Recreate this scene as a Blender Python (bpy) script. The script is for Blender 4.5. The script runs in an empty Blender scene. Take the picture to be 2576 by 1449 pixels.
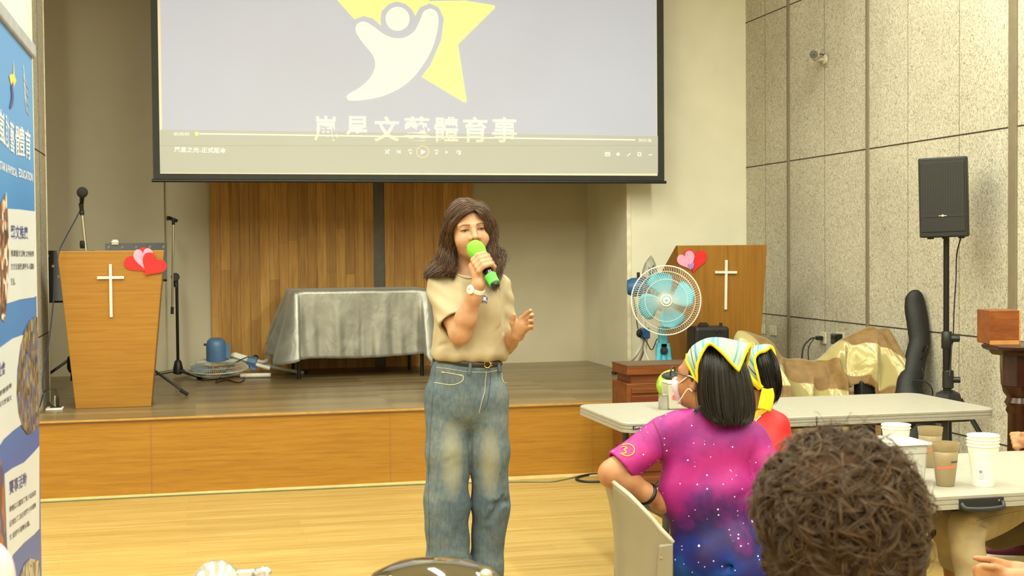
import bpy, bmesh, math, random
import numpy as np
from mathutils import Vector, Matrix
random.seed(7)
RNG = np.random.default_rng(7)
scene = bpy.context.scene
COL = scene.collection
PI = math.pi

# ------------------------------------------------------------------ camera
F_PX, IMG_W, IMG_H, CAM_Z = 3400.0, 2576, 1449, 1.5
_yaw, _pit, _roll = math.atan(795 / F_PX), math.atan(97.5 / F_PX), 0.0083
FWD = np.array([math.sin(_yaw) * math.cos(_pit), math.cos(_yaw) * math.cos(_pit), -math.sin(_pit)])
_r0 = np.cross(FWD, [0, 0, 1.0]); _r0 /= np.linalg.norm(_r0); _u0 = np.cross(_r0, FWD)
RGT = _r0 * math.cos(_roll) - _u0 * math.sin(_roll)
UPV = np.cross(RGT, FWD)
EYE = np.array([0, 0, CAM_Z])
cam_data = bpy.data.cameras.new('camera')
cam = bpy.data.objects.new('camera', cam_data); COL.objects.link(cam)
cam_data.sensor_width = 36.0
cam_data.lens = F_PX / IMG_W * 36.0
cam_data.clip_start = 0.05; cam_data.clip_end = 100
cam_data.dof.use_dof = True
cam_data.dof.focus_distance = 5.9
cam_data.dof.aperture_fstop = 7.5
M = Matrix.Identity(4)
for i in range(3):
    M[i][0] = RGT[i]; M[i][1] = UPV[i]; M[i][2] = -FWD[i]; M[i][3] = EYE[i]
cam.matrix_world = M
scene.camera = cam

# ------------------------------------------------------------------ view, world, lamps
scene.view_settings.view_transform = 'Standard'
scene.view_settings.look = 'None'
scene.view_settings.gamma = 1.0
scene.view_settings.use_curve_mapping = False
scene.view_settings.exposure = 0.0
scene.cycles.use_denoising = True
scene.cycles.max_bounces = 6
scene.cycles.diffuse_bounces = 4
scene.cycles.glossy_bounces = 3
scene.cycles.transmission_bounces = 5
scene.cycles.transparent_max_bounces = 8
scene.cycles.caustics_reflective = False
scene.cycles.caustics_refractive = False
scene.cycles.sample_clamp_indirect = 4.0
world = bpy.data.worlds.new('hall_world'); scene.world = world
world.use_nodes = True
world.node_tree.nodes['Background'].inputs[0].default_value = (1.0, 0.93, 0.74, 1)
world.node_tree.nodes['Background'].inputs[1].default_value = 0.03

LIGHT_COL = (0.965, 1.0, 0.82)
def tube_lamp(x, y, z, length, width, watts, along='X'):
    """a ceiling strip of fluorescent tubes"""
    l = bpy.data.lights.new('ceiling_tubes', 'AREA'); l.shape = 'RECTANGLE'
    l.size, l.size_y = (length, width) if along == 'X' else (width, length)
    l.energy = watts; l.color = LIGHT_COL
    o = bpy.data.objects.new('ceiling_tubes', l); COL.objects.link(o)
    o.location = (x, y, z)
    return o
LW = 98
for _x in (-3.6, -1.0, 1.2, 3.55):
    for _y in (-2.5, 0.6, 3.6, 6.4):
        tube_lamp(_x, _y, 4.28, 2.4, 0.22, LW * (1.0 if _y > -1 else 1.2), 'Y')

# ------------------------------------------------------------------ pixel helpers (a pixel becomes a point at a real distance)
def ray(px, py): return FWD * F_PX + RGT * (px - IMG_W / 2) - UPV * (py - IMG_H / 2)
def atY(px, py, Y): d = ray(px, py); return EYE + d * (Y / d[1])
def atZ(px, py, Z): d = ray(px, py); return EYE + d * ((Z - CAM_Z) / d[2])
def atX(px, py, X): d = ray(px, py); return EYE + d * (X / d[0])
def atD(px, py, D): return EYE + ray(px, py) * (D / F_PX)
def onplane(px, py, p0, n):
    d = ray(px, py); return EYE + d * (np.dot(np.asarray(p0) - EYE, n) / np.dot(d, n))
def V(*a): return np.array(a, float)
def nrm(v): v = np.asarray(v, float); return v / (np.linalg.norm(v) + 1e-12)

# ------------------------------------------------------------------ colours and materials
def lin(c):
    c = [x / 255.0 for x in c]
    return tuple(x / 12.92 if x <= 0.04045 else ((x + 0.055) / 1.055) ** 2.4 for x in c)
class NT:
    """tiny node-graph helper"""
    def __init__(s, name):
        s.m = bpy.data.materials.new(name); s.m.use_nodes = True
        s.t = s.m.node_tree; s.b = s.t.nodes['Principled BSDF']; s.n = s.t.nodes
        s.co = None
    def node(s, kind, **kw):
        n = s.n.new(kind)
        for k, v in kw.items(): setattr(n, k, v)
        return n
    def link(s, a, b): s.t.links.new(a, b)
    def coord(s, scale=(1, 1, 1), rot=(0, 0, 0), which='Object'):
        if s.co is None: s.co = s.node('ShaderNodeTexCoord')
        mp = s.node('ShaderNodeMapping')
        mp.inputs['Scale'].default_value = scale; mp.inputs['Rotation'].default_value = rot
        s.link(s.co.outputs[which], mp.inputs['Vector'])
        return mp.outputs[0]
    def noise(s, scale, vec=None, detail=3, rough=0.55, dist=0.0):
        n = s.node('ShaderNodeTexNoise')
        n.inputs['Scale'].default_value = scale; n.inputs['Detail'].default_value = detail
        n.inputs['Roughness'].default_value = rough; n.inputs['Distortion'].default_value = dist
        s.link(vec if vec is not None else s.coord(), n.inputs['Vector'])
        return n.outputs['Fac']
    def ramp(s, fac, stops, interp='LINEAR'):
        r = s.node('ShaderNodeValToRGB'); r.color_ramp.interpolation = interp
        e = r.color_ramp.elements
        while len(e) < len(stops): e.new(0.5)
        for el, (p, c) in zip(e, stops):
            el.position = p; el.color = (*lin(c), 1) if len(c) == 3 else c
        s.link(fac, r.inputs[0]); return r.outputs[0]
    def mix(s, fac, a, b, mode='MIX'):
        m = s.node('ShaderNodeMix', data_type='RGBA', blend_type=mode)
        for i, v in ((0, fac), (6, a), (7, b)):
            if hasattr(v, 'is_output'): s.link(v, m.inputs[i])
            elif i == 0: m.inputs[0].default_value = v
            else: m.inputs[i].default_value = (*lin(v), 1)
        return m.outputs[2]
    def math(s, op, a, b=0.0):
        m = s.node('ShaderNodeMath', operation=op)
        for i, v in ((0, a), (1, b)):
            if hasattr(v, 'is_output'): s.link(v, m.inputs[i])
            else: m.inputs[i].default_value = v
        return m.outputs[0]
    def sep(s, vec):
        n = s.node('ShaderNodeSeparateXYZ'); s.link(vec, n.inputs[0]); return n.outputs
    def bump(s, h, strength=0.2, dist=0.01):
        b = s.node('ShaderNodeBump'); b.inputs['Strength'].default_value = strength
        b.inputs['Distance'].default_value = dist
        s.link(h, b.inputs['Height']); s.link(b.outputs[0], s.b.inputs['Normal'])
    def set(s, col=None, rough=None, metal=None, spec=None, **kw):
        if col is not None:
            if hasattr(col, 'is_output'): s.link(col, s.b.inputs['Base Color'])
            else: s.b.inputs['Base Color'].default_value = (*lin(col), 1)
        if rough is not None: s.b.inputs['Roughness'].default_value = rough
        if metal is not None: s.b.inputs['Metallic'].default_value = metal
        if spec is not None: s.b.inputs['Specular IOR Level'].default_value = spec
        for k, v in kw.items(): s.b.inputs[k.replace('_', ' ')].default_value = v
        return s.m
def plain(name, col, rough=0.5, metal=0.0, spec=0.5, vary=0.06, scale=14.0, bump=0.0, **kw):
    """colour with a little procedural unevenness"""
    t = NT(name)
    f = t.noise(scale, detail=2)
    lo = tuple(max(0, c * (1 - vary)) for c in col); hi = tuple(min(255, c * (1 + vary)) for c in col)
    m = t.set(t.ramp(f, [(0.3, lo), (0.7, hi)]), rough, metal, spec, **kw)
    if bump: t.bump(t.noise(scale * 12, detail=2), bump, 0.003)
    return m
def wood(name, dark, mid, light, grain=(2, 40, 40), rough=0.45, scale=1.0, board=None, island=False, spec=0.4, contrast=1.0):
    """wood: noise stretched along the grain; board=(scale vec) adds board-to-board tone through cell noise"""
    t = NT(name)
    v = t.coord(grain)
    f1 = t.noise(1.0 * scale, v, detail=4, rough=0.6, dist=0.6)
    f2 = t.noise(3.5 * scale, v, detail=3, rough=0.6)
    f = t.math('ADD', t.math('MULTIPLY', f1, 0.65), t.math('MULTIPLY', f2, 0.35))
    h = 0.17 / contrast
    c = t.ramp(f, [(0.5 - h, dark), (0.5, mid), (0.5 + h, light)])
    if board:
        w = t.node('ShaderNodeTexWhiteNoise'); w.noise_dimensions = '3D'
        vm = t.node('ShaderNodeVectorMath', operation='FLOOR')
        t.link(t.coord(board), vm.inputs[0]); t.link(vm.outputs[0], w.inputs['Vector'])
        tone = t.ramp(w.outputs[0], [(0.0, (205, 200, 196)), (1.0, (255, 255, 255))])
        c = t.mix(1.0, c, tone, 'MULTIPLY')
    if island:
        g = t.node('ShaderNodeNewGeometry')
        c = t.mix(1.0, c, t.ramp(g.outputs['Random Per Island'], [(0.0, (216, 210, 204)), (1.0, (255, 255, 255))]), 'MULTIPLY')
    m = t.set(c, rough, 0, spec)
    return m

# ------------------------------------------------------------------ mesh builder
def basis(z, xhint=None):
    z = nrm(z)
    h = np.asarray(xhint if xhint is not None else ((1, 0, 0) if abs(z[0]) < 0.9 else (0, 1, 0)), float)
    y = nrm(np.cross(z, h)); x = np.cross(y, z)
    return x, y, z
def rotz(a): c, s = math.cos(a), math.sin(a); return np.array([[c, -s, 0], [s, c, 0], [0, 0, 1.0]])
def rotx(a): c, s = math.cos(a), math.sin(a); return np.array([[1.0, 0, 0], [0, c, -s], [0, s, c]])
def roty(a): c, s = math.cos(a), math.sin(a); return np.array([[c, 0, s], [0, 1.0, 0], [-s, 0, c]])
class MB:
    def __init__(s): s.v = []; s.f = []; s.n = 0
    def add(s, v, f):
        v = np.asarray(v, float).reshape(-1, 3)
        s.v.append(v); s.f += [tuple(int(i) + s.n for i in q) for q in f]; s.n += len(v)
        return s
    def box(s, c, size, R=None):
        x, y, z = np.asarray(size, float) / 2
        p = np.array([[-x, -y, -z], [x, -y, -z], [x, y, -z], [-x, y, -z], [-x, -y, z], [x, -y, z], [x, y, z], [-x, y, z]])
        if R is not None: p = p @ np.asarray(R).T
        return s.add(p + np.asarray(c), [(0, 3, 2, 1), (4, 5, 6, 7), (0, 1, 5, 4), (1, 2, 6, 5), (2, 3, 7, 6), (3, 0, 4, 7)])
    def span(s, lo, hi): lo = np.asarray(lo, float); hi = np.asarray(hi, float); return s.box((lo + hi) / 2, np.abs(hi - lo))
    def tube(s, pts, r, n=8, caps=True, flat=1.0, xh=None, closed=False):
        p = np.asarray(pts, float); m = len(p)
        r = np.broadcast_to(np.asarray(r, float), (m,))
        if closed: tan = np.roll(p, -1, 0) - np.roll(p, 1, 0)
        else: tan = np.gradient(p, axis=0)
        x, y, z = basis(tan[0], xh)
        vs = []
        a = np.linspace(0, 2 * PI, n, endpoint=False)
        for i in range(m):
            z = nrm(tan[i]); x = nrm(x - z * np.dot(x, z)); y = np.cross(z, x)
            vs.append(p[i] + r[i] * (np.outer(np.cos(a), x) + flat * np.outer(np.sin(a), y)))
        fs = []
        for i in range(m if closed else m - 1):
            k = (i + 1) % m
            for j in range(n):
                q = (j + 1) % n
                fs.append((i * n + j, i * n + q, k * n + q, k * n + j))
        if caps and not closed:
            fs.append(tuple(range(n - 1, -1, -1))); fs.append(tuple((m - 1) * n + j for j in range(n)))
        return s.add(np.concatenate(vs), fs)
    def cyl(s, a, b, r, r2=None, n=24): return s.tube([a, b], [r, r if r2 is None else r2], n)
    def lathe(s, prof, c=(0, 0, 0), axis=(0, 0, 1), n=32, caps=True, xh=None):
        """prof: (radius, height) pairs along the axis"""
        x, y, z = basis(axis, xh); c = np.asarray(c, float)
        a = np.linspace(0, 2 * PI, n, endpoint=False); vs = []
        for r_, h in prof: vs.append(c + z * h + r_ * (np.outer(np.cos(a), x) + np.outer(np.sin(a), y)))
        fs = []; m = len(prof)
        for i in range(m - 1):
            for j in range(n):
                q = (j + 1) % n; fs.append((i * n + j, i * n + q, (i + 1) * n + q, (i + 1) * n + j))
        if caps:
            if prof[0][0] > 1e-6: fs.append(tuple(range(n - 1, -1, -1)))
            if prof[-1][0] > 1e-6: fs.append(tuple((m - 1) * n + j for j in range(n)))
        return s.add(np.concatenate(vs), fs)
    def prism(s, loop, off):
        """closed loop of 3-D points pushed along off"""
        p = np.asarray(loop, float); n = len(p); off = np.asarray(off, float)
        fs = [tuple(range(n - 1, -1, -1)), tuple(range(n, 2 * n))]
        fs += [(i, (i + 1) % n, n + (i + 1) % n, n + i) for i in range(n)]
        return s.add(np.concatenate([p, p + off]), fs)
    def ball(s, c, r, n=20, m=12, R=None):
        r = np.broadcast_to(np.asarray(r, float), (3,)); vs = [[0, 0, -1.0]]; fs = []
        for i in range(1, m):
            t = PI * i / m - PI / 2
            for j in range(n):
                a = 2 * PI * j / n; vs.append([math.cos(t) * math.cos(a), math.cos(t) * math.sin(a), math.sin(t)])
        vs.append([0, 0, 1.0]); L = len(vs) - 1
        for j in range(n):
            q = (j + 1) % n; fs.append((0, 1 + q, 1 + j)); fs.append((L, L - n + j, L - n + q))
            for i in range(m - 2): fs.append((1 + i * n + j, 1 + i * n + q, 1 + (i + 1) * n + q, 1 + (i + 1) * n + j))
        p = np.array(vs) * r
        if R is not None: p = p @ np.asarray(R).T
        return s.add(p + np.asarray(c), fs)
    def grid(s, P):
        """P: (m, n, 3) sheet of points"""
        P = np.asarray(P, float); m, n = P.shape[:2]
        return s.add(P.reshape(-1, 3), [(i * n + j, i * n + j + 1, (i + 1) * n + j + 1, (i + 1) * n + j) for i in range(m - 1) for j in range(n - 1)])
    def verts(s): return np.concatenate(s.v) if s.v else np.zeros((0, 3))
WLOC = {}
def link_mesh(name, me, mat, parent, loc):
    o = bpy.data.objects.new(name, me); COL.objects.link(o)
    if mat is not None:
        for m_ in (mat if isinstance(mat, (list, tuple)) else [mat]): me.materials.append(m_)
    if parent is not None:
        o.parent = parent; o.location = loc - WLOC[parent.name]
    else: o.location = loc
    WLOC[o.name] = np.asarray(loc, float)
    return o
def obj(name, mb, mat, parent=None, smooth=False, bevel=0.0, seg=2, sub=0, solid=0.0, loc=None, angle=40, solid_off=0.0):
    v = mb.verts()
    if loc is None:
        lo, hi = v.min(0), v.max(0)
        loc = V((lo[0] + hi[0]) / 2, (lo[1] + hi[1]) / 2, lo[2])
    loc = np.asarray(loc, float)
    me = bpy.data.meshes.new(name)
    me.from_pydata((v - loc).tolist(), [], mb.f); me.update()
    o = link_mesh(name, me, mat, parent, loc)
    if smooth:
        me.polygons.foreach_set('use_smooth', [True] * len(me.polygons))
        if smooth == 'auto': 
            try: me.set_sharp_from_angle(angle=math.radians(angle))
            except Exception: pass
    if solid:
        m_ = o.modifiers.new('thickness', 'SOLIDIFY'); m_.thickness = solid; m_.offset = solid_off
    if bevel:
        m_ = o.modifiers.new('soft edge', 'BEVEL'); m_.width = bevel; m_.segments = seg; m_.limit_method = 'ANGLE'; m_.angle_limit = math.radians(35)
    if sub:
        m_ = o.modifiers.new('smooth', 'SUBSURF'); m_.levels = sub; m_.render_levels = sub
    return o
def tag(o, label, cat, group=None, kind=None):
    o['label'] = label; o['category'] = cat
    if group: o['group'] = group
    if kind: o['kind'] = kind
    return o
def thing(name, label, cat, loc=(0, 0, 0), group=None):
    o = bpy.data.objects.new(name, None); COL.objects.link(o)
    o.empty_display_size = 0.1; o.location = loc; WLOC[o.name] = np.asarray(loc, float)
    return tag(o, label, cat, group)
def struct(name, mb, mat, **kw):
    o = obj(name, mb, mat, **kw)
    if o.parent is None: o['kind'] = 'structure'
    return o
def copy_thing(root, loc, label, group=None):
    r = root.copy(); COL.objects.link(r); r.location = loc; r['label'] = label
    for ch in list(root.children):
        c = ch.copy(); COL.objects.link(c); c.parent = r
        for g in list(ch.children):
            d = g.copy(); COL.objects.link(d); d.parent = c
    return r
# curves
def spline(pts, n=40):
    """Catmull-Rom through pts"""
    p = np.asarray(pts, float)
    if len(p) == 2: return p[0] + (p[1] - p[0]) * np.linspace(0, 1, n)[:, None]
    q = np.vstack([2 * p[0] - p[1], p, 2 * p[-1] - p[-2]])
    t = np.linspace(0, len(p) - 1 - 1e-9, n); i = t.astype(int); u = (t - i)[:, None]
    a, b, c, d = q[i], q[i + 1], q[i + 2], q[i + 3]
    return 0.5 * (2 * b + (c - a) * u + (2 * a - 5 * b + 4 * c - d) * u ** 2 + (3 * b - a - 3 * c + d) * u ** 3)
def loop_spline(pts, n=60):
    p = np.asarray(pts, float); m = len(p)
    t = np.linspace(0, m, n, endpoint=False); i = t.astype(int); u = (t - i)[:, None]
    a, b, c, d = p[(i - 1) % m], p[i % m], p[(i + 1) % m], p[(i + 2) % m]
    return 0.5 * (2 * b + (c - a) * u + (2 * a - 5 * b + 4 * c - d) * u ** 2 + (3 * b - a - 3 * c + d) * u ** 3)
def heart(n=40):
    t = np.linspace(0, 2 * PI, n, endpoint=False)
    return np.stack([16 * np.sin(t) ** 3, 13 * np.cos(t) - 5 * np.cos(2 * t) - 2 * np.cos(3 * t) - np.cos(4 * t)], 1) / 32.0
# lettering
_TXT = {}
def text2d(s, bold=0.0):
    """glyph outlines as flat triangles, baseline at 0, em = 1"""
    key = (s, bold)
    if key not in _TXT:
        cu = bpy.data.curves.new('lettering', 'FONT'); cu.body = s; cu.size = 1.0; cu.offset = bold
        cu.resolution_u = 3
        o = bpy.data.objects.new('lettering', cu); COL.objects.link(o)
        dg = bpy.context.evaluated_depsgraph_get()
        me = bpy.data.meshes.new_from_object(o.evaluated_get(dg))
        v = np.zeros(len(me.vertices) * 3); me.vertices.foreach_get('co', v)
        _TXT[key] = (v.reshape(-1, 3)[:, :2].copy(), [tuple(p.vertices) for p in me.polygons])
        bpy.data.objects.remove(o); bpy.data.curves.remove(cu); bpy.data.meshes.remove(me)
    return _TXT[key]
def put_text(mb, s, fn, bold=0.0, box=True):
    """fn maps unit-box (u right, v up) points to world; the text's ink box fills 0..1 x 0..1"""
    v, f = text2d(s, bold)
    if len(v) == 0: return mb
    lo, hi = v.min(0), v.max(0)
    w = (v - lo) / np.maximum(hi - lo, 1e-9)
    return mb.add(fn(w), f)
# ================================================================== the hall
S = 0.487                     # stage height
XW, YB, YP, YS = 4.474, 11.72, 10.535, 8.61   # right wall, back wall, pier front, stage front
M_cream = plain('cream paint', (230, 226, 206), 0.6, vary=0.02, scale=3)
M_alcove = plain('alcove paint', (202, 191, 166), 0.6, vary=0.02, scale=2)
M_ceil = plain('ceiling paint', (235, 232, 222), 0.7, vary=0.01)
def panel_mat():
    t = NT('cement fibre board')
    v = t.coord((1, 1, 0.55))
    n1 = t.noise(170, v, detail=2, rough=0.7, dist=1.6)
    n2 = t.noise(62, v, detail=3, rough=0.6, dist=2.2)
    n3 = t.noise(1.2, detail=2)
    k = t.math('ADD', t.math('MULTIPLY', n1, 0.62), t.math('MULTIPLY', n2, 0.38))
    c = t.ramp(k, [(0.36, (80, 74, 60)), (0.46, (178, 171, 152)), (0.54, (214, 208, 192)), (0.68, (230, 226, 212))])
    c = t.mix(0.25, c, t.ramp(n3, [(0.35, (170, 165, 152)), (0.65, (255, 255, 255))]), 'MULTIPLY')
    t.bump(k, 0.35, 0.004)
    return t.set(c, 0.85, 0, 0.2)
M_panel = panel_mat()
M_seam = plain('dark seam', (52, 46, 40), 0.8)
M_trim = plain('grey brown metal trim', (124, 113, 92), 0.5, vary=0.03)
def floor_mat():
    t = NT('pale wood floor')
    v = t.coord((0.7, 16, 16))
    f1 = t.noise(1.6, v, detail=4, rough=0.65, dist=0.4)
    f2 = t.noise(7.0, v, detail=2)
    f = t.math('ADD', t.math('MULTIPLY', f1, 0.7), t.math('MULTIPLY', f2, 0.3))
    c = t.ramp(f, [(0.34, (158, 127, 67)), (0.5, (176, 147, 85)), (0.66, (187, 161, 102))])
    br = t.node('ShaderNodeTexBrick'); br.offset = 0.5
    for k, val in (('Scale', 1.0), ('Mortar Size', 0.0012), ('Mortar Smooth', 0.2), ('Brick Width', 1.2), ('Row Height', 0.12)): br.inputs[k].default_value = val
    br.inputs['Color1'].default_value = (1, 1, 1, 1); br.inputs['Color2'].default_value = (0.9, 0.88, 0.84, 1); br.inputs['Mortar'].default_value = (0.8, 0.75, 0.68, 1)
    t.link(t.coord((1, 1, 1)), br.inputs['Vector'])
    c = t.mix(1.0, c, br.outputs[0], 'MULTIPLY')
    return t.set(c, 0.38, 0, 0.4)
M_floor = floor_mat()
M_oak = wood('orange oak veneer', (140, 95, 28), (154, 108, 35), (163, 118, 42), (2.5, 60, 60), 0.42, 1.0)
M_oakedge = plain('pale oak edge', (176, 132, 70), 0.5)
M_stagetop = wood('dull stage laminate', (122, 102, 72), (141, 120, 84), (155, 134, 98), (0.9, 16, 16), 0.3, 1.0, board=(0.8, 8.3, 1), spec=0.5)
M_plank = wood('oak wall boards', (168, 118, 52), (212, 157, 78), (228, 180, 100), (22, 22, 1.3), 0.5, 1.3, island=True, contrast=0.8)
M_gmetal = plain('grey metal strip', (92, 88, 80), 0.45, 0.3)

struct('floor', MB().span((-7, -6.5, -0.1), (XW, YS + 0.3, 0)), M_floor)
struct('ceiling', MB().span((-7, -6.5, 4.4), (XW + 0.2, YB + 0.2, 4.55)), M_ceil)
struct('wall_far_left', MB().span((-7.2, -6.5, 0), (-7, 9.2, 4.4)), M_cream)
struct('wall_behind', MB().span((-7.2, -6.7, 0), (XW + 0.2, -6.5, 4.4)), M_cream)
wr = struct('wall_right', MB().span((XW, -6.5, 0), (XW + 0.15, YB + 0.1, 4.4)), M_panel)
# seams and cover strips of the panelled wall
z_seams = (-0.24 + 0.6, 0.962, 2.163, 3.36)
m = MB()
for z in z_seams: m.span((XW - 0.0015, -6.4, z - 0.004), (XW + 0.002, YP, z + 0.004))
struct('panel_seam', m, M_seam, parent=wr)
m = MB()
for y in (10.142, 9.09, 7.909, 7.308, 5.9, 5.2): m.span((XW - 0.001, y - 0.0025, 0), (XW + 0.002, y + 0.0025, 4.4))
struct('board_joint', m, plain('faint joint', (120, 112, 94), 0.8), parent=wr)
for k, (y, w) in enumerate(((9.70, 0.035), (8.438, 0.035), (6.753, 0.075), (4.6, 0.05))):
    struct('trim_%d' % (k + 1), MB().span((XW - 0.012, y - w / 2, 0.0), (XW + 0.005, y + w / 2, 4.4)), M_trim, bevel=0.002)
# alcove
struct('wall_back', MB().span((-2.4, YB, 0), (3.45, YB + 0.15, 4.4)), M_alcove)
struct('wall_back_offset', MB().span((-2.4, YB - 0.10, S), (-0.25, YB, 4.4)), M_alcove)
struct('wall_alcove_left', MB().span((-2.5, 9.7, 0), (-2.35, YB, 4.4)), M_alcove)
struct('wall_pier_right', MB().span((3.44, YP, S), (XW, YB + 0.15, 4.4)), M_cream)
struct('trim_5', MB().span((3.428, YP - 0.008, S), (3.462, YP + 0.03, 4.4)), plain('white corner bead', (235, 228, 205), 0.5), bevel=0.002)
struct('ceiling_alcove', MB().span((-2.4, YP, 3.78), (3.45, YB, 4.4)), M_alcove)
# left pier: cream face to the hall, fibre board on its side
struct('wall_pier_left', MB().span((-7.0, 8.99, S), (-0.99, 9.69, 4.4)), M_cream)
wl = struct('wall_pier_side', MB().span((-0.992, 8.995, S), (-0.984, 9.685, 4.4)), M_panel)
m = MB()
for z in (0.962, 2.163, 3.36): m.span((-0.985, 9.0, z - 0.004), (-0.9825, 9.68, z + 0.004))
m.span((-0.985, 9.31, S), (-0.9828, 9.316, 4.4))
struct('panel_seam', m, M_seam, parent=wl)
struct('trim_6', MB().span((-0.998, 8.975, S), (-0.978, 8.997, 4.4)), plain('cream corner bead', (236, 226, 192), 0.5))
struct('trim_7', MB().span((-0.998, 9.68, S), (-0.978, 9.70, 4.4)), plain('cream corner bead inner', (226, 216, 186), 0.5))
# stage
st = struct('stage_platform', MB().span((-7, YS, 0), (XW, YB, S - 0.025)), M_oak)
struct('stage_top', MB().span((-7, YS - 0.012, S - 0.025), (XW, YB, S)), M_stagetop, parent=st)
m = MB()
for x in (-0.285, 1.2, 2.55): m.span((x - 0.0018, YS - 0.002, 0), (x + 0.0018, YS + 0.002, S - 0.03))
struct('veneer_joint', m, plain('veneer joint', (150, 98, 44), 0.6), parent=st)
struct('stage_edge', MB().span((-7, YS - 0.016, S - 0.018), (XW, YS - 0.011, S - 0.006)), M_oakedge, parent=st)
struct('trim_8', MB().span((-7, YS - 0.075, 0), (XW, YS, 0.007)), plain('pale threshold strip', (214, 190, 132), 0.5))
# oak boarding on the back wall and the grey strip between its two fields
m = MB()
def boards(x0, x1, mb):
    n = max(1, round((x1 - x0) / 0.083)); w = (x1 - x0) / n
    for i in range(n):
        dz = random.uniform(-0.0015, 0.0015)
        z = S; zn = S + random.uniform(0.3, 1.4)
        while z < 3.77:
            zn = min(zn, 3.77)
            mb.span((x0 + i * w + 0.0010, YB - 0.034 + dz, z), (x0 + (i + 1) * w - 0.0010, YB - 0.006, zn - 0.0006))
            z = zn; zn += random.uniform(0.9, 1.6)
boards(0.124, 1.504, m); struct('wall_boarding_left', m, M_plank)
m = MB(); boards(1.600, 2.375, m); struct('wall_boarding_right', m, M_plank)
struct('trim_9', MB().span((1.500, YB - 0.02, S), (1.604, YB - 0.002, 3.77)), M_gmetal)

# ================================================================== projection screen
YSC = 10.2
M_blackcloth = plain('black screen border', (40, 41, 38), 0.7)
scr = thing('projection_screen', 'large pull-down projection screen showing a yellow star logo above the stage', 'screen', (1.67, YSC, 2.0))
x0, x1, zb = -0.292, 3.636, 2.028
def sp(px, py, y=YSC): return atY(px, py, y)
obj('border', MB().span((x0, YSC, zb), (x1, YSC + 0.004, 3.9)), M_blackcloth, scr)
obj('bottom_bar', MB().cyl((x0 - 0.012, YSC, 2.022), (x1 + 0.014, YSC, 2.022), 0.012, n=14), plain('black bar', (24, 25, 24), 0.4), scr, smooth='auto')
obj('roller_case', MB().span((x0 - 0.06, YSC - 0.05, 3.86), (x1 + 0.06, YSC + 0.06, 3.98)), plain('white case', (225, 222, 210), 0.5), scr, bevel=0.01)
xi0, xi1, zi = -0.243, 3.578, 2.073
def screen_mat(name, base, emit, e=1.0, rough=0.8):
    t = NT(name); t.set(base, rough, 0, 0.1)
    f = t.noise(1.4, detail=1)
    lo = tuple(c * 0.97 for c in emit)
    t.link(t.ramp(f, [(0.35, lo), (0.65, emit)]), t.b.inputs['Emission Color'])
    t.b.inputs['Emission Strength'].default_value = e
    return t.m
obj('screen_fabric', MB().span((xi0, YSC - 0.002, zi), (xi1, YSC, 3.86)), plain('white screen fabric', (232, 228, 214), 0.8, vary=0.01), scr)
# the projected picture: light that the projector puts on the fabric
M_lav = screen_mat('projected lavender', (150, 150, 150), (174, 179, 198), 0.74)
M_bar = screen_mat('projected player bar', (150, 150, 150), (166, 164, 136), 0.75)
M_yel = screen_mat('projected yellow', (150, 150, 150), (250, 242, 100), 1.05)
M_pale = screen_mat('projected pale yellow', (150, 150, 150), (232, 238, 200), 1.0)
M_white = screen_mat('projected white', (150, 150, 150), (240, 240, 212), 1.0)
M_dimw = screen_mat('projected dim letters', (150, 150, 150), (205, 204, 162), 0.95)
pic = obj('projected_picture', MB().span((xi0 + 0.02, YSC - 0.0035, 2.385), (xi1 - 0.006, YSC - 0.002, 3.86)), M_lav, scr)
barz0 = lambda x: 2.395 - (x - xi0) / (xi1 - xi0) * 0.055
q = [(403, 326), (1655, 342), (1655, 436), (403, 434)]
bar = obj('player_bar', MB().prism([sp(*a, YSC - 0.0036) for a in q], (0, -0.0008, 0)), M_bar, scr)
YL = YSC - 0.006
def flat(mb, pxs, y=YL, t=0.001): return mb.prism([sp(a, b, y) for a, b in pxs], (0, -t, 0))
def Z4(x, y): return (640 + x / 3.0186, y / 3.0186)   # pixels of a detail of the logo
star = [Z4(*p) for p in [(560, -75), (1000, -20), (1140, -520), (1330, 10), (1600, 5), (1822, 42), (1826, 60), (1545, 338), (1612, 770), (1596, 780), (1268, 583), (1335, 500), (1420, 300), (1440, 140), (1400, 55), (1330, 25), (1255, 55), (1222, 120), (1200, 75), (1150, 30), (1085, 10), (1020, 30), (965, 85), (955, 150), (962, 195), (900, 140), (830, 120), (758, 146), (630, 0)]]
star = [(x, max(y, -70)) for x, y in star]
lg = obj('star_logo', flat(MB(), star[::-1]), M_yel, pic)
body = [Z4(*p) for p in [(828, 165), (880, 185), (960, 245), (1030, 282), (1090, 292), (1150, 282), (1215, 235), (1260, 150), (1285, 90), (1335, 66), (1380, 90), (1397, 150), (1385, 250), (1340, 390), (1240, 550), (1120, 660), (980, 728), (840, 758), (730, 764), (702, 742), (715, 715), (800, 665), (880, 590), (918, 500), (900, 420), (840, 345), (785, 270), (768, 215), (790, 175)]]
bl = loop_spline([(x, y, 0) for x, y in body], 140)
obj('logo_figure', flat(MB(), [(a[0], a[1]) for a in bl[::-1]], YL), M_pale, pic)
cx, cy = Z4(1087, 143)
obj('logo_head', flat(MB(), [(cx + 30 * math.cos(a), cy + 30 * math.sin(a)) for a in np.linspace(0, -2 * PI, 48, endpoint=False)], YL), M_pale, pic)
def scr_text(s, xa, ya, xb, yb, h, y=YL, bold=0.0, mb=None):
    """ink box from lower left pixel (xa,ya) to lower right (xb,yb), h pixels tall"""
    mb = mb or MB()
    def fn(w): return np.array([sp(xa + (xb - xa) * a, ya + (yb - ya) * a - h * b, y) for a, b in w])
    return put_text(mb, s, fn, bold)
chars = '嵐星文藝體育事'
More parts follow.
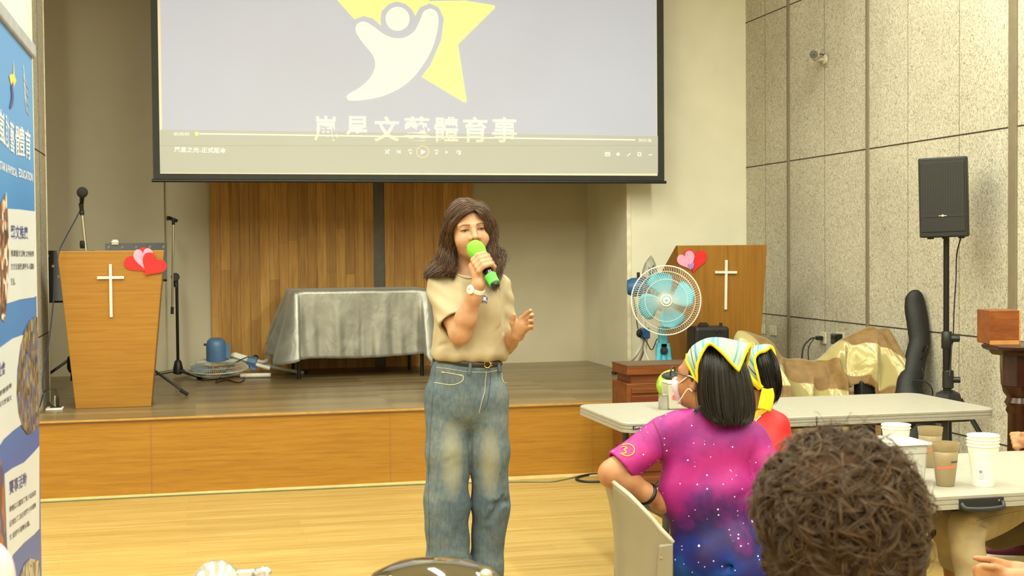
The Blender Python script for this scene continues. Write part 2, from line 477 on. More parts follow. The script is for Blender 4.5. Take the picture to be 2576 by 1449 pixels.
xs = [(790, 850), (870, 927), (941, 1005), (1017, 1081), (1093, 1153), (1165, 1226), (1238, 1300)]
mt, md = MB(), MB()
for c, (a, b) in zip(chars, xs):
    dy = 4 * (a - 790) / 510
    scr_text(c, a, 355 + dy, b, 356 + dy, 64, bold=0.018, mb=mt)
obj('logo_lettering', mt, M_pale, pic)
# the player bar lies over the lower part of the lettering
q = [(403, 328), (1655, 344), (1655, 366), (403, 366)]
obj('player_bar_veil', MB().prism([sp(*a, YL - 0.0012) for a in q], (0, -0.0004, 0)), M_bar, bar)
m = MB()
for c, (a, b) in zip(chars, xs):
    dy = 4 * (a - 790) / 510
    v_, f_ = text2d(c, 0.018); lo, hi = v_.min(0), v_.max(0); w = (v_ - lo) / (hi - lo)
    w[:, 1] = np.minimum(w[:, 1], 0.34)
    m.add(np.array([sp(a + (b - a) * u, 355 + dy - 64 * vv, YL - 0.0022) for u, vv in w]), f_)
obj('veiled_lettering', m, M_dimw, bar)
YT = YL - 0.003
obj('player_title', scr_text('嵐星之光-正式版本', 438, 383, 569, 386, 14, YT, 0.02), M_white, bar)
obj('elapsed_time', scr_text('00:00:00', 437, 341, 476, 341, 8, YT), M_white, bar)
obj('total_time', scr_text('00:01:06', 1607, 357, 1639, 357, 8, YT), M_white, bar)
obj('progress_line', flat(MB(), [(502, 335), (502, 338), (1598, 353.5), (1598, 350.5)], YT), M_white, bar)
obj('progress_knob', flat(MB(), [(495 + 5 * math.cos(a), 336.5 + 5 * math.sin(a)) for a in np.linspace(0, -2 * PI, 20, endpoint=False)], YT), M_yel, bar)
def line(mb, pts, w=1.1):
    for (a, b), (c, d) in zip(pts[:-1], pts[1:]):
        L = math.hypot(c - a, d - b) + 1e-6; nx, ny = -(d - b) / L * w, (c - a) / L * w
        flat(mb, [(a - nx, b - ny), (a + nx, b + ny), (c + nx, d + ny), (c - nx, d - ny)], YT)
def arc(cx, cy, r, a0, a1, n=10): return [(cx + r * math.cos(math.radians(a)), cy + r * math.sin(math.radians(a))) for a in np.linspace(a0, a1, n)]
def icon(name, *parts):
    m = MB()
    for kind, pts, *w in parts:
        if kind == 'l': line(m, pts, *w)
        else: flat(m, pts, YT)
    obj(name, m, M_white, bar)
icon('shuffle_icon', ('l', [(969, 377), (979, 387)]), ('l', [(969, 387), (979, 377)]), ('l', [(976, 377), (979, 377), (979, 380)]))
icon('previous_icon', ('f', [(1000, 382), (1007.5, 387), (1007.5, 377)]), ('l', [(999, 377), (999, 387)], 0.7))
icon('rewind_icon', ('l', arc(1032, 381, 4.5, 180, 330)), ('l', arc(1033, 385, 2.5, 0, 350), 0.8))
icon('play_icon', ('f', [(1059, 376), (1059, 389), (1071, 382.5)]))
icon('forward_icon', ('l', arc(1098, 382, 4.5, 200, 360)), ('l', arc(1098, 386, 2.5, 0, 350), 0.8))
icon('next_icon', ('f', [(1121, 379), (1121, 387), (1128, 383)]))
icon('repeat_icon', ('l', arc(1154, 384, 5, 180, 350)), ('f', arc(1156, 386, 3.5, 0, -340, 14)))
icon('caption_icon', ('l', [(1523, 384), (1534, 384), (1534, 392), (1523, 392), (1523, 384)]), ('l', [(1525, 387), (1532, 387)]))
icon('volume_icon', ('f', arc(1555, 388, 4, 0, -340, 12)))
icon('expand_icon', ('l', [(1578, 393), (1586, 386)]))
icon('window_icon', ('l', [(1605, 384), (1612, 384), (1612, 392), (1605, 392), (1605, 384)]))
icon('menu_icon', ('l', [(1632, 390), (1640, 389)]))
m = MB(); line(m, arc(1063.5, 382.5, 15, 0, 360, 40), 1.0)
obj('play_ring', m, screen_mat('projected ring', (150, 150, 150), (238, 204, 150), 0.95), bar)
# ================================================================== things on the stage
M_black = plain('black plastic', (26, 26, 26), 0.45, vary=0.1)
M_blackm = plain('black powder coat', (22, 22, 22), 0.35, 0.3)
M_chrome = plain('chrome', (205, 203, 196), 0.18, 1.0, vary=0.03)
M_rubber = plain('black rubber', (30, 29, 28), 0.7)
M_red = plain('red felt paper', (206, 30, 32), 0.7, vary=0.04)
M_pink = plain('pink felt paper', (238, 150, 182), 0.7, vary=0.03)
M_lilac = plain('lilac felt paper', (160, 120, 196), 0.7)
M_wht = plain('white painted wood', (232, 216, 200), 0.5, vary=0.03)
M_whitep = plain('white enamel', (228, 226, 214), 0.35, vary=0.02)
M_cable = plain('black cable', (28, 28, 30), 0.5)
M_pulpit = wood('pulpit oak veneer', (138, 93, 28), (151, 105, 34), (160, 115, 41), (2.0, 30, 70), 0.4, 1.0)
M_pulpit_v = wood('pulpit oak veneer upright', (126, 84, 26), (141, 96, 31), (150, 106, 38), (34, 34, 1.4), 0.4, 1.0)

def pulpit(name, label, xl, yf, base_w, top_w, h, mat, hearts, cross, depth=0.40):
    """tapered front board, reading slope falling towards the back"""
    c = V(xl, yf, S)
    t = thing(name, label, 'pulpit', c)
    def half(z): return (base_w + (top_w - base_w) * z / h) / 2
    lp = [(0, 0), (0, h), (0.035, h), (depth, h - 0.20), (depth, 0)]
    L = [c + V(-half(z), y, z) for y, z in lp]; R_ = [c + V(half(z), y, z) for y, z in lp]
    n = len(lp)
    m = MB().add(L + R_, [tuple(range(n)), tuple(range(2 * n - 1, n - 1, -1))] + [(i, n + i, n + (i + 1) % n, (i + 1) % n) for i in range(n)])
    obj('body', m, mat, t, bevel=0.004)
    cx, cz, ch, cw, arm_z, lean = cross
    m = MB(); bw = 0.009
    R2 = roty(lean)
    m.box(c + V(cx, -0.008, cz), (bw * 2, 0.014, ch), R2)
    obj('cross_upright', m, M_wht, t, bevel=0.002)
    obj('cross_beam', MB().box(c + V(cx, -0.0095, cz + arm_z), (cw, 0.014, bw * 2), R2), M_wht, t, bevel=0.002)
    for nm, hx, hz, sx, sz, ang, mt, lift in hearts:
        hp = heart() * V(sx, sz); ca, sa = math.cos(ang), math.sin(ang)
        loop = [c + V(hx + a * ca - b * sa, -0.003 - lift, hz + a * sa + b * ca) for a, b in hp]
        obj(nm, MB().prism(loop, (0, -0.005, 0)), mt, t)
    return t
# left pulpit: front face at Y = 9.161
pulpit('pulpit', 'oak pulpit with white cross at the left end of the stage with overhanging hearts', -0.5355, 9.161, 0.474, 0.671, 1.026, M_pulpit,
       [('red_heart', 0.175, 0.955, 0.185, 0.175, 0.62, M_red, 0.0), ('red_heart', 0.262, 0.930, 0.165, 0.17, -0.62, M_red, 0.008),
        ('pink_heart', 0.205, 0.975, 0.125, 0.165, 0.12, M_pink, 0.004)],
       (-0.005, 0.765, 0.345, 0.168, 0.085, 0.0))
pulpit('pulpit', 'oak pulpit with white cross behind the standing fan', 3.675, 9.08, 0.53, 0.685, 1.03, M_pulpit_v,
       [('red_heart', -0.215, 0.930, 0.178, 0.185, -0.12, M_red, 0.0), ('pink_heart', -0.278, 0.925, 0.135, 0.15, 0.42, M_pink, 0.004), ('lilac_heart', -0.246, 0.885, 0.048, 0.052, 0.3, M_lilac, 0.009)],
       (0.02, 0.745, 0.355, 0.166, 0.09, 0.02))

def music_stand(label, px_lo, px_hi, top, bot, Y, hub, face=0.0, tilt=0.32):
    """sheet desk pierced by rows of round holes, lip, pole, tripod"""
    a = atY(px_lo, (top + bot) / 2, Y); b = atY(px_hi, (top + bot) / 2, Y)
    c = (a + b) / 2; w = b[0] - a[0]; h = atY(px_lo, top, Y)[2] - atY(px_lo, bot, Y)[2]
    base = V(c[0], Y + 0.05, S)
    t = thing('music_stand', label, 'music stand', base)
    R_ = rotz(face) @ rotx(-tilt)
    def D(u, v, d=0): return c + R_ @ V(u * w, d, v * h / math.cos(tilt))
    m = MB()
    # pierced sheet: a grid with holes along its upper rows
    nu, nv, rh = 9, 5, 0.0105
    us = np.linspace(-0.5, 0.5, nu + 1); vs = np.linspace(-0.5, 0.5, nv + 1)
    for i in range(nu):
        for j in range(nv):
            u0, u1, v0, v1 = us[i], us[i + 1], vs[j], vs[j + 1]; uc, vc = (u0 + u1) / 2, (v0 + v1) / 2
            hole = j >= 2 and (i + j) % 2 == 0 and (i < 3 or i > 5 or j == 4)
            corners = [(u0, v0), (u1, v0), (u1, v1), (u0, v1)]
            if not hole:
                m.add([D(*q) for q in corners], [(0, 1, 2, 3)]); continue
            ring = [(uc + rh / w * math.cos(q), vc + rh / h * math.sin(q)) for q in np.linspace(0, 2 * PI, 12, endpoint=False) + PI * 1.25]
            vv = [D(*q) for q in corners] + [D(*q) for q in ring]; f = []
            for k in range(4):
                f += [(k, 4 + (3 * k + 1) % 12, 4 + 3 * k), (k, 4 + (3 * k + 2) % 12, 4 + (3 * k + 1) % 12), (k, 4 + (3 * k + 3) % 12, 4 + (3 * k + 2) % 12), (k, (k + 1) % 4, 4 + (3 * k + 3) % 12)]
            m.add(vv, f)
    obj('desk', m, M_blackm, t, solid=0.003)
    obj('desk_lip', MB().box(D(0, -0.5, -0.025), (w, 0.05, 0.004), R_), M_blackm, t)
    hubp = base + V(0, 0, 0.22)
    obj('pole', MB().cyl(c + V(0, 0.03, 0.0), hubp + V(0, 0, -0.12), 0.011), M_blackm, t, smooth='auto')
    obj('hub', MB().lathe([(0.016, 0.06), (0.03, 0.05), (0.034, -0.03), (0.02, -0.06)], hubp), M_black, t, smooth='auto')
    for k, ang in enumerate(hub):
        foot = base + V(0.36 * math.cos(ang), 0.36 * math.sin(ang), 0.012)
        lg = obj('leg', MB().tube([hubp + V(0.02 * math.cos(ang), 0.02 * math.sin(ang), 0.03), foot], 0.010, 8, flat=0.6), M_blackm, t, smooth='auto')
        obj('rubber_foot', MB().tube([foot - 0.06 * nrm(foot - hubp), foot], 0.014, 8), M_rubber, lg, smooth='auto')
    return t, D
ms, Dm = music_stand('black music stand behind the oak pulpit, its pierced desk showing behind the red hearts', 264, 420, 611, 708, 9.82, (-0.35, 2.4, 4.0))
# bulldog clip on the desk edge
tag(obj('bulldog_clip', MB().box(Dm(-0.34, 0.5, 0.0), (0.05, 0.02, 0.028)).box(Dm(-0.34, 0.55, 0.0), (0.036, 0.014, 0.02)), M_chrome, bevel=0.003), 'small chrome clip gripping the top edge of the right music stand', 'clip')
music_stand('black music stand left of the oak pulpit, half hidden by the fibre board pier', 112, 238, 630, 760, 10.05, (0.1, 3.3, 4.9))

# microphone on a chrome desk stand upon the left pulpit
base = V(-0.70, 9.30, S + 0.985)
t = thing('desk_microphone_stand', 'chrome desk microphone stand on the left pulpit', 'microphone stand', base)
YM = 9.30
obj('base_plate', MB().lathe([(0.001, 0.0), (0.06, 0.0), (0.06, 0.012), (0.02, 0.022), (0.012, 0.03)], base + V(0, 0, -0.002)), M_black, t, smooth='auto')
top = atY(206, 534, YM); low = atY(208, 625, YM)
obj('pole', MB().cyl(base + V(0, 0, 0.02), top, 0.0095), M_chrome, t, smooth='auto')
obj('lower_clutch', MB().lathe([(0.012, 0), (0.018, 0.008), (0.018, 0.045), (0.012, 0.052)], low + V(0, 0, 0.0)), M_black, t, smooth='auto')
obj('upper_clutch', MB().lathe([(0.011, -0.02), (0.015, -0.012), (0.015, 0.012), (0.010, 0.02)], top), M_black, t, smooth='auto')
obj('microphone_clip', MB().tube([top, atY(204, 512, YM - 0.02)], [0.012, 0.016], 12), M_black, t, smooth='auto')
head = atY(207, 484, YM - 0.09); tail = atY(205, 520, YM + 0.02)
t = thing('microphone', 'black microphone with round foam windscreen on the left pulpit', 'microphone', tail)
obj('foam_windscreen', MB().ball(head, 0.036, 20, 12), plain('black foam', (34, 34, 33), 0.95, bump=0.6, scale=30), t, smooth=True)
obj('handle', MB().tube([tail, head], [0.011, 0.018], 14), M_black, t, smooth='auto')
pts = [atY(205, 522, YM + 0.02), atY(190, 552, YM - 0.05), atY(165, 598, 9.12), atY(147, 640, 9.02), atY(138, 720, 9.0), atY(130, 800, 9.0), atY(120, 880, 8.98), atY(108, 940, 8.96), atY(108, 985, 8.94), atY(118, 1010, 8.93), atY(133, 1022, 8.97)]
tag(obj('microphone_cable', MB().tube(spline(pts, 90), 0.0042, 8), plain('dark blue cable', (30, 32, 58), 0.5), smooth='auto'), 'dark blue microphone cable drooping from the pulpit microphone to the stage socket', 'cable')
# floor socket
fb = atZ(138, 1030, S)
t = thing('floor_socket', 'white floor socket with plugs at the left front of the stage', 'socket', fb)
obj('cover_plate', MB().box(fb + V(0, 0, 0.006), (0.105, 0.12, 0.012)), plain('ivory plate', (232, 230, 216), 0.4), t, bevel=0.004)
obj('socket_face', MB().box(fb + V(0.005, 0.01, 0.0135), (0.07, 0.05, 0.004)), M_black, t)
for dx in (0.0, 0.018): obj('plug', MB().lathe([(0.006, 0.0), (0.008, 0.015), (0.008, 0.055), (0.004, 0.075)], fb + V(dx, 0.012, 0.014)), M_chrome if dx == 0 else M_black, t, smooth='auto')
pts = [fb + V(0.018, 0.012, 0.085), fb + V(0.0, 0.02, 0.13), fb + V(-0.06, -0.02, 0.12), atY(100, 1022, 8.93), atY(84, 1032, 8.93)]
tag(obj('power_cable', MB().tube(spline(pts, 40), 0.004, 8), M_cable, smooth='auto'), 'short black cable arching from the floor socket to behind the banner', 'cable')

# empty boom microphone stand
Yb = 11.28
c0 = atZ(448, 944, S); c0[1] = Yb; c0[0] = atY(448, 930, Yb)[0]; c0[2] = S
t = thing('microphone_stand', 'empty black boom microphone stand right of the left pulpit', 'microphone stand', c0)
joint = atY(441, 697, Yb)
obj('pole', MB().cyl(c0 + V(0, 0, 0.06), joint + V(0.01, 0, 0), 0.0125), M_blackm, t, smooth='auto')
obj('pole_sleeve', MB().cyl(atY(443, 722, Yb), atY(442, 700, Yb), 0.018), M_black, t, smooth='auto')
jc = obj('boom_joint', MB().cyl(joint + V(0, -0.03, 0), joint + V(0, 0.02, 0), 0.034), M_black, t, smooth='auto', bevel=0.004)
b0, b1 = atY(433, 790, Yb - 0.04), atY(436, 556, Yb - 0.04)
obj('boom', MB().cyl(b0, b1, 0.0085), M_chrome, t, smooth='auto')
obj('boom_grip', MB().cyl(b0, atY(433.5, 772, Yb - 0.04), 0.0125), M_black, t, smooth='auto')
obj('clip_neck', MB().cyl(b1 - V(0, 0, 0.03), b1 + V(0, 0, 0.02), 0.0125), M_black, t, smooth='auto')
obj('microphone_clip', MB().tube([atY(421, 549, Yb - 0.06), atY(428, 549, Yb - 0.05), atY(445, 556, Yb - 0.02)], [0.02, 0.015, 0.014], 12).box(atY(436, 551, Yb - 0.04), (0.03, 0.03, 0.02)), M_black, t, smooth='auto')
obj('hub', MB().lathe([(0.014, 0.14), (0.028, 0.125), (0.042, 0.06), (0.042, 0.03), (0.02, 0.02)], c0), M_black, t, smooth='auto')
for ang in (-0.98, 3.35, 1.2):
    foot = c0 + V(0.31 * math.cos(ang), 0.31 * math.sin(ang), 0.016)
    lg = obj('leg', MB().tube([c0 + V(0.03 * math.cos(ang), 0.03 * math.sin(ang), 0.05), foot], 0.013, 10), plain('steel leg', (96, 90, 80), 0.4, 0.5), t, smooth='auto')
    obj('rubber_foot', MB().tube([foot - 0.03 * nrm(foot - c0), foot + 0.012 * nrm(foot - c0)], [0.016, 0.019], 12), M_rubber, lg, smooth='auto')

# ------------------------------------------------------------------ table under a silver cloth
tx0, tx1, ty0, ty1 = 0.762, 1.785, 10.74, 11.44
TZ = atY(800, 731, ty0)[2]
t = thing('side_table', 'black-legged table hidden under the silver satin cloth', 'table', ((tx0 + tx1) / 2, (ty0 + ty1) / 2, S))
obj('tabletop', MB().span((tx0 - 0.02, ty0 - 0.005, TZ - 0.035), (tx1 + 0.02, ty1 + 0.01, TZ - 0.006)), M_black, t, bevel=0.004)
for x in (tx0 + 0.02, tx1 - 0.02):
    for y in (ty0 + 0.02, ty1 - 0.02):
        obj('leg', MB().cyl((x, y, S), (x, y, TZ - 0.035), 0.015, n=14), M_blackm, t, smooth='auto')
def satin(name, col, hi, rough=0.34, metal=0.45):
    t_ = NT(name); n = t_.noise(5.0, detail=3, dist=0.8)
    c = t_.ramp(n, [(0.35, col), (0.65, hi)])
    m_ = t_.set(c, rough, metal, 0.6)
    t_.b.inputs['Sheen Weight'].default_value = 0.25
    t_.bump(t_.noise(9.0, t_.coord((1, 1, 0.45)), detail=3, dist=0.7), 0.35, 0.02)
    return m_
M_silver = satin('silver satin', (142, 141, 134), (164, 163, 155), 0.36)
def drape():
    """cloth over the table: flat top, then skirts that flare and fold, longer at the corners"""
    x0, x1, y0, y1, z = tx0 - 0.03, tx1 + 0.03, ty0 - 0.015, ty1 + 0.02, TZ
    r = 0.03; per = []
    def seg(a, b, n): return [(a[0] + (b[0] - a[0]) * k / n, a[1] + (b[1] - a[1]) * k / n) for k in range(n)]
    def corner(cx, cy, a0, n=8): return [(cx + r * math.cos(a0 + PI / 2 * k / n), cy + r * math.sin(a0 + PI / 2 * k / n)) for k in range(n)]
    per += seg((x0 + r, y0), (x1 - r, y0), 120) + corner(x1 - r, y0 + r, -PI / 2)
    nf = len(per)
    per += seg((x1, y0 + r), (x1, y1 - r), 60) + corner(x1 - r, y1 - r, 0) + seg((x1 - r, y1), (x0 + r, y1), 80) + corner(x0 + r, y1 - r, PI / 2) + seg((x0, y1 - r), (x0, y0 + r), 60) + corner(x0 + r, y0 + r, PI)
    per = np.array(per); N = len(per); c = V((x0 + x1) / 2, (y0 + y1) / 2)
    tan = np.roll(per, -1, 0) - np.roll(per, 1, 0); out = np.stack([tan[:, 1], -tan[:, 0]], 1); out /= np.linalg.norm(out, axis=1)[:, None]
    for _ in range(6): out = (np.roll(out, 1, 0) + out + np.roll(out, -1, 0)); out /= np.linalg.norm(out, axis=1)[:, None]
    zbf = lambda px, py: atY(px, py, ty0)[2]
    # hem height along the perimeter
    hem = np.zeros(N)
    for i, (x, y) in enumerate(per):
        u = (x - x0) / (x1 - x0)
        if y <= y0 + r + 1e-6:
            hem[i] = np.interp(u, [0, 0.04, 0.12, 0.5, 0.85, 0.95, 1.0], [zbf(745, 915), zbf(752, 903), zbf(770, 900), zbf(880, 900), zbf(1000, 892), zbf(1035, 887), zbf(1062, 935)])
        elif x >= x1 - r: hem[i] = np.interp((y - y0) / (y1 - y0), [0, 0.15, 0.5, 1], [zbf(1062, 935), zbf(1070, 945), zbf(1080, 900), zbf(1080, 880)])
        elif y >= y1 - r: hem[i] = zbf(900, 890)
        else: hem[i] = np.interp((y - y0) / (y1 - y0), [0, 0.12, 0.3, 0.8, 1], [zbf(735, 905), zbf(700, 900), zbf(690, 898), zbf(690, 845), zbf(690, 850)])
    s = np.arange(N) / N
    K = 22; rows = []
    ph = s * 2 * PI
    for k in range(K + 1):
        v = k / K
        side = np.where(per[:, 0] < x0 + r + 0.02, 1.0, np.where(per[:, 0] > x1 - r - 0.02, 0.8, 0.0))
        near_corner = np.exp(-((per[:, 0] - x0) / 0.10) ** 2) + np.exp(-((per[:, 0] - x1) / 0.12) ** 2)
        front = 1 - side
        fold = 0.010 * np.sin(ph * 9 + 1.1) + 0.007 * np.sin(ph * 17 + 2.0 + 1.5 * v) + 0.004 * np.sin(ph * 31 + 0.4 - 2 * v)
        sidefold = 0.022 * np.sin(ph * 23 + 0.6)
        flare = v * (0.015 * front + 0.12 * side + 0.035 * near_corner)
        d = flare + v ** 0.8 * (fold * (1 + 1.2 * near_corner) + sidefold * side)
        crease = 0.010 * np.exp(-((per[:, 0] - (x0 + 0.50 * (x1 - x0))) / 0.012) ** 2) * (per[:, 1] < y0 + 0.01)
        d = d - crease * min(1, v * 2)
        d = np.maximum(d, 0.002 * min(1, v * 4))
        q = per + out * d[:, None]
        zz = z - (z - hem) * v - 0.004 * (v > 0)
        rows.append(np.column_stack([q, zz]))
    m = MB(); P = np.array(rows)
    vs = P.reshape(-1, 3)
    fs = [(k * N + i, (k + 1) * N + i, (k + 1) * N + (i + 1) % N, k * N + (i + 1) % N) for k in range(K) for i in range(N)]
    # top: rings shrinking to the middle
    T = 6; base_n = len(vs); tops = []
    for k in range(1, T + 1):
        f = 1 - k / (T + 0.5); q = c + (per - c) * f
        zz = z + 0.002 + 0.002 * np.sin(q[:, 0] * 14) * np.sin(q[:, 1] * 11)
        tops.append(np.column_stack([q, zz]))
    vs = np.vstack([vs] + tops)
    prev = 0
    for k in range(T):
        cur = base_n + k * N
        fs += [(prev + i, prev + (i + 1) % N, cur + (i + 1) % N, cur + i) for i in range(N)]; prev = cur
    vs = np.vstack([vs, [[c[0], c[1], z + 0.002]]])
    fs += [(prev + i, prev + (i + 1) % N, len(vs) - 1) for i in range(N)]
    m.add(vs, fs); return m
tag(obj('tablecloth', drape(), M_silver, smooth=True, solid=0.002), 'silver satin cloth draped over the table on the stage', 'tablecloth')

# ------------------------------------------------------------------ fans
M_blue = plain('blue plastic', (52, 98, 150), 0.35, vary=0.05)
M_teal = plain('turquoise plastic', (84, 176, 204), 0.35, vary=0.03)
M_bluedull = plain('dull blue plastic', (78, 112, 152), 0.4, vary=0.04)
M_blade_dull = plain('grey blue blade', (120, 150, 168), 0.4)
def guard(fr, R_, depth_f, depth_b, n_wires, r_wire=0.0013, hub=0.045, swirl=0.25):
    """fan cage in frame fr = (centre, x, y, axis towards the front); returns front mesh, back mesh, ring mesh"""
    c, ex, ey, ez = fr
    def P(r, a, h): return c + r * (math.cos(a) * ex + math.sin(a) * ey) + h * ez
    front, back, ring = MB(), MB(), MB()
    for mb, dep, sg in ((front, depth_f, 1), (back, depth_b, -1)):
        for k in range(n_wires):
            a0 = 2 * PI * k / n_wires
            pts = []
            for s_ in (0, 0.2, 0.45, 0.7, 0.88, 0.97, 1.0):
                rr = hub + (R_ - hub) * s_
                hh = dep * (1 - s_ ** 3.2)
                pts.append(P(rr, a0 + sg * swirl * (s_ - 1), sg * hh))
            mb.tube(pts, r_wire, 3, caps=False)
        for s_ in (0.52, 0.8):
            rr = hub + (R_ - hub) * s_; hh = dep * (1 - s_ ** 3.2)
            mb.tube([P(rr, a, sg * hh) for a in np.linspace(0, 2 * PI, 48, endpoint=False)], r_wire * 1.2, 4, closed=True)
    ring.tube([P(R_, a, 0) for a in np.linspace(0, 2 * PI, 64, endpoint=False)], 0.0042, 8, closed=True)
    return front, back, ring, P
def blades(P, R_, n, a_off, pitch=0.035, width=0.75):
    """n broad rounded blades"""
    out = []
    for k in range(n):
        mb = MB(); a0 = a_off + 2 * PI * k / n; rows = []
        for i in range(12):
            s_ = i / 11; r_ = 0.035 + (R_ - 0.035) * s_
            wd = width * (0.55 + 0.55 * math.sin(PI * min(1, s_ * 0.62 + 0.18))) * (1.0 if s_ < 0.8 else math.sqrt(max(0.02, 1 - ((s_ - 0.8) / 0.21) ** 2)))
            rows.append([P(r_, a0 + wd * (u - 0.5) + 0.25 * s_, pitch * (0.5 - u) * (0.4 + s_)) for u in np.linspace(0, 1, 9)])
        out.append(mb.grid(rows))
    return out

# standing fan with turquoise blades
c = atY(1675.5, 755.5, 8.72); 
fan_r = 0.5 * 174 / F_PX * np.dot(c - EYE, FWD)
ez = nrm(V(-0.30, -1.0, 0.04)); ex, ey, ez = basis(ez, (0, 0, 1)); ex, ey = ex, ey
bx = atY(1668, 900, 8.84)
base = V(bx[0], 8.84, S)
fan = thing('standing_fan', 'white-caged standing fan with turquoise blades before the right pulpit', 'fan', base)
fr, bk, rg, P = guard((c, ex, ey, ez), fan_r, 0.045, 0.075, 84)
obj('front_guard', fr, M_whitep, fan, smooth=True); obj('rear_guard', bk, M_whitep, fan, smooth=True); obj('guard_ring', rg, M_whitep, fan, smooth=True)
hubt = math.atan2(np.dot(V(0, 0, 1), ey), np.dot(V(0, 0, 1), ex))
for b in blades(P, fan_r * 0.82, 4, hubt + 0.12, width=1.15): obj('blade', b, M_teal, fan, smooth=True, solid=0.003)
obj('blade_hub', MB().lathe([(0.0, 0.02), (0.03, 0.018), (0.055, 0.0), (0.06, -0.03)], c, ez), plain('translucent hub', (150, 180, 186), 0.3), fan, smooth='auto')
# badge: white ring with slots
m = MB(); m.lathe([(0.041, 0.046), (0.042, 0.052), (0.034, 0.054), (0.033, 0.046)], c, ez, 40, caps=False); m.lathe([(0.024, 0.046), (0.023, 0.054), (0.012, 0.055), (0.0, 0.055)], c, ez, 32)
for k in range(16):
    a = 2 * PI * k / 16; p0 = P(0.022, a, 0.051); p1 = P(0.036, a + 0.22, 0.052); m.tube([p0, p1], 0.0024, 5)
bd = obj('badge', m, M_whitep, fan, smooth='auto')
obj('badge_centre', MB().lathe([(0.0095, 0.054), (0.0095, 0.057), (0.0, 0.057)], c, ez, 20), M_teal, bd)
obj('motor_housing', MB().lathe([(0.075, -0.075), (0.08, -0.085), (0.08, -0.17), (0.06, -0.215), (0.0, -0.222)], c, ez, 32), M_teal, fan, smooth='auto')
nk = atY(1667, 872, 8.84)
obj('neck', MB().box(nk + V(0, 0, 0.06), (0.055, 0.06, 0.16)), M_teal, fan, bevel=0.008)
m = MB().box(nk + V(0, 0, -0.02), (0.085, 0.06, 0.09))
for sx in (-1, 0, 1): m.tube([nk + V(sx * 0.032, -0.02 + 0.0 * sx, 0.0), nk + V(sx * 0.034, -0.02, -0.06), nk + V(sx * 0.045, -0.02, -0.12)], [0.018, 0.02, 0.021], 12)
obj('leg_bracket', m, M_teal, fan, smooth='auto', bevel=0.004)
kb = obj('clamp_knob', MB().lathe([(0.0, 0.0), (0.026, 0.0), (0.028, 0.012), (0.018, 0.03), (0.0, 0.032)], nk + V(-0.004, -0.035, -0.025), (-0.1, -1, 0), 8), M_black, fan, smooth='auto')
for ang in (0.6, 2.6, -1.57):
    foot = base + V(0.20 * math.cos(ang), 0.20 * math.sin(ang), 0.014)
    obj('leg', MB().tube(spline([nk + V(0.03 * math.cos(ang), 0.03 * math.sin(ang), -0.1), nk + V(0.12 * math.cos(ang), 0.12 * math.sin(ang), -0.16), foot], 16), 0.013, 10), M_whitep, fan, smooth='auto')
# rear fan, turned away
cb = atY(1650, 672, 10.05)
base = V(atY(1624, 840, 10.1)[0], 10.1, S)
f2 = thing('rear_fan', 'blue-backed fan facing away beside the white pier, behind the turquoise fan', 'fan', base)
ez2 = nrm(V(0.88, -0.30, 0.02)); e2x, e2y, ez2 = basis(ez2, (0, 0, 1))
cb = atY(1640, 722, 10.02)
fr, bk, rg, P2 = guard((cb, e2x, e2y, ez2), 0.245, 0.045, 0.075, 60)
M_greyw = plain('grey wire', (176, 172, 160), 0.4)
obj('front_guard', fr, M_greyw, f2, smooth=True); obj('rear_guard', bk, M_greyw, f2, smooth=True); obj('guard_ring', rg, M_greyw, f2, smooth=True)
for b in blades(P2, 0.2, 4, 0.4, width=1.0): obj('blade', b, M_blade_dull, f2, smooth=True, solid=0.003)
mh = atY(1609, 722, 10.02)
obj('motor_housing', MB().lathe([(0.0, -0.10), (0.055, -0.095), (0.072, -0.06), (0.078, 0.04), (0.07, 0.08), (0.0, 0.085)], mh, ez2, 28), M_blue, f2, smooth='auto')
obj('motor_knob', MB().cyl(mh + V(-0.01, 0, 0.06), mh + V(-0.01, 0, 0.115), 0.012), M_black, f2, smooth='auto')
jt = atY(1622, 838, 10.05)
obj('joint', MB().box(jt, (0.075, 0.06, 0.085)), M_blue, f2, bevel=0.01)
obj('joint_knob', MB().ball(jt + V(-0.05, -0.02, 0.0), (0.026, 0.022, 0.032)), M_black, f2, smooth=True)
obj('pole', MB().cyl(jt, mh + V(0.02, 0.02, -0.05), 0.016), M_whitep, f2, smooth='auto')
for pts, nm in (([jt + V(-0.02, 0, -0.03), atY(1612, 872, 10.08), atY(1592, 903, 10.15), atZ(1560, 938, S) + V(0, 0, 0.03), atZ(1548, 941, S) + V(0, 0, 0.014)], 'leg'), ([jt + V(0.015, 0, -0.03), atY(1625, 890, 10.08), V(3.50, 9.98, S + 0.014)], 'leg'), ([jt + V(0.0, 0.02, -0.03), V(3.45, 10.2, S + 0.2), V(3.46, 10.45, S + 0.014)], 'leg')):
    lg = obj(nm, MB().tube(spline(pts, 20), 0.0135, 10), M_whitep, f2, smooth='auto')
    e = pts[-1]; d = nrm(pts[-1] - pts[-2]); d[2] = 0
    obj('rubber_tip', MB().tube([e - d * 0.01, e + d * 0.05], 0.016, 10), M_rubber, lg, smooth='auto')
pts = [mh + V(-0.05, 0.02, -0.05), atY(1600, 790, 10.0), atY(1606, 830, 10.0), atY(1625, 858, 9.98), atY(1640, 880, 10.0), V(3.5, 9.98, S + 0.3), V(3.52, 10.0, S + 0.01)]
tag(obj('fan_cord', MB().tube(spline(pts, 50), 0.004, 6), M_cable, smooth=True), 'black cord hanging from the rear blue fan', 'cord')
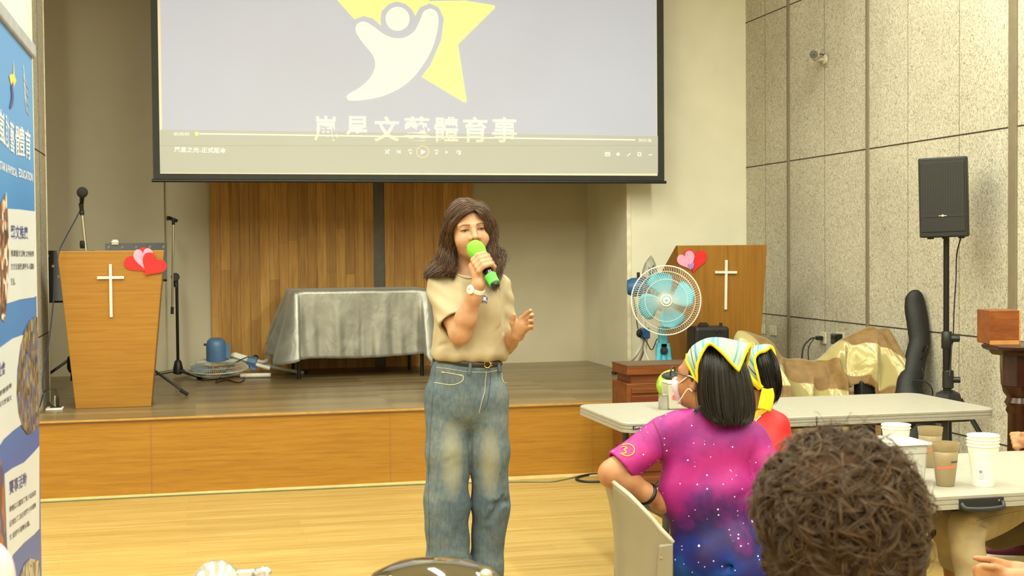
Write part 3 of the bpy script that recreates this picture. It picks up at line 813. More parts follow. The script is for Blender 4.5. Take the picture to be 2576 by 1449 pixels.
# fallen fan
c = V(atZ(545, 940, S)[0] - 0.005, 10.94, S + 0.092)
f3 = thing('fallen_fan', 'dismantled fan lying face down on the stage with dull blue motor', 'fan', V(c[0], c[1], S))
ez3 = nrm(V(0.02, 0.11, -1.0)); e3x, e3y, ez3 = basis(ez3, (1, 0, 0))
fr, bk, rg, P3 = guard((c, e3x, e3y, ez3), 0.245, 0.055, 0.06, 90, hub=0.06)
M_gcage = plain('dusty cage wire', (190, 187, 172), 0.45)
obj('front_guard', fr, M_gcage, f3, smooth=True); obj('rear_guard', bk, M_gcage, f3, smooth=True); obj('guard_ring', rg, M_gcage, f3, smooth=True)
for b in blades(P3, 0.2, 3, 0.9, width=1.3): obj('blade', b, M_blade_dull, f3, smooth=True, solid=0.003)
up = -ez3
mt = atY(546, 905, 11.1); mt = c + up * 0.055 
obj('motor_housing', MB().lathe([(0.078, 0.0), (0.08, 0.01), (0.078, 0.13), (0.068, 0.165), (0.05, 0.182), (0.0, 0.186)], mt, up, 28).box(mt + V(0.075, 0.0, 0.08), (0.06, 0.07, 0.11)), M_bluedull, f3, smooth='auto')
obj('motor_knob', MB().cyl(mt + V(-0.07, 0, 0.13), mt + V(-0.098, 0, 0.135), 0.009), M_black, f3, smooth='auto')
obj('pivot', MB().box(atY(575, 905, 11.1), (0.07, 0.06, 0.05)).box(atY(578, 915, 11.08), (0.08, 0.05, 0.04)), M_black, f3, bevel=0.006)
p0, p1 = atY(582, 896, 11.08), atY(627, 908, 11.02)
obj('pole_socket', MB().tube([p0, atY(590, 896, 11.07), p1], [0.024, 0.034, 0.036], 4), M_whitep, f3, bevel=0.004)
obj('leg_joint', MB().tube([atY(624, 909, 11.02), atY(646, 914, 11.0)], [0.045, 0.048], 8).box(atY(636, 922, 11.0), (0.05, 0.05, 0.06)), M_bluedull, f3, smooth='auto', bevel=0.004)
obj('joint_knob', MB().ball(atY(643, 900, 11.05), 0.024), M_black, f3, smooth=True)
for pts in ([atY(644, 908, 11.0), atY(662, 911, 11.05), atY(680, 903, 11.1), atY(705, 893, 11.15)], [atY(644, 917, 10.99), atY(680, 927, 10.95)], [atY(648, 915, 11.05), atY(700, 926, 11.15), atY(762, 938, 11.25)]):
    lg = obj('leg', MB().tube(spline(pts, 16), 0.0165, 10), M_whitep, f3, smooth='auto')
e = atY(764, 938, 11.25)
obj('rubber_tip', MB().tube([e, e + V(0.03, 0.005, -0.005)], 0.02, 10), M_rubber, lg, smooth='auto')
lo = atZ(604, 950, S) + V(0, 0.0, 0.02); 
tag(obj('loose_fan_leg', MB().tube([V(lo[0], 11.0, S + 0.02), V(lo[0] + 0.24, 10.98, S + 0.02)], 0.0185, 12), M_whitep, smooth='auto'), 'loose white fan tube lying on the stage beside the fallen fan', 'tube')
pts = [atY(625, 897, 10.98), atY(600, 908, 10.9), atY(575, 925, 10.80), atY(555, 948, 10.74), V(*atZ(543, 964, S)) + V(0, 0, 0.006), V(*atZ(570, 958, S)) + V(0, 0, 0.006), V(*atZ(600, 964, S)) + V(0, 0, 0.006), V(*atZ(615, 954, S)) + V(0, 0, 0.006), V(*atZ(600, 949, S)) + V(0, 0, 0.006), V(*atZ(520, 958, S)) + V(0, 0, 0.006), V(*atZ(508, 955, S)) + V(0, 0, 0.006), V(*atZ(530, 951, S)) + V(0, 0, 0.006)]
tag(obj('fan_cord', MB().tube(spline(pts, 110), 0.0045, 6), M_cable, smooth=True), 'black cord looped on the stage before the fallen fan', 'cord')

# ------------------------------------------------------------------ black carrying case
cc = V(atY(1782, 840, 8.85)[0], 8.86, S); ct = atY(1782, 822, 8.78)[2]
t = thing('speaker_case', 'black moulded carrying case standing before the right pulpit', 'case', cc)
w = atY(1825, 840, 8.8)[0] - atY(1738, 840, 8.8)[0]
obj('shell', MB().span(cc + V(-w / 2, -0.09, 0.0), (cc[0] + w / 2, cc[1] + 0.09, ct)), plain('black moulded shell', (30, 30, 31), 0.4, bump=0.1), t, bevel=0.022, seg=3)
hz = V(cc[0], cc[1] - 0.03, ct)
obj('handle', MB().box(hz + V(-0.045, 0, 0.008), (0.07, 0.03, 0.022)).box(hz + V(-0.045, 0, 0.022), (0.05, 0.028, 0.012)), M_black, t, bevel=0.004)
obj('knob', MB().cyl(hz + V(0.085, 0, -0.004), hz + V(0.085, 0, 0.022), 0.011), M_black, t, smooth='auto')
for dx in (0.03, 0.062): obj('latch', MB().box((cc[0] + dx, cc[1] - 0.091, ct - 0.03), (0.018, 0.012, 0.022)), M_black, t, bevel=0.003)
# ================================================================== banner at the left edge
XB = -0.392
def bn(px, py, lift=0.0): return atX(px, py, XB) + V(lift, 0, 0)
t_ = NT('printed banner blue'); o_ = t_.sep(t_.coord((1, 1, 1)))
f_ = t_.math('ADD', t_.math('MULTIPLY', o_[2], 0.42), t_.math('MULTIPLY', t_.noise(1.6, detail=2), 0.25))
M_bblue = t_.set(t_.ramp(f_, [(0.18, (40, 64, 142)), (0.5, (40, 86, 164)), (0.8, (60, 128, 194))]), 0.35, 0, 0.4)
M_bwhite = plain('printed pale panel', (192, 196, 202), 0.4, vary=0.015, scale=4)
M_bink = plain('printed navy ink', (52, 58, 120), 0.45)
M_bgrey = plain('printed grey ink', (74, 66, 72), 0.5)
M_bw2 = plain('printed white ink', (222, 226, 230), 0.4, vary=0.01)
def crowd_mat(name, cols, scale):
    t = NT(name); v = t.node('ShaderNodeTexVoronoi'); v.inputs['Scale'].default_value = scale
    t.link(t.coord((1, 1, 0.8)), v.inputs['Vector'])
    s = t.sep(v.outputs['Color'])
    return t.set(t.ramp(s[0], [(i / (len(cols) - 1), c) for i, c in enumerate(cols)], 'CONSTANT'), 0.4)
M_ph1 = crowd_mat('printed crowd photo', [(120, 84, 70), (60, 40, 34), (176, 120, 96), (214, 206, 190), (92, 60, 50), (150, 150, 160)], 55)
M_ph2 = crowd_mat('printed field crowd photo', [(92, 76, 66), (54, 46, 44), (150, 128, 60), (120, 96, 84), (70, 84, 140), (196, 180, 150)], 60)
M_ph3 = crowd_mat('printed grey photo', [(120, 112, 104), (70, 66, 62), (170, 160, 150), (96, 88, 80)], 50)
ban = thing('roll_up_banner', 'blue and white roll-up banner with white lettering at the left edge of the picture', 'banner', (XB, 3.2, 0))
yr = 3.592
zt = atX(77, 137, XB)[2]
obj('sheet', MB().span((XB - 0.003, 2.75, 0.07), (XB, yr, zt)), M_bblue, ban)
obj('top_rail', MB().span((XB - 0.015, 2.74, zt - 0.005), (XB + 0.008, yr + 0.012, zt + 0.03)), plain('silver rail', (176, 178, 184), 0.35, 0.6), ban, bevel=0.004)
obj('base_case', MB().span((XB - 0.06, 2.72, 0.0), (XB + 0.05, yr + 0.02, 0.08)), plain('silver base', (176, 178, 184), 0.35, 0.6), ban, bevel=0.01)
obj('support_pole', MB().cyl((XB - 0.03, 3.17, 0.07), (XB - 0.03, 3.17, zt), 0.008), M_chrome, ban)
def bpoly(name, pxs, mat, lift=0.0006, smooth_n=0):
    P = np.array([bn(*p) for p in pxs])
    if smooth_n: P = loop_spline(P, smooth_n)
    P[:, 1] = np.minimum(P[:, 1], yr)
    loop = [V(XB + lift, p[1], p[2]) for p in P]
    return obj(name, MB().prism(loop, (0.0004, 0, 0)), mat, ban)
bpoly('pale_panel', [(-60, 560), (17, 525), (48, 527), (79, 531), (98, 534), (98, 742), (84, 748), (50, 753), (28, 760), (15, 764), (20, 700), (22, 640), (20, 580)][1:], M_bwhite)
bpoly('pale_panel', [(-70, 960), (-20, 890), (0, 874), (30, 852), (55, 843), (98, 838), (98, 1050), (50, 1070), (30, 1085), (8, 1105), (0, 1118), (-70, 1170)], M_bwhite)
bpoly('pale_panel', [(10, 1193), (30, 1178), (60, 1163), (84, 1138), (98, 1122), (98, 1330), (84, 1345), (60, 1365), (32, 1395), (20, 1422), (16, 1360), (14, 1300)], M_bwhite)
bpoly('photo_oval', [(-60, 640), (-20, 545), (4, 503), (14, 484), (17, 520), (21, 620), (19, 700), (13, 790), (9, 810), (-20, 770), (-60, 700)], M_ph1, 0.0012)
bpoly('photo_oval', [(98, 796), (84, 797), (73, 806), (60, 832), (50, 870), (42, 930), (40, 990), (45, 1040), (55, 1075), (68, 1093), (80, 1088), (98, 1066)], M_ph2, 0.0012)
bpoly('photo_oval', [(-60, 1100), (0, 1160), (7, 1190), (11, 1300), (14, 1372), (-60, 1400)], crowd_mat('printed warm photo', [(150, 90, 60), (96, 56, 50), (60, 60, 110), (190, 130, 100)], 30), 0.0012)
bpoly('photo_oval', [(46, 1470), (52, 1440), (62, 1416), (75, 1405), (90, 1408), (98, 1412), (98, 1470)], M_ph3, 0.0012)
# small star mark
bpoly('star_mark', [(22, 189), (32, 186), (33, 154), (34.5, 190), (39, 203), (34, 214), (33, 222), (31, 204), (27, 212), (24, 204)], plain('printed orange yellow', (240, 190, 50), 0.4), 0.0012)
bpoly('star_mark_swoosh', [(26, 212), (30, 220), (33, 240), (31, 262), (26, 274), (23, 270), (27, 250), (27, 232)], M_bink, 0.0014, 40)
for k in range(4):
    pp = [(57 + 1.2 * k, 165 + 22 * k), (60 + k, 195 + 22 * k), (66, 215 + 22 * k), (72, 224 + 22 * k)]
    obj('arc_line', MB().tube([bn(a, b, 0.001) for a, b in pp], 0.0012, 4), M_bw2, ban)
def btext(name, s, xa, ya, xb, yb, h, mat, bold=0.01, lift=0.0014):
    A, B_ = bn(xa, ya), bn(xb, yb); up = bn(xa, ya - h)[2] - A[2]
    def fn(w):
        p = A + (B_ - A) * w[:, :1]; p[:, 2] += up * w[:, 1]; p[:, 0] = XB + lift
        p[:, 1] = np.minimum(p[:, 1], yr); return p
    return obj(name, put_text(MB(), s, fn, bold), mat, ban)
for ch, xa, ya, xb, yb, h in (('嵐', -8, 350, 12, 368, 84), ('星', 14, 366, 17.5, 372, 78), ('文', 18, 372, 23, 383, 80), ('藝', 25, 381, 35, 389, 78), ('體', 38, 390, 61, 395, 76), ('育', 63, 397, 76, 404, 74)):
    btext('title_lettering', ch, xa, ya, xb, yb, h, M_bw2, 0.006)
btext('title_lettering', 'LANSTAR & PHYSICAL', -14, 420, 42, 446, 22, M_bw2, 0.01)
btext('title_lettering', 'EDUCATION', 46, 445, 81, 457, 22, M_bw2, 0.01)
btext('heading', '藝文推廣', 26, 602, 69, 603, 37, M_bink, 0.02)
btext('body_text', '推廣藝文活動,文創美學', 26, 646, 84, 647, 18, M_bgrey)
btext('body_text', '方文化發展,讓更多人體驗', 26, 680, 84, 678, 18, M_bgrey)
btext('body_text', '生活。', 26, 717, 37, 717, 18, M_bgrey)
btext('heading', '社會', -6, 952, 12, 940, 36, M_bink, 0.02)
btext('body_text', '舉辦推動', -4, 1000, 28, 975, 15, M_bgrey)
btext('body_text', '藝文展演文', -6, 1028, 28, 1006, 15, M_bgrey)
btext('heading', '賽事活動', 22, 1247, 66, 1220, 38, M_bink, 0.02)
btext('body_text', '舉辦各項體育賽事,包括桌球', 22, 1291, 89, 1246, 17, M_bgrey)
btext('body_text', '足球比賽,旨在培養少年運動', 22, 1328, 89, 1277, 17, M_bgrey)
btext('body_text', '才,並提升運動氛圍。', 22, 1362, 74, 1322, 17, M_bgrey)

# ================================================================== right wall fittings
M_ivory = plain('ivory plate', (206, 198, 172), 0.45, vary=0.02)
def wall_plate(px, py, w, h, label):
    c = atX(px, py, XW - 0.005)
    t = thing('wall_plate', label, 'socket', c - V(0, 0, h / 2))
    obj('plate', MB().box(c, (0.010, w, h)), M_ivory, t, bevel=0.003)
    obj('button', MB().box(c - V(0.006, 0, 0), (0.004, w * 0.3, h * 0.4)), plain('ivory rocker', (214, 206, 182), 0.4), t, bevel=0.001)
    return c
wall_plate(1917, 828, 0.115, 0.075, 'blank ivory wall plate beside the pulpit, left of the pair')
wall_plate(1945, 832, 0.115, 0.075, 'blank ivory wall plate nearer the hall, right of the pair')
c = wall_plate(2071, 850, 0.085, 0.085, 'ivory wall socket with a black plug')
pl = c - V(0.012, 0, 0)
t = thing('power_plug', 'black plug with trailing cable in the wall socket', 'plug', pl - V(0.02, 0, 0.01))
obj('plug_body', MB().box(pl - V(0.02, 0, 0), (0.045, 0.05, 0.03)), M_black, t, bevel=0.006)
for k, pts in enumerate(([pl - V(0.04, 0, 0), atY(2040, 852, 9.0), atY(2022, 872, 9.0), atY(2017, 905, 9.0), atY(2017, 960, 9.0)], [pl - V(0.045, 0, 0.0), atY(2048, 852, 8.95), atY(2034, 875, 8.95), atY(2034, 910, 8.95), atY(2034, 960, 8.95)])):
    obj('cable', MB().tube(spline(pts, 30), 0.006 if k == 0 else 0.004, 8), M_cable, t, smooth=True)
c = atX(2105, 853, XW - 0.03)
t = thing('power_adapter', 'black cube power adapter on the panelled wall above the gold cloth', 'adapter', c - V(0, 0, 0.04))
obj('body', MB().box(c, (0.06, 0.085, 0.075)), plain('glossy black', (24, 24, 26), 0.2), t, bevel=0.008)
obj('wall_seat', MB().box(c + V(0.027, 0, 0), (0.008, 0.12, 0.095)), M_ivory, t, bevel=0.002)

# camera
mt_ = atX(2076, 150, XW)
t = thing('security_camera', 'white bullet security camera with dark ringed lens high on the panelled wall', 'camera', mt_)
M_camw = plain('aged white plastic', (206, 198, 178), 0.4)
obj('mount', MB().lathe([(0.034, 0.0), (0.034, 0.012), (0.02, 0.02)], mt_, (-1, 0, 0)), M_camw, t, smooth='auto')
hd = atY(2047, 137, mt_[1] - 0.10)
obj('arm', MB().tube(spline([mt_ - V(0.015, 0, 0.0), mt_ + V(-0.08, -0.03, -0.01), hd + V(0.02, 0.05, -0.045), hd + V(0.01, 0.06, -0.03)], 20), 0.012, 12), M_camw, t, smooth=True)
ax = nrm(EYE + V(-1.0, 0, 0.2) - hd)
obj('housing', MB().lathe([(0.03, -0.16), (0.036, -0.15), (0.036, 0.0), (0.033, 0.004)], hd, ax), M_camw, t, smooth='auto')
obj('lens_face', MB().lathe([(0.0, 0.002), (0.031, 0.002), (0.031, 0.005), (0.0, 0.0055)], hd, ax), plain('dark lens', (58, 58, 54), 0.25), t, smooth='auto')
m = MB(); e1, e2, _ = basis(ax)
for k in range(18): a = 2 * PI * k / 18; m.ball(hd + ax * 0.005 + 0.022 * (math.cos(a) * e1 + math.sin(a) * e2), 0.003, 8, 5)
m.lathe([(0.012, 0.0055), (0.0135, 0.008), (0.011, 0.008)], hd, ax, caps=False)
obj('infrared_ring', m, plain('pale diodes', (150, 148, 136), 0.3), t, smooth=True)
obj('sun_shield', MB().grid([[hd + ax * s_ + 0.041 * (math.cos(a) * nrm(np.cross(ax, (0, 0, 1))) + math.sin(a) * V(0, 0, 1)) for a in np.linspace(0.1, PI - 0.1, 14)] for s_ in (-0.15, 0.014)]), M_camw, t, smooth=True, solid=0.002)
obj('lead', MB().tube(spline([mt_ + V(-0.005, 0, 0.03), mt_ + V(-0.05, -0.02, 0.035), mt_ + V(-0.09, -0.06, 0.0)], 16), 0.004, 6), M_cable, t, smooth=True)

# ================================================================== loudspeaker on its stand
fx = atD(2385, 990, 7.8); sb = V(fx[0], fx[1], 0)
t = thing('speaker_stand', 'black telescopic tripod stand under the loudspeaker', 'speaker stand', sb)
hub = fx
pt = atD(2378, 596, 7.8); pt[0] = hub[0] + 0.0; pt[1] = hub[1]
obj('inner_pole', MB().cyl((hub[0] - 0.012, hub[1], 0.8), (hub[0] - 0.012, hub[1], pt[2] + 0.05), 0.0165), M_blackm, t, smooth='auto')
zc = atD(2385, 855, 7.8)[2]
obj('outer_pole', MB().cyl((hub[0], hub[1], 0.10), (hub[0] - 0.008, hub[1], zc), 0.024), M_blackm, t, smooth='auto')
cl = obj('clamp', MB().lathe([(0.026, -0.05), (0.030, -0.045), (0.030, 0.045), (0.026, 0.05)], (hub[0] - 0.009, hub[1], zc)), M_black, t, smooth='auto')
obj('clamp_knob', MB().cyl((hub[0] + 0.01, hub[1] - 0.01, zc + 0.01), (hub[0] + 0.055, hub[1] - 0.03, zc + 0.01), 0.022, n=10), M_black, cl, smooth='auto', bevel=0.003)
zl = atD(2385, 955, 7.8)[2]
obj('lower_clamp', MB().lathe([(0.027, -0.05), (0.032, -0.045), (0.032, 0.05), (0.027, 0.055)], (hub[0], hub[1], zl)), M_black, t, smooth='auto')
obj('lower_knob', MB().cyl((hub[0] + 0.02, hub[1] - 0.01, zl), (hub[0] + 0.06, hub[1] - 0.03, zl), 0.018, n=10), M_black, t, smooth='auto')
obj('hub', MB().lathe([(0.03, 0.05), (0.075, 0.03), (0.085, 0.0), (0.085, -0.03), (0.05, -0.05)], (hub[0], hub[1], hub[2] - 0.03), n=6), M_black, t, smooth='auto')
for ang in (-0.9, 2.6, 1.0):
    d = V(math.cos(ang), math.sin(ang), 0)
    foot = sb + 0.56 * d * (0.36 if ang == 1.0 else 1.0) + V(0, 0, 0.015)
    if foot[0] > XW - 0.03: foot[0] = XW - 0.03
    lg = obj('leg', MB().tube([hub + 0.07 * d - V(0, 0, 0.03), foot], 0.017, 8, flat=0.7), M_blackm, t, smooth='auto')
    obj('rubber_foot', MB().tube([foot + 0.06 * nrm(hub - foot), foot], 0.021, 10), M_rubber, lg, smooth='auto')
    obj('strut', MB().cyl(V(hub[0], hub[1], 0.28), (hub + foot) / 2, 0.009), M_blackm, t)
    obj('leg_text', put_text(MB(), 'PRO', (lambda w, f=foot, h_=hub: np.array([h_ * 0.55 + f * 0.45 + (f - h_) * 0.10 * a + V(0.0, -0.02, 0.0) + V(b * 0.012, -0.001, b * 0.008) for a, b in w]))), M_chrome, t) if False else None
spk = V((atD(2305, 500, 7.8)[0] + atD(2432, 500, 7.8)[0]) / 2, hub[1] - 0.02, atD(2370, 597, 7.8)[2])
t = thing('loudspeaker', 'black loudspeaker with hexagon-mesh grille on a tripod stand by the panelled wall', 'loudspeaker', spk)
W_, D_, H_ = 0.262, 0.24, 0.452
Rr = rotz(-0.70) @ roty(-0.022)
def SP(x, y, z): return spk + Rr @ V(x, y, z)
outl = [(-W_ / 2, -D_ / 2), (W_ / 2, -D_ / 2), (W_ / 2 + 0.004, -D_ / 2 + 0.05), (W_ * 0.36, D_ / 2), (-W_ * 0.36, D_ / 2), (-W_ / 2 - 0.004, -D_ / 2 + 0.05)]
obj('cabinet', MB().prism([SP(a, b, 0.0) for a, b in outl], Rr @ V(0, 0, H_)), plain('black speaker cabinet', (19, 20, 18), 0.5, bump=0.2), t, bevel=0.008)
def hexgrille():
    tt = NT('black hexagon mesh'); s = tt.sep(tt.coord((1, 1, 1)))
    v = tt.node('ShaderNodeTexVoronoi'); v.feature = 'F1'; v.inputs['Scale'].default_value = 95; v.inputs['Randomness'].default_value = 0.12
    tt.link(tt.coord((1, 0.01, 1.15)), v.inputs['Vector'])
    tt.set(tt.ramp(v.outputs['Distance'], [(0.30, (4, 4, 4)), (0.55, (30, 29, 27))]), 0.5)
    return tt.m
M_hex = hexgrille()
obj('grille', MB().box(SP(0, -D_ / 2 - 0.002, 0.275), (W_ - 0.022, 0.008, 0.30), Rr).box(SP(0, -D_ / 2 - 0.002, 0.073), (W_ - 0.022, 0.008, 0.085), Rr), M_hex, t, bevel=0.002)
obj('grille_bar', MB().box(SP(0, -D_ / 2 - 0.0045, 0.121), (W_ - 0.022, 0.008, 0.012), Rr), M_black, t)
m = MB().box(SP(0, -D_ / 2 - 0.009, 0.121), (0.042, 0.003, 0.0035), Rr)
m.lathe([(0.0, 0), (0.007, 0), (0.006, 0.002), (0.0, 0.003)], SP(0, -D_ / 2 - 0.0085, 0.121), -Rr[:, 1], 12)
obj('maker_badge', m, plain('pale gold badge', (236, 226, 190), 0.3, 0.6), t)
for sx in (-0.08, 0.0, 0.09): obj('foot', MB().box(SP(sx, -0.06, -0.004), (0.03, 0.04, 0.01), Rr), M_rubber, t)
pts = [SP(0.075, 0.02, 0.0), atD(2407, 640, 7.85), atD(2405, 700, 7.83), atD(2400, 780, 7.82), atD(2398, 850, 7.8), atD(2394, 872, 7.76), atD(2391, 920, 7.76), atD(2388, 950, 7.75)]
tag(obj('speaker_cable', MB().tube(spline(pts, 60), 0.0042, 8), M_cable, smooth=True), 'black cable hanging from the loudspeaker beside its pole', 'cable')

# ================================================================== soft guitar bag
YG = 7.62
def gp(px, py, y): return atY(px, py, y)
path = [(2333, 735, 7.72, 0.02), (2333, 742, 7.70, 0.052), (2331, 768, 7.69, 0.066), (2325, 810, 7.66, 0.068), (2314, 860, 7.63, 0.066), (2304, 900, 7.60, 0.066), (2297, 935, 7.57, 0.070), (2289, 965, 7.54, 0.080), (2288, 990, 7.52, 0.088), (2292, 1040, 7.48, 0.13), (2296, 1100, 7.44, 0.15), (2298, 1160, 7.40, 0.145), (2298, 1200, 7.38, 0.155), (2296, 1245, 7.34, 0.13)]
P_ = np.array([np.append(gp(a, b, y), r_) for a, b, y, r_ in path])
zf = P_[-1, 2]
P_[:, 2] = np.where(P_[:, 2] < 0.7, 0.03 + (P_[:, 2] - zf) * (0.7 - 0.03) / (0.7 - zf), P_[:, 2])
PS = spline(P_, 46)
PS[:, 0] = np.minimum(PS[:, 0], XW - 0.075)
M_bag = plain('black padded nylon', (13, 13, 13), 0.6, vary=0.15, bump=0.5, scale=9)
bag = thing('guitar_bag', 'black padded guitar bag leaning on the panelled wall', 'bag', V(PS[-1, 0], PS[-1, 1], 0.0))
wob = 1 + 0.012 * np.sin(np.arange(46) * 0.9)
obj('cover', MB().tube(PS[:, :3], PS[:, 3] * wob, 18, flat=0.75, xh=(0.85, -0.5, 0)), M_bag, bag, smooth=True)
sd = PS[:, :3] + np.column_stack([PS[:, 3] * 0.30, -PS[:, 3] * 0.56, 0 * PS[:, 3]])
obj('zip_seam', MB().tube(sd[3:40], 0.004, 6), M_black, bag, smooth=True)
obj('carry_handle', MB().tube(spline([gp(2318, 905, 7.52), gp(2332, 880, 7.48), gp(2334, 872, 7.48), gp(2328, 871, 7.50), gp(2322, 885, 7.54)], 24), 0.007, 8, flat=0.4), M_bag, bag, smooth=True)
obj('shoulder_strap', MB().tube(spline([gp(2296, 958, 7.46), gp(2320, 958, 7.42), gp(2338, 968, 7.40), gp(2346, 985, 7.40), gp(2344, 1010, 7.40)], 24), 0.013, 8, flat=0.3), M_bag, bag, smooth=True)
obj('strap_loop', MB().tube(spline([gp(2318, 925, 7.5), gp(2323, 935, 7.48), gp(2322, 945, 7.48), gp(2315, 955, 7.5)], 16), 0.004, 6), M_bag, bag, smooth=True)

# ================================================================== gold cloth over stacked gear
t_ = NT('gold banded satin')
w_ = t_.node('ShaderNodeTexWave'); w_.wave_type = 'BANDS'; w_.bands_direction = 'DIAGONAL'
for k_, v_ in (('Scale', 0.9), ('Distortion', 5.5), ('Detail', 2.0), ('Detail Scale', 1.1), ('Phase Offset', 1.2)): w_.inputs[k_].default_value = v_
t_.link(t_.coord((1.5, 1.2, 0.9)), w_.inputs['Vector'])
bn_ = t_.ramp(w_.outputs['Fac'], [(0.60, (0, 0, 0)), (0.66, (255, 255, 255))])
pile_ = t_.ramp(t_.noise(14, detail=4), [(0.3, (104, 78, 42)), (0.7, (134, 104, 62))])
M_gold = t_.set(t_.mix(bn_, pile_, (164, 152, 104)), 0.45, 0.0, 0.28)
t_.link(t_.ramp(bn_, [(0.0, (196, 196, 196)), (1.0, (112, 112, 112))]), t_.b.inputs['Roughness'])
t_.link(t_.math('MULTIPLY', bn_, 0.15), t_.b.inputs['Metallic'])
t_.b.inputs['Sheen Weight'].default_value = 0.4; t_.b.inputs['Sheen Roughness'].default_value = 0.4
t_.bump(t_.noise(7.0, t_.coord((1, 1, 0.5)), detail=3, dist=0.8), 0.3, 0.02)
def gold_cloth():
    ridge = [(1838, 890, 8.12), (1850, 842, 8.14), (1866, 832, 8.15), (1905, 843, 8.12), (1938, 858, 8.08), (1958, 890, 8.05), (1978, 902, 8.02), (2012, 902, 8.0), (2046, 907, 7.97), (2070, 893, 7.95), (2090, 872, 7.92), (2118, 852, 7.90), (2148, 838, 7.87), (2186, 821, 7.84), (2206, 826, 7.82), (2232, 827, 7.80), (2238, 860, 7.80), (2244, 925, 7.82), (2247, 992, 7.84), (2246, 1060, 7.86)]
    R0 = np.array([atY(*q) for q in ridge]); R_ = spline(R0, 320)
    n = len(R_); rows = []
    sx = np.linspace(0, 1, n)
    # behind the ridge first, then the front
    for d, dz in ((0.22, -0.32), (0.10, -0.06)):
        q = R_ + V(0.03, d, 0); q[:, 2] += dz; rows.append(q)
    K = 84
    rng = np.random.default_rng(3)
    for k in range(K + 1):
        v = k / K
        drop = (R_[:, 2] - 0.12)
        z = R_[:, 2] - drop * (0.10 * v + 0.90 * v ** 1.25)
        fwd = 0.05 * v + 0.30 * v ** 0.55
        folds = 0
        for f_, ph, sl, am in ((7, 0.4, 2.6, 0.04), (13, 2.1, -3.4, 0.016), (3.3, 1.9, -1.2, 0.06)):
            w = np.sin(2 * PI * f_ * sx * 0.5 + ph + sl * v)
            folds = folds + am * (1 - np.abs(w)) ** 0.8 * 1.6 - am * 0.8
        env = np.minimum(1, v * 3.0)
        q = R_.copy(); q[:, 2] = z + 0.25 * folds * env * (v < 0.85)
        q[:, 1] -= fwd + folds * env * 1.3
        q[:, 0] += 0.5 * folds * env - 0.04 * v
        # a gap at the foot of the right mound where dark gear shows
        rows.append(q)
    P = np.array(rows)
    P[:, :, 0] = np.minimum(P[:, :, 0], XW - 0.05)
    m = MB(); nr, nc = P.shape[:2]
    keep = []
    cx_, cy_ = 2166, 992
    def pj(p):
        q = p - EYE; z = q @ FWD; return IMG_W / 2 + F_PX * (q @ RGT) / z, IMG_H / 2 - F_PX * (q @ UPV) / z
    for i in range(nr - 1):
        for j in range(nc - 1):
            a, b = pj(P[i, j]); 
            hole = i > 8 and b > 962 + 0.012 * (a - 2168) ** 2 and 2135 < a < 2200
            if not hole: keep.append((i * nc + j, i * nc + j + 1, (i + 1) * nc + j + 1, (i + 1) * nc + j))
    m.add(P.reshape(-1, 3), keep); return m
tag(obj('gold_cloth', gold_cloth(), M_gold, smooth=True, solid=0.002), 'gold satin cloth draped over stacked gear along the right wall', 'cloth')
# the gear under it
for px, Y, zt_, lab in ((1880, 8.20, 0.90, 'dark frame stand under the left mound of the gold cloth'), (2195, 7.93, 0.88, 'dark frame stand under the right mound of the gold cloth')):
    c = atY(px, 900, Y); c = V(min(c[0], XW - 0.2), c[1], 0)
    t = thing('equipment_stand', lab, 'stand', c)
    obj('top_panel', MB().box(c + V(0, 0.03, zt_ - 0.12), (0.16, 0.10, 0.12)), M_blackm, t, bevel=0.01)
    obj('post', MB().cyl(c, c + V(0, 0.03, zt_ - 0.15), 0.02), M_blackm, t, smooth='auto')
    for a in (0.8, 2.9, -1.2): obj('leg', MB().tube([c + V(0, 0, 0.25), c + V(0.14 * math.cos(a), 0.14 * math.sin(a), 0.012)], 0.011, 8), M_blackm, t)
c = atY(2168, 985, 7.80)
tag(obj('gear_box', MB().span((c[0] - 0.06, 7.70, 0.0), (c[0] + 0.10, 7.80, 0.66)), plain('black vinyl', (18, 18, 18), 0.6), bevel=0.012), 'black box peeping out below the right mound of gold cloth', 'box')

# ================================================================== low wooden cabinet in front of the stage
M_mahog = wood('red brown cabinet wood', (86, 45, 20), (110, 60, 27), (126, 72, 35), (1.6, 26, 26), 0.4)
M_mahog_top = plain('worn cabinet top', (100, 74, 54), 0.4, vary=0.08)
yf, yb_ = 8.02, 8.34
xl = atY(1578, 921, yf)[0]; xr = 3.18
zz = [atY(1578, q, yf)[2] for q in (921, 944.6, 963, 966)]
t = thing('wooden_cabinet', 'low red-brown wooden cabinet standing against the stage front', 'cabinet', ((xl + xr) / 2, (yf + yb_) / 2, 0))
obj('top', MB().span((xl, yf, zz[1]), (xr, yb_, zz[0])), M_mahog, t, bevel=0.006)
obj('top_board', MB().span((xl - 0.002, yf - 0.002, zz[0] - 0.002), (xr + 0.002, yb_, zz[0] + 0.004)), M_mahog_top, t)
obj('neck', MB().span((xl + 0.035, yf + 0.03, zz[2] - 0.02), (xr - 0.035, yb_, zz[1])), M_mahog, t)
obj('case', MB().span((xl, yf + 0.01, 0.0), (xr, yb_, zz[3])), M_mahog, t, bevel=0.005)
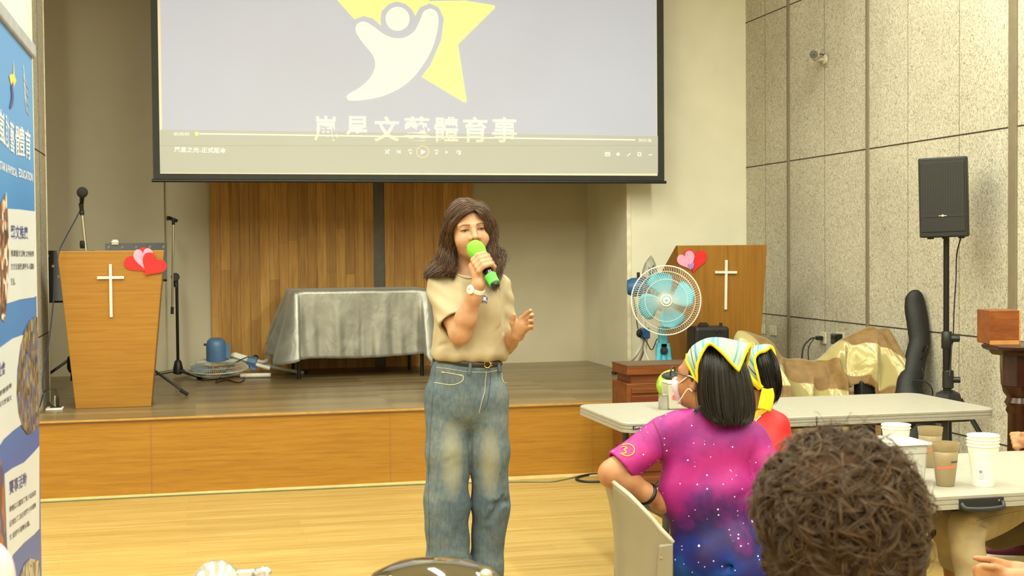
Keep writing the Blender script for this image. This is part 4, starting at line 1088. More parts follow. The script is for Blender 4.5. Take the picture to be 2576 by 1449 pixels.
for xa, xb2 in ((xl + 0.03, xl + 0.32), (xl + 0.36, xr - 0.03)):
    obj('drawer_rail', MB().span((xa, yf - 0.004, zz[3] - 0.06), (xb2, yf + 0.012, zz[3] - 0.03)), M_mahog, t, bevel=0.003)
    p = obj('door', MB().span((xa, yf - 0.002, 0.10), (xb2, yf + 0.012, zz[3] - 0.075)), wood('cabinet door wood', (84, 38, 18), (104, 50, 26), (120, 62, 34), (1.6, 26, 26), 0.35), t, bevel=0.004)
    for dx in (-0.012, 0.012): obj('handle', MB().cyl(((xa + xb2) / 2 + dx, yf - 0.004, zz[3] - 0.14), ((xa + xb2) / 2 + dx, yf - 0.022, zz[3] - 0.14), 0.005, n=10), M_chrome, p)
obj('plinth', MB().span((xl - 0.01, yf - 0.015, 0), (xr + 0.01, yb_, 0.07)), M_mahog, t, bevel=0.004)

# ================================================================== mahogany lectern with a box, right edge
M_dmahog = wood('dark mahogany', (36, 15, 9), (50, 22, 13), (62, 30, 18), (26, 26, 1.6), 0.25)
lc = atD(2560, 900, 6.5); lc = V(lc[0] + 0.02, lc[1], 0)
zt1 = atD(2520, 866, 6.5)[2]
t = thing('lectern', 'dark mahogany lectern with turned column at the right edge of the picture', 'lectern', lc)
rt = lc[0] - atD(2470, 866, 6.5)[0]
obj('top', MB().lathe([(rt - 0.05, -0.05), (rt - 0.035, -0.03), (rt - 0.01, -0.022), (rt, -0.008), (rt - 0.004, 0.0)], lc + V(0, 0, zt1), n=8, xh=(1, 0.4, 0)), M_dmahog, t, bevel=0.003)
obj('collar', MB().lathe([(0.095, -0.20), (0.10, -0.12), (0.10, -0.05)], lc + V(0, 0, zt1), n=8), M_dmahog, t, bevel=0.003)
prof = [(0.11, 0.0), (0.11, 0.06), (0.085, 0.08), (0.08, 0.14), (0.068, 0.18), (0.064, 0.5), (0.06, zt1 - 0.34), (0.072, zt1 - 0.32), (0.066, zt1 - 0.30), (0.078, zt1 - 0.28), (0.066, zt1 - 0.255), (0.084, zt1 - 0.23), (0.09, zt1 - 0.20)]
obj('column', MB().lathe(prof, lc, n=28), M_dmahog, t, smooth='auto', angle=50)
obj('base', MB().lathe([(0.22, 0), (0.22, 0.03), (0.18, 0.05), (0.11, 0.06)], lc, n=8), M_dmahog, t, bevel=0.003)
b0 = atD(2490, 866, 6.46); b1 = atD(2566, 866, 6.46); hh = atD(2490, 780, 6.46)[2] - b0[2]
M_obox = wood('orange lacquered wood', (108, 54, 20), (128, 68, 27), (144, 82, 36), (2.4, 30, 30), 0.3)
bd = b1 - b0; L = np.linalg.norm(bd[:2]); ang = math.atan2(bd[1], bd[0])
cb_ = V(*(b0[:2] + b1[:2]) / 2, 0) + rotz(ang) @ V(0, 0.09, 0); cb_[2] = zt1 + hh / 2 + 0.001
t = thing('wooden_box', 'orange lacquered wooden box on the mahogany lectern', 'box', cb_ - V(0, 0, hh / 2))
obj('body', MB().box(cb_, (L, 0.18, hh), rotz(ang)), M_obox, t, bevel=0.003)
obj('edge_strip', MB().box(cb_ + rotz(ang) @ V(L / 2 - 0.002, -0.001, 0), (0.006, 0.182, hh), rotz(ang)).box(cb_ + V(0, 0, -hh / 2 + 0.01) + rotz(ang) @ V(0, -0.0905, 0), (L, 0.003, 0.02), rotz(ang)), plain('pale wood edging', (196, 134, 76), 0.4), t)

# ================================================================== cables on the floor
pts = [V(-1.3, 8.50, 0.005), V(-0.2, 8.525, 0.005), V(0.6, 8.515, 0.005), V(1.4, 8.50, 0.005)] + [atZ(a, b, 0.005) for a, b in ((1300, 1212), (1380, 1212), (1420, 1206), (1470, 1195), (1520, 1192))]
tag(obj('floor_cable', MB().tube(spline(pts, 120), 0.0045, 6), plain('green grey cable', (110, 116, 84), 0.5), smooth=True), 'thin green-grey cable running along the foot of the stage', 'cable')
pts = [atZ(a, b, 0.008) for a, b in ((1570, 1197), (1540, 1193), (1490, 1193), (1455, 1200), (1452, 1207), (1480, 1212), (1530, 1211), (1568, 1212))]
tag(obj('black_cable_loop', MB().tube(spline(pts, 80), 0.0075, 8), M_cable, smooth=True), 'black cable loop on the floor beside the plastic chair', 'cable')
# ================================================================== folding tables
M_ttop = plain('white speckled plastic', (156, 152, 141), 0.38, vary=0.02, scale=40, bump=0.05)
M_tedge = plain('white plastic edge', (152, 148, 136), 0.42, vary=0.02)
M_tleg = plain('grey table steel', (66, 66, 64), 0.4, 0.4)
def rrect(x0, y0, x1, y1, r, round_at, n=7):
    """corner order: x0y0, x1y0, x1y1, x0y1; round_at flags the rounded ones"""
    pts = []
    for k, (cx, cy, a0) in enumerate(((x0, y0, PI), (x1, y0, 1.5 * PI), (x1, y1, 0), (x0, y1, 0.5 * PI))):
        rr = r if round_at[k] else 0.012
        sx = 1 if cx == x0 else -1; sy = 1 if cy == y0 else -1
        for i in range(n): a = a0 + (PI / 2) * i / (n - 1); pts.append((cx + sx * rr + rr * math.cos(a), cy + sy * rr + rr * math.sin(a)))
    return pts
def folding_table(label, x0, y0, x1, y1, z=0.74, notch=None):
    t = thing('folding_table', label, 'table', ((x0 + x1) / 2, (y0 + y1) / 2, 0))
    xm = (x0 + x1) / 2
    cx = {}
    for k, (a, b, rd) in enumerate(((x0, xm - 0.0025, (1, 0, 0, 1)), (xm + 0.0025, x1, (0, 1, 1, 0)))):
        m = MB(); prof = [(0.004, 0.0), (0.0, -0.004), (0.0, -0.013), (0.0025, -0.015), (0.0025, -0.0165), (0.0, -0.018), (0.0, -0.027), (0.0025, -0.029), (0.0025, -0.0305), (0.0, -0.032), (0.0, -0.044), (0.008, -0.046)]
        loops = []
        for ins, dz in prof:
            loops.append([(p[0], p[1], z + dz) for p in rrect(a + ins, y0 + ins, b - ins, y1 - ins, 0.065, rd)])
        n = len(loops[0]); vs = np.array(loops).reshape(-1, 3)
        fs = [tuple(range(n))] + [tuple((len(loops) - 1) * n + i for i in range(n - 1, -1, -1))]
        for i in range(len(loops) - 1): fs += [(i * n + j, (i + 1) * n + j, (i + 1) * n + (j + 1) % n, i * n + (j + 1) % n) for j in range(n)]
        m.add(vs, fs)
        obj('tabletop_half', m, M_ttop, t)
    for x in (x0 + 0.22, x1 - 0.22):
        m = MB()
        for y in (y0 + 0.09, y1 - 0.09): m.tube([(x, y, z - 0.046), (x, y, 0.012)], 0.0165, 12)
        m.tube([(x, y0 + 0.09, 0.30), (x, y1 - 0.09, 0.30)], 0.012, 8); m.tube([(x, y0 + 0.09, z - 0.065), (x, y1 - 0.09, z - 0.065)], 0.014, 8)
        lg = obj('leg_frame', m, M_tleg, t, smooth='auto')
        sx = 1 if x < xm else -1
        obj('brace', MB().tube([(x, (y0 + y1) / 2, 0.34), (x + sx * 0.36, (y0 + y1) / 2, z - 0.055)], 0.009, 8), M_tleg, lg)
        for y in (y0 + 0.09, y1 - 0.09): obj('leg_cap', MB().cyl((x, y, 0), (x, y, 0.03), 0.019, n=12), M_rubber, lg, smooth='auto')
    for y in (y0 + 0.12, y1 - 0.12): obj('side_rail', MB().span((x0 + 0.08, y - 0.008, z - 0.07), (x1 - 0.08, y + 0.008, z - 0.042)), M_tleg, t)
    return t
T1 = folding_table('white folding table standing across the hall before the stage, farther of the two', 1.802, 5.585, 3.622, 6.335)
T2 = folding_table('white folding table with paper cups at the right, nearer of the two', 1.96, 3.685, 3.547, 4.425)
# maker plate on the far table's front edge
pa, pb = atY(1592, 1077, 5.584), atY(1622, 1074, 5.584)
pc = (pa + pb) / 2
obj('maker_plate', MB().box((pc[0], 5.5835, pc[2] + 0.001), (pb[0] - pa[0], 0.003, 0.014)), plain('black plate', (24, 26, 34), 0.4), T1, bevel=0.001)
obj('plate_text', put_text(MB(), 'LIFETIME', lambda w: np.array([(pc[0] - 0.022 + 0.044 * a, 5.5815, pc[2] - 0.003 + 0.008 * b) for a, b in w]), 0.02), plain('silver letters', (220, 222, 226), 0.4), T1)
# carrying handle in the near table's front edge
ha, hb = atY(2414, 1268, 3.68), atY(2527, 1262, 3.68)
hm = (ha + hb) / 2; hw = hb[0] - ha[0]
m = MB()
m.span((hm[0] - hw / 2, 3.681, 0.694), (hm[0] + hw / 2, 3.687, 0.728))
hn = obj('handle_recess', m, plain('dark recess', (30, 29, 28), 0.6), T2, bevel=0.003)
hp = [V(hm[0] - hw / 2 + 0.006, 3.682, 0.712), V(hm[0] - hw / 2 + 0.012, 3.668, 0.700), V(hm[0] - hw * 0.25, 3.662, 0.697), V(hm[0], 3.660, 0.696), V(hm[0] + hw * 0.25, 3.662, 0.697), V(hm[0] + hw / 2 - 0.012, 3.668, 0.700), V(hm[0] + hw / 2 - 0.006, 3.682, 0.712)]
obj('carry_handle', MB().tube(spline(hp, 30), 0.0085, 8, flat=0.8, xh=(0, 0, 1)), plain('blue black handle', (34, 38, 44), 0.5), T2, smooth=True)
obj('handle_screw', MB().lathe([(0, 0.0), (0.004, 0), (0.004, 0.002), (0, 0.003)], (hm[0] + hw / 2 - 0.02, 3.6805, 0.717), (0, -1, 0), 12), M_chrome, hn)

# ------------------------------------------------------------------ things on the near table
M_paper = plain('white paper cup', (246, 242, 222), 0.55, vary=0.01)
TZ2 = 0.7405
def cup_mesh(h=0.128, rb=0.0315, rt=0.0475):
    p = [(0.0, 0.004), (rb - 0.001, 0.004), (rb, 0.0), (rb + 0.0006, 0.0), (rt, h - 0.003), (rt + 0.0028, h - 0.002), (rt + 0.0034, h), (rt + 0.002, h + 0.002), (rt - 0.0004, h + 0.001), (rb + 0.0, 0.006), (0.0, 0.0055)]
    return p
def stack(px, py, n, group, labels, print_on):
    c = atZ(px, py, TZ2)
    first = None
    for k in range(n):
        loc = c + V(0, 0, 0.0105 * k)
        if first is None or k == 0:
            r = thing('paper_cup', labels[k], 'cup', loc, group)
            obj('cup_body', MB().lathe(cup_mesh(), loc, n=48, caps=False), M_paper, r, smooth='auto', angle=60, loc=loc)
            first = r
        else:
            copy_thing(first, loc, labels[k], group)
    return c, first
ord_ = ('lowest', 'second from the bottom', 'third from the bottom', 'topmost')
c1, cupA = stack(2473, 1221, 4, 'tall stack of four paper cups', ['white paper cup, %s of the tall stack nearest the table edge' % ord_[k] for k in range(4)], True)
c2, cupB = stack(2254, 1168, 2, 'stack of two paper cups behind the lidded tub', ['white paper cup, lower of the stack behind the lidded tub', 'white paper cup, upper of the stack behind the lidded tub'], False)
# printed marks on the tall stack's outer cup
M_cupblue = plain('cup print blue', (58, 104, 160), 0.5); M_cupnavy = plain('cup print navy', (50, 66, 110), 0.5)
fr_ = nrm(EYE * V(1, 1, 0) - c1 * V(1, 1, 0)); fr_ = rotz(-0.30) @ fr_
def cupP(u, z, lift=0.0006):
    """u: metres around the front, z: height up the cup wall"""
    r_ = 0.0321 + (0.0475 - 0.0321) * z / 0.128 + lift
    d = rotz(u / r_) @ fr_; return c1 + V(d[0] * r_, d[1] * r_, z)
def cup_quad(mb, u0, z0, u1, z1): 
    n = 4; rows = [[cupP(u0 + (u1 - u0) * i / n, z) for i in range(n + 1)] for z in (z0, z1)]
    mb.grid(rows)
m = MB()
for a in range(2):
    for b in range(2):
        cup_quad(m, 0.0005 + 0.0045 * a, 0.045 + 0.0045 * b, 0.004 + 0.0045 * a, 0.0485 + 0.0045 * b)
obj('print_square', m, M_cupnavy, cupA)
m = MB()
for (u0, z0, u1, z1) in ((0.0, 0.024, 0.0122, 0.0248), (0.0, 0.0422, 0.0122, 0.043), (0.0, 0.024, 0.0008, 0.043), (0.0114, 0.024, 0.0122, 0.043), (0.003, 0.0262, 0.009, 0.0268), (0.0035, 0.0282, 0.0085, 0.0288)): cup_quad(m, u0, z0, u1, z1)
for k in range(14):
    a0, a1 = 2 * PI * k / 14, 2 * PI * (k + 0.8) / 14
    m.add([cupP(0.006 + r_ * math.cos(a), 0.0365 + r_ * math.sin(a)) for r_, a in ((0.0026, a0), (0.0034, a0), (0.0034, a1), (0.0026, a1))], [(0, 1, 2, 3)])
m.add([cupP(0.0045, 0.0305), cupP(0.0075, 0.0305), cupP(0.006, 0.034)], [(0, 1, 2)])
obj('print_label', m, M_cupblue, cupA)
# brown plastic tumblers
def tumbler_mat():
    t = NT('smoky brown plastic')
    t.set((172, 152, 114), 0.25, 0, 0.5); t.b.inputs['Transmission Weight'].default_value = 0.25; t.b.inputs['Alpha'].default_value = 0.93
    return t.m
M_tum = tumbler_mat()
M_redline = plain('printed red band', (222, 110, 84), 0.5)
def tumbler(px, py, label, s=1.0, twin=False):
    c = atZ(px, py, TZ2); t = thing('plastic_tumbler', label, 'tumbler', c, 'brown plastic tumblers on the near table')
    pr = [(0.0, 0.0), (0.026, 0.0), (0.0285, 0.004), (0.037, 0.075), (0.0395, 0.108), (0.0375, 0.110), (0.0395, 0.112), (0.0425, 0.134), (0.0425, 0.137), (0.0405, 0.137), (0.0385, 0.115), (0.0360, 0.108), (0.0345, 0.075), (0.026, 0.006), (0.0, 0.004)]
    obj('cup_wall', MB().lathe([(a * s, b * s) for a, b in pr], c, n=40, caps=False), M_tum, t, smooth='auto', angle=50)
    d0 = math.atan2(-c[1], -c[0])
    def wall(z): return (0.0285 + (0.037 - 0.0285) * (z - 0.004) / 0.071 if z < 0.075 else 0.037 + (0.0395 - 0.037) * (z - 0.075) / 0.033) * s + 0.0004
    rows = [[c + V(wall(z) * math.cos(d0 + a), wall(z) * math.sin(d0 + a), z * s + 0.004 * a) for a in np.linspace(-0.75, 1.35, 16)] for z in (0.058, 0.0655)]
    obj('red_band', MB().grid(rows), M_redline, t, smooth=True)
    rows = [[c + V(wall(z) * math.cos(d0 + a), wall(z) * math.sin(d0 + a), z * s) for a in np.linspace(0.5, 1.3, 8)] for z in (0.076, 0.082)]
    obj('dark_mark', MB().grid(rows), plain('dark print', (70, 66, 62), 0.5), t, smooth=True)
    # a second tumbler nested inside shows as a darker inner wall
    pr2 = [(0.0, 0.022), (0.0262, 0.022), (0.0335, 0.085), (0.0355, 0.106), (0.034, 0.106), (0.031, 0.084), (0.024, 0.026), (0.0, 0.025)]
    obj('inner_cup', MB().lathe([(a * s, b * s) for a, b in pr2], c, n=32, caps=False), plain('inner brown plastic', (146, 126, 90), 0.35), t, smooth='auto')
tumbler(2378, 1221, 'smoky brown plastic tumbler with a red band, nearer of two')
tumbler(2340, 1174, 'smoky brown plastic tumbler half hidden behind the lidded tub', 1.0)
# lidded plastic tub
tc = atZ(2268, 1215, TZ2) + V(-0.012, 0.03, 0)
t = thing('lidded_tub', 'clear plastic tub with a flat lid beside the brown tumblers', 'tub', tc)
def clear(name, col, alpha=0.75, rough=0.15):
    t_ = NT(name); t_.set(col, rough, 0, 0.5); t_.b.inputs['Alpha'].default_value = alpha; return t_.m
M_clear = clear('clear plastic', (206, 206, 200), 0.80)
def taper_box(c, bw, bd, tw, td, h):
    lo = [(-bw / 2, -bd / 2), (bw / 2, -bd / 2), (bw / 2, bd / 2), (-bw / 2, bd / 2)]; hi = [(-tw / 2, -td / 2), (tw / 2, -td / 2), (tw / 2, td / 2), (-tw / 2, td / 2)]
    return MB().add([c + V(a, b, 0) for a, b in lo] + [c + V(a, b, h) for a, b in hi], [(3, 2, 1, 0), (4, 5, 6, 7), (0, 1, 5, 4), (1, 2, 6, 5), (2, 3, 7, 6), (3, 0, 4, 7)])
obj('body', taper_box(tc, 0.135, 0.16, 0.150, 0.175, 0.128), M_clear, t, bevel=0.008)
obj('contents', taper_box(tc + V(0, 0, 0.006), 0.122, 0.146, 0.130, 0.155, 0.058), plain('dark jelly', (58, 52, 50), 0.3), t, bevel=0.006)
obj('fill_line', taper_box(tc + V(0, 0, 0.100), 0.1475, 0.172, 0.1478, 0.1725, 0.002), plain('grey line', (120, 118, 114), 0.5), t)
obj('lid', taper_box(tc + V(0, 0, 0.1285), 0.170, 0.195, 0.165, 0.190, 0.008).add((taper_box(tc + V(0, 0, 0.136), 0.12, 0.14, 0.10, 0.12, 0.006)).verts(), [(3, 2, 1, 0), (4, 5, 6, 7), (0, 1, 5, 4), (1, 2, 6, 5), (2, 3, 7, 6), (3, 0, 4, 7)]), clear('clear lid', (222, 222, 218), 0.85, 0.1), t, bevel=0.003)

# ------------------------------------------------------------------ things on the far table
TZ1 = 0.7405
c = atZ(1672, 1029, TZ1)
t = thing('steel_cup', 'plain stainless steel cup on the far table beside the clear jug', 'cup', c)
h_ = 0.066
obj('cup_wall', MB().lathe([(0, 0.0), (0.0275, 0.0), (0.029, 0.003), (0.0305, h_), (0.032, h_ + 0.001), (0.0305, h_ + 0.002), (0.029, h_), (0.0275, 0.005), (0, 0.004)], c, n=36, caps=False), plain('stainless steel', (190, 188, 180), 0.22, 1.0), t, smooth='auto')
c = atZ(1706, 1030, TZ1) + V(0.012, 0.045, 0)
t = thing('clear_jug', 'clear square plastic jug with a pink sticker on the far table', 'jug', c)
obj('body', taper_box(c, 0.115, 0.10, 0.125, 0.11, 0.122), clear('clear jug plastic', (204, 198, 178), 0.72), t, bevel=0.008)
obj('water', taper_box(c + V(0, 0, 0.005), 0.105, 0.09, 0.110, 0.095, 0.075), clear('cloudy water', (206, 196, 170), 0.6), t, bevel=0.004)
obj('sticker', MB().add([c + V(a, -0.0555, b) for a, b in ((-0.045, 0.05), (-0.022, 0.047), (-0.018, 0.068), (-0.042, 0.07))], [(0, 1, 2, 3)]), plain('pink sticker', (214, 96, 92), 0.5), t)
obj('lid', taper_box(c + V(0, 0, 0.122), 0.13, 0.115, 0.125, 0.11, 0.008), clear('jug lid', (214, 208, 190), 0.85), t, bevel=0.003)
c = atZ(1700, 1012, TZ1) + V(0.02, 0.10, 0)
t = thing('green_bag', 'green and black cloth bag behind the clear jug', 'bag', c)
obj('bag_body', MB().ball(c + V(0, 0, 0.075), (0.085, 0.05, 0.078), 24, 14), plain('leaf green cloth', (132, 160, 52), 0.7, vary=0.25, scale=30), t, smooth=True)
obj('bag_flap', MB().ball(c + V(0.005, -0.01, 0.118), (0.07, 0.045, 0.03), 20, 10), plain('black cloth', (40, 42, 38), 0.7), t, smooth=True)

# ================================================================== near the camera: a table with kitchen ware
tz = 0.74
tb = thing('serving_table', 'low serving table just below the picture holding the steel jug and dark pot', 'table', (0.35, 2.2, 0))
obj('tabletop', MB().span((-0.14, 1.95, tz - 0.03), (0.66, 2.60, tz)), M_ttop, tb, bevel=0.01)
for x in (-0.09, 0.61):
    for y in (2.0, 2.55): obj('leg', MB().cyl((x, y, 0), (x, y, tz - 0.03), 0.016), M_tleg, tb, smooth='auto')
# dark pot with glossy domed lid
c0 = atD(1092, 1500, 2.42); 
pt_ = V(c0[0], c0[1], tz)
t = thing('dark_pot', 'dark glossy pot with a domed lid at the bottom centre of the picture', 'pot', pt_)
M_glossy = plain('dark glossy lid', (58, 50, 32), 0.06, 0.0, 0.9, vary=0.05, Coat_Weight=0.8, Coat_Roughness=0.04)
R0 = 0.122; zl_ = atD(1092, 1410, 2.42)[2]
obj('vessel', MB().lathe([(0, 0.001), (0.10, 0.001), (R0 - 0.006, 0.02), (R0, zl_ - tz - 0.050), (R0 + 0.004, zl_ - tz - 0.045)], pt_, n=64), plain('dark pot body', (60, 30, 32), 0.2), t, smooth='auto')
obj('lid', MB().lathe([(R0 + 0.004, zl_ - tz - 0.045), (R0 + 0.002, zl_ - tz - 0.039), (R0 - 0.012, zl_ - tz - 0.024), (R0 - 0.045, zl_ - tz - 0.009), (R0 - 0.085, zl_ - tz - 0.001), (0.0, zl_ - tz)], pt_, n=64), M_glossy, t, smooth=True)
obj('rim_band', MB().lathe([(R0 + 0.0045, zl_ - tz - 0.047), (R0 + 0.0075, zl_ - tz - 0.043), (R0 + 0.0035, zl_ - tz - 0.038)], pt_, n=64, caps=False), plain('olive grey rim', (140, 136, 96), 0.15, 0.4), t, smooth=True)
kp = atD(1222, 1442, 2.33)
obj('side_knob', MB().ball(V(kp[0], kp[1], kp[2] - 0.004), (0.012, 0.010, 0.011)), plain('grey knob', (170, 164, 146), 0.2, 0.3), t, smooth=True)
# chrome jug
c0 = atD(545, 1500, 2.42); jp = V(c0[0], c0[1], tz)
t = thing('steel_jug', 'bright stainless steel jug with a short lever at the bottom left of centre', 'jug', jp)
M_steel = plain('polished steel', (226, 228, 226), 0.16, 0.85, vary=0.02)
zt_ = atD(560, 1413, 2.42)[2] - tz
tilt = nrm(V(0.30, 0.1, 1.0))
obj('vessel', MB().lathe([(0, 0.0), (0.052, 0.0), (0.056, 0.006), (0.056, zt_ * 0.45), (0.052, zt_ * 0.6)], jp, n=40), M_steel, t, smooth='auto')
obj('shoulder', MB().lathe([(0.053, -0.085), (0.049, -0.055), (0.041, -0.030), (0.030, -0.010), (0.016, -0.001), (0.0, 0.0015)], jp + V(0.012, 0, zt_), tilt, n=40), M_steel, t, smooth=True)
a, b = atD(600, 1444, 2.42), atD(640, 1439, 2.42)
obj('lever', MB().tube([a, b], [0.0075, 0.0065], 14), M_steel, t, smooth='auto')
obj('lever_end', MB().tube([atD(638, 1443, 2.42), atD(655, 1441, 2.41), atD(666, 1438, 2.41), atD(673, 1441, 2.40), atD(668, 1448, 2.40)], [0.006, 0.009, 0.0095, 0.0075, 0.004], 14), M_steel, t, smooth=True)

# ================================================================== plastic chairs
M_chair = plain('warm grey chair plastic', (132, 124, 104), 0.42, vary=0.03, scale=6)
def chair_shell():
    """back wrap: top edge from the far corner over to the near side edge, down to seat height"""
    top = [(1512, 1188, 4.86), (1530, 1203, 4.76), (1552, 1222, 4.64), (1582, 1246, 4.54), (1612, 1276, 4.47), (1640, 1306, 4.43), (1664, 1335, 4.41), (1684, 1356, 4.40), (1693, 1367, 4.40)]
    low = [(1548, 1432, 4.86), (1550, 1452, 4.76), (1556, 1470, 4.66), (1575, 1482, 4.56), (1604, 1486, 4.49), (1634, 1486, 4.44), (1660, 1484, 4.42), (1680, 1482, 4.41), (1690, 1480, 4.40)]
    mid = [(1542, 1300, 4.88), (1548, 1318, 4.77), (1558, 1335, 4.65), (1582, 1352, 4.55), (1612, 1368, 4.48), (1640, 1384, 4.435), (1664, 1398, 4.415), (1684, 1410, 4.405), (1692, 1416, 4.40)]
    A, B_, C_ = (spline([atD(a, b, d * 0.9375) for a, b, d in x], 40) for x in (top, mid, low))
    rows = []
    for v in np.linspace(0, 1, 16):
        rows.append(A * (2 * (v - 0.5) * (v - 1)) + B_ * (4 * v * (1 - v)) + C_ * (2 * v * (v - 0.5)))
    return MB().grid(rows), A, C_
sh, tA, tC = chair_shell()
sc = atD(1690, 1420, 4.33)
ch1 = thing('plastic_chair', 'warm grey plastic shell chair under the woman in the galaxy shirt', 'chair', V(sc[0], sc[1], 0))
obj('shell_back', sh, M_chair, ch1, smooth=True, solid=0.010)
obj('shell_rim', MB().tube(tA + V(0, 0, 0.002), 0.0075, 10), plain('pale chair rim', (160, 152, 132), 0.4), ch1, smooth=True)
br = [atD(1658, 1372, 4.120), atD(1694, 1366, 4.116), atD(1692, 1478, 4.116), atD(1652, 1480, 4.120)]
off = FWD * 0.05
obj('side_bracket', MB().prism(br[::-1], off), M_chair, ch1, bevel=0.006)
bh = atD(1663, 1402, 4.116)
obj('bracket_rivet', MB().lathe([(0, 0), (0.005, 0), (0.004, 0.002), (0, 0.0025)], bh, -FWD, 12), M_chrome, ch1)
seat_c = V(sc[0] + 0.17, sc[1] + 0.04, 0.375)
obj('seat', MB().box(seat_c, (0.44, 0.44, 0.025), rotz(0.0)), M_chair, ch1, bevel=0.012, seg=3)
for dx, dy in ((-0.2, -0.2), (0.2, -0.2), (0.2, 0.2), (-0.2, 0.2)):
    obj('leg', MB().tube([seat_c + V(dx * 0.85, dy * 0.85, -0.012), V(seat_c[0] + dx, seat_c[1] + dy, 0.0)], 0.012, 10), M_tleg, ch1, smooth='auto')
def simple_chair(label, c, rot, zback=0.80, mat=M_chair):
    t = thing('plastic_chair', label, 'chair', V(c[0], c[1], 0)); R_ = rotz(rot)
    def L(x, y, z): return V(c[0], c[1], 0) + R_ @ V(x, y, z)
    obj('seat', MB().box(L(0, 0, 0.44), (0.42, 0.40, 0.025), R_), mat, t, bevel=0.012, seg=3)
    rows = [[L(u * 0.215 * (1 - 0.1 * v), -0.20 - 0.07 * v + 0.05 * u * u, 0.50 + (zback - 0.5) * v) for u in np.linspace(-1, 1, 13)] for v in np.linspace(0, 1, 8)]
    obj('backrest', MB().grid(rows), mat, t, smooth=True, solid=0.012)
    for sx in (-1, 1):
        obj('leg', MB().tube([L(sx * 0.19, 0.17, 0.43), L(sx * 0.21, 0.20, 0.0)], 0.012, 10), M_tleg, t, smooth='auto')
        obj('leg', MB().tube([L(sx * 0.19, -0.25, 0.62), L(sx * 0.19, -0.20, 0.44), L(sx * 0.21, -0.22, 0.0)], 0.012, 10), M_tleg, t, smooth='auto')
    return t
# ================================================================== people: soft bodies from blended shapes
def smin(a, b, k):
    h = np.maximum(k - np.abs(a - b), 0) / k
    return np.minimum(a, b) - h * h * k * 0.25
def smax(a, b, k): return -smin(-a, -b, k)
def cap(P, a, b, ra, rb=None):
    rb = ra if rb is None else rb
    a = np.asarray(a, np.float32); ab = np.asarray(b, np.float32) - a; pa = P - a
    t = np.clip(pa @ ab / (ab @ ab + 1e-12), 0, 1)
    return np.linalg.norm(pa - t[:, None] * ab, axis=1) - (ra + (rb - ra) * t)
def ell(P, c, r, R_=None):
    q = P - np.asarray(c, np.float32)
    if R_ is not None: q = q @ np.asarray(R_, np.float32)       # columns of R_ are the local axes
    r = np.asarray(r, np.float32)
    k0 = np.linalg.norm(q / r, axis=1); k1 = np.linalg.norm(q / (r * r), axis=1)
    return k0 * (k0 - 1) / np.maximum(k1, 1e-9)
def ecap(P, a, b, wa, wb, depth_dir, squash):
    """tapered capsule flattened along depth_dir by squash (<1: thinner)"""
    d = nrm(depth_dir).astype(np.float32)
    def S_(X): return X + np.outer((X @ d) * (1 / squash - 1), d)
    Q = S_(P); A = S_(np.asarray([a], np.float32))[0]; B_ = S_(np.asarray([b], np.float32))[0]
    return cap(Q, A, B_, wa, wb) * min(1.0, squash * 1.15)
def chain(P, pts, rs, k=0.0):
    d = None
    for i in range(len(pts) - 1):
        e = cap(P, pts[i], pts[i + 1], rs[i], rs[i + 1])
        d = e if d is None else (np.minimum(d, e) if k == 0 else smin(d, e, k))
    return d
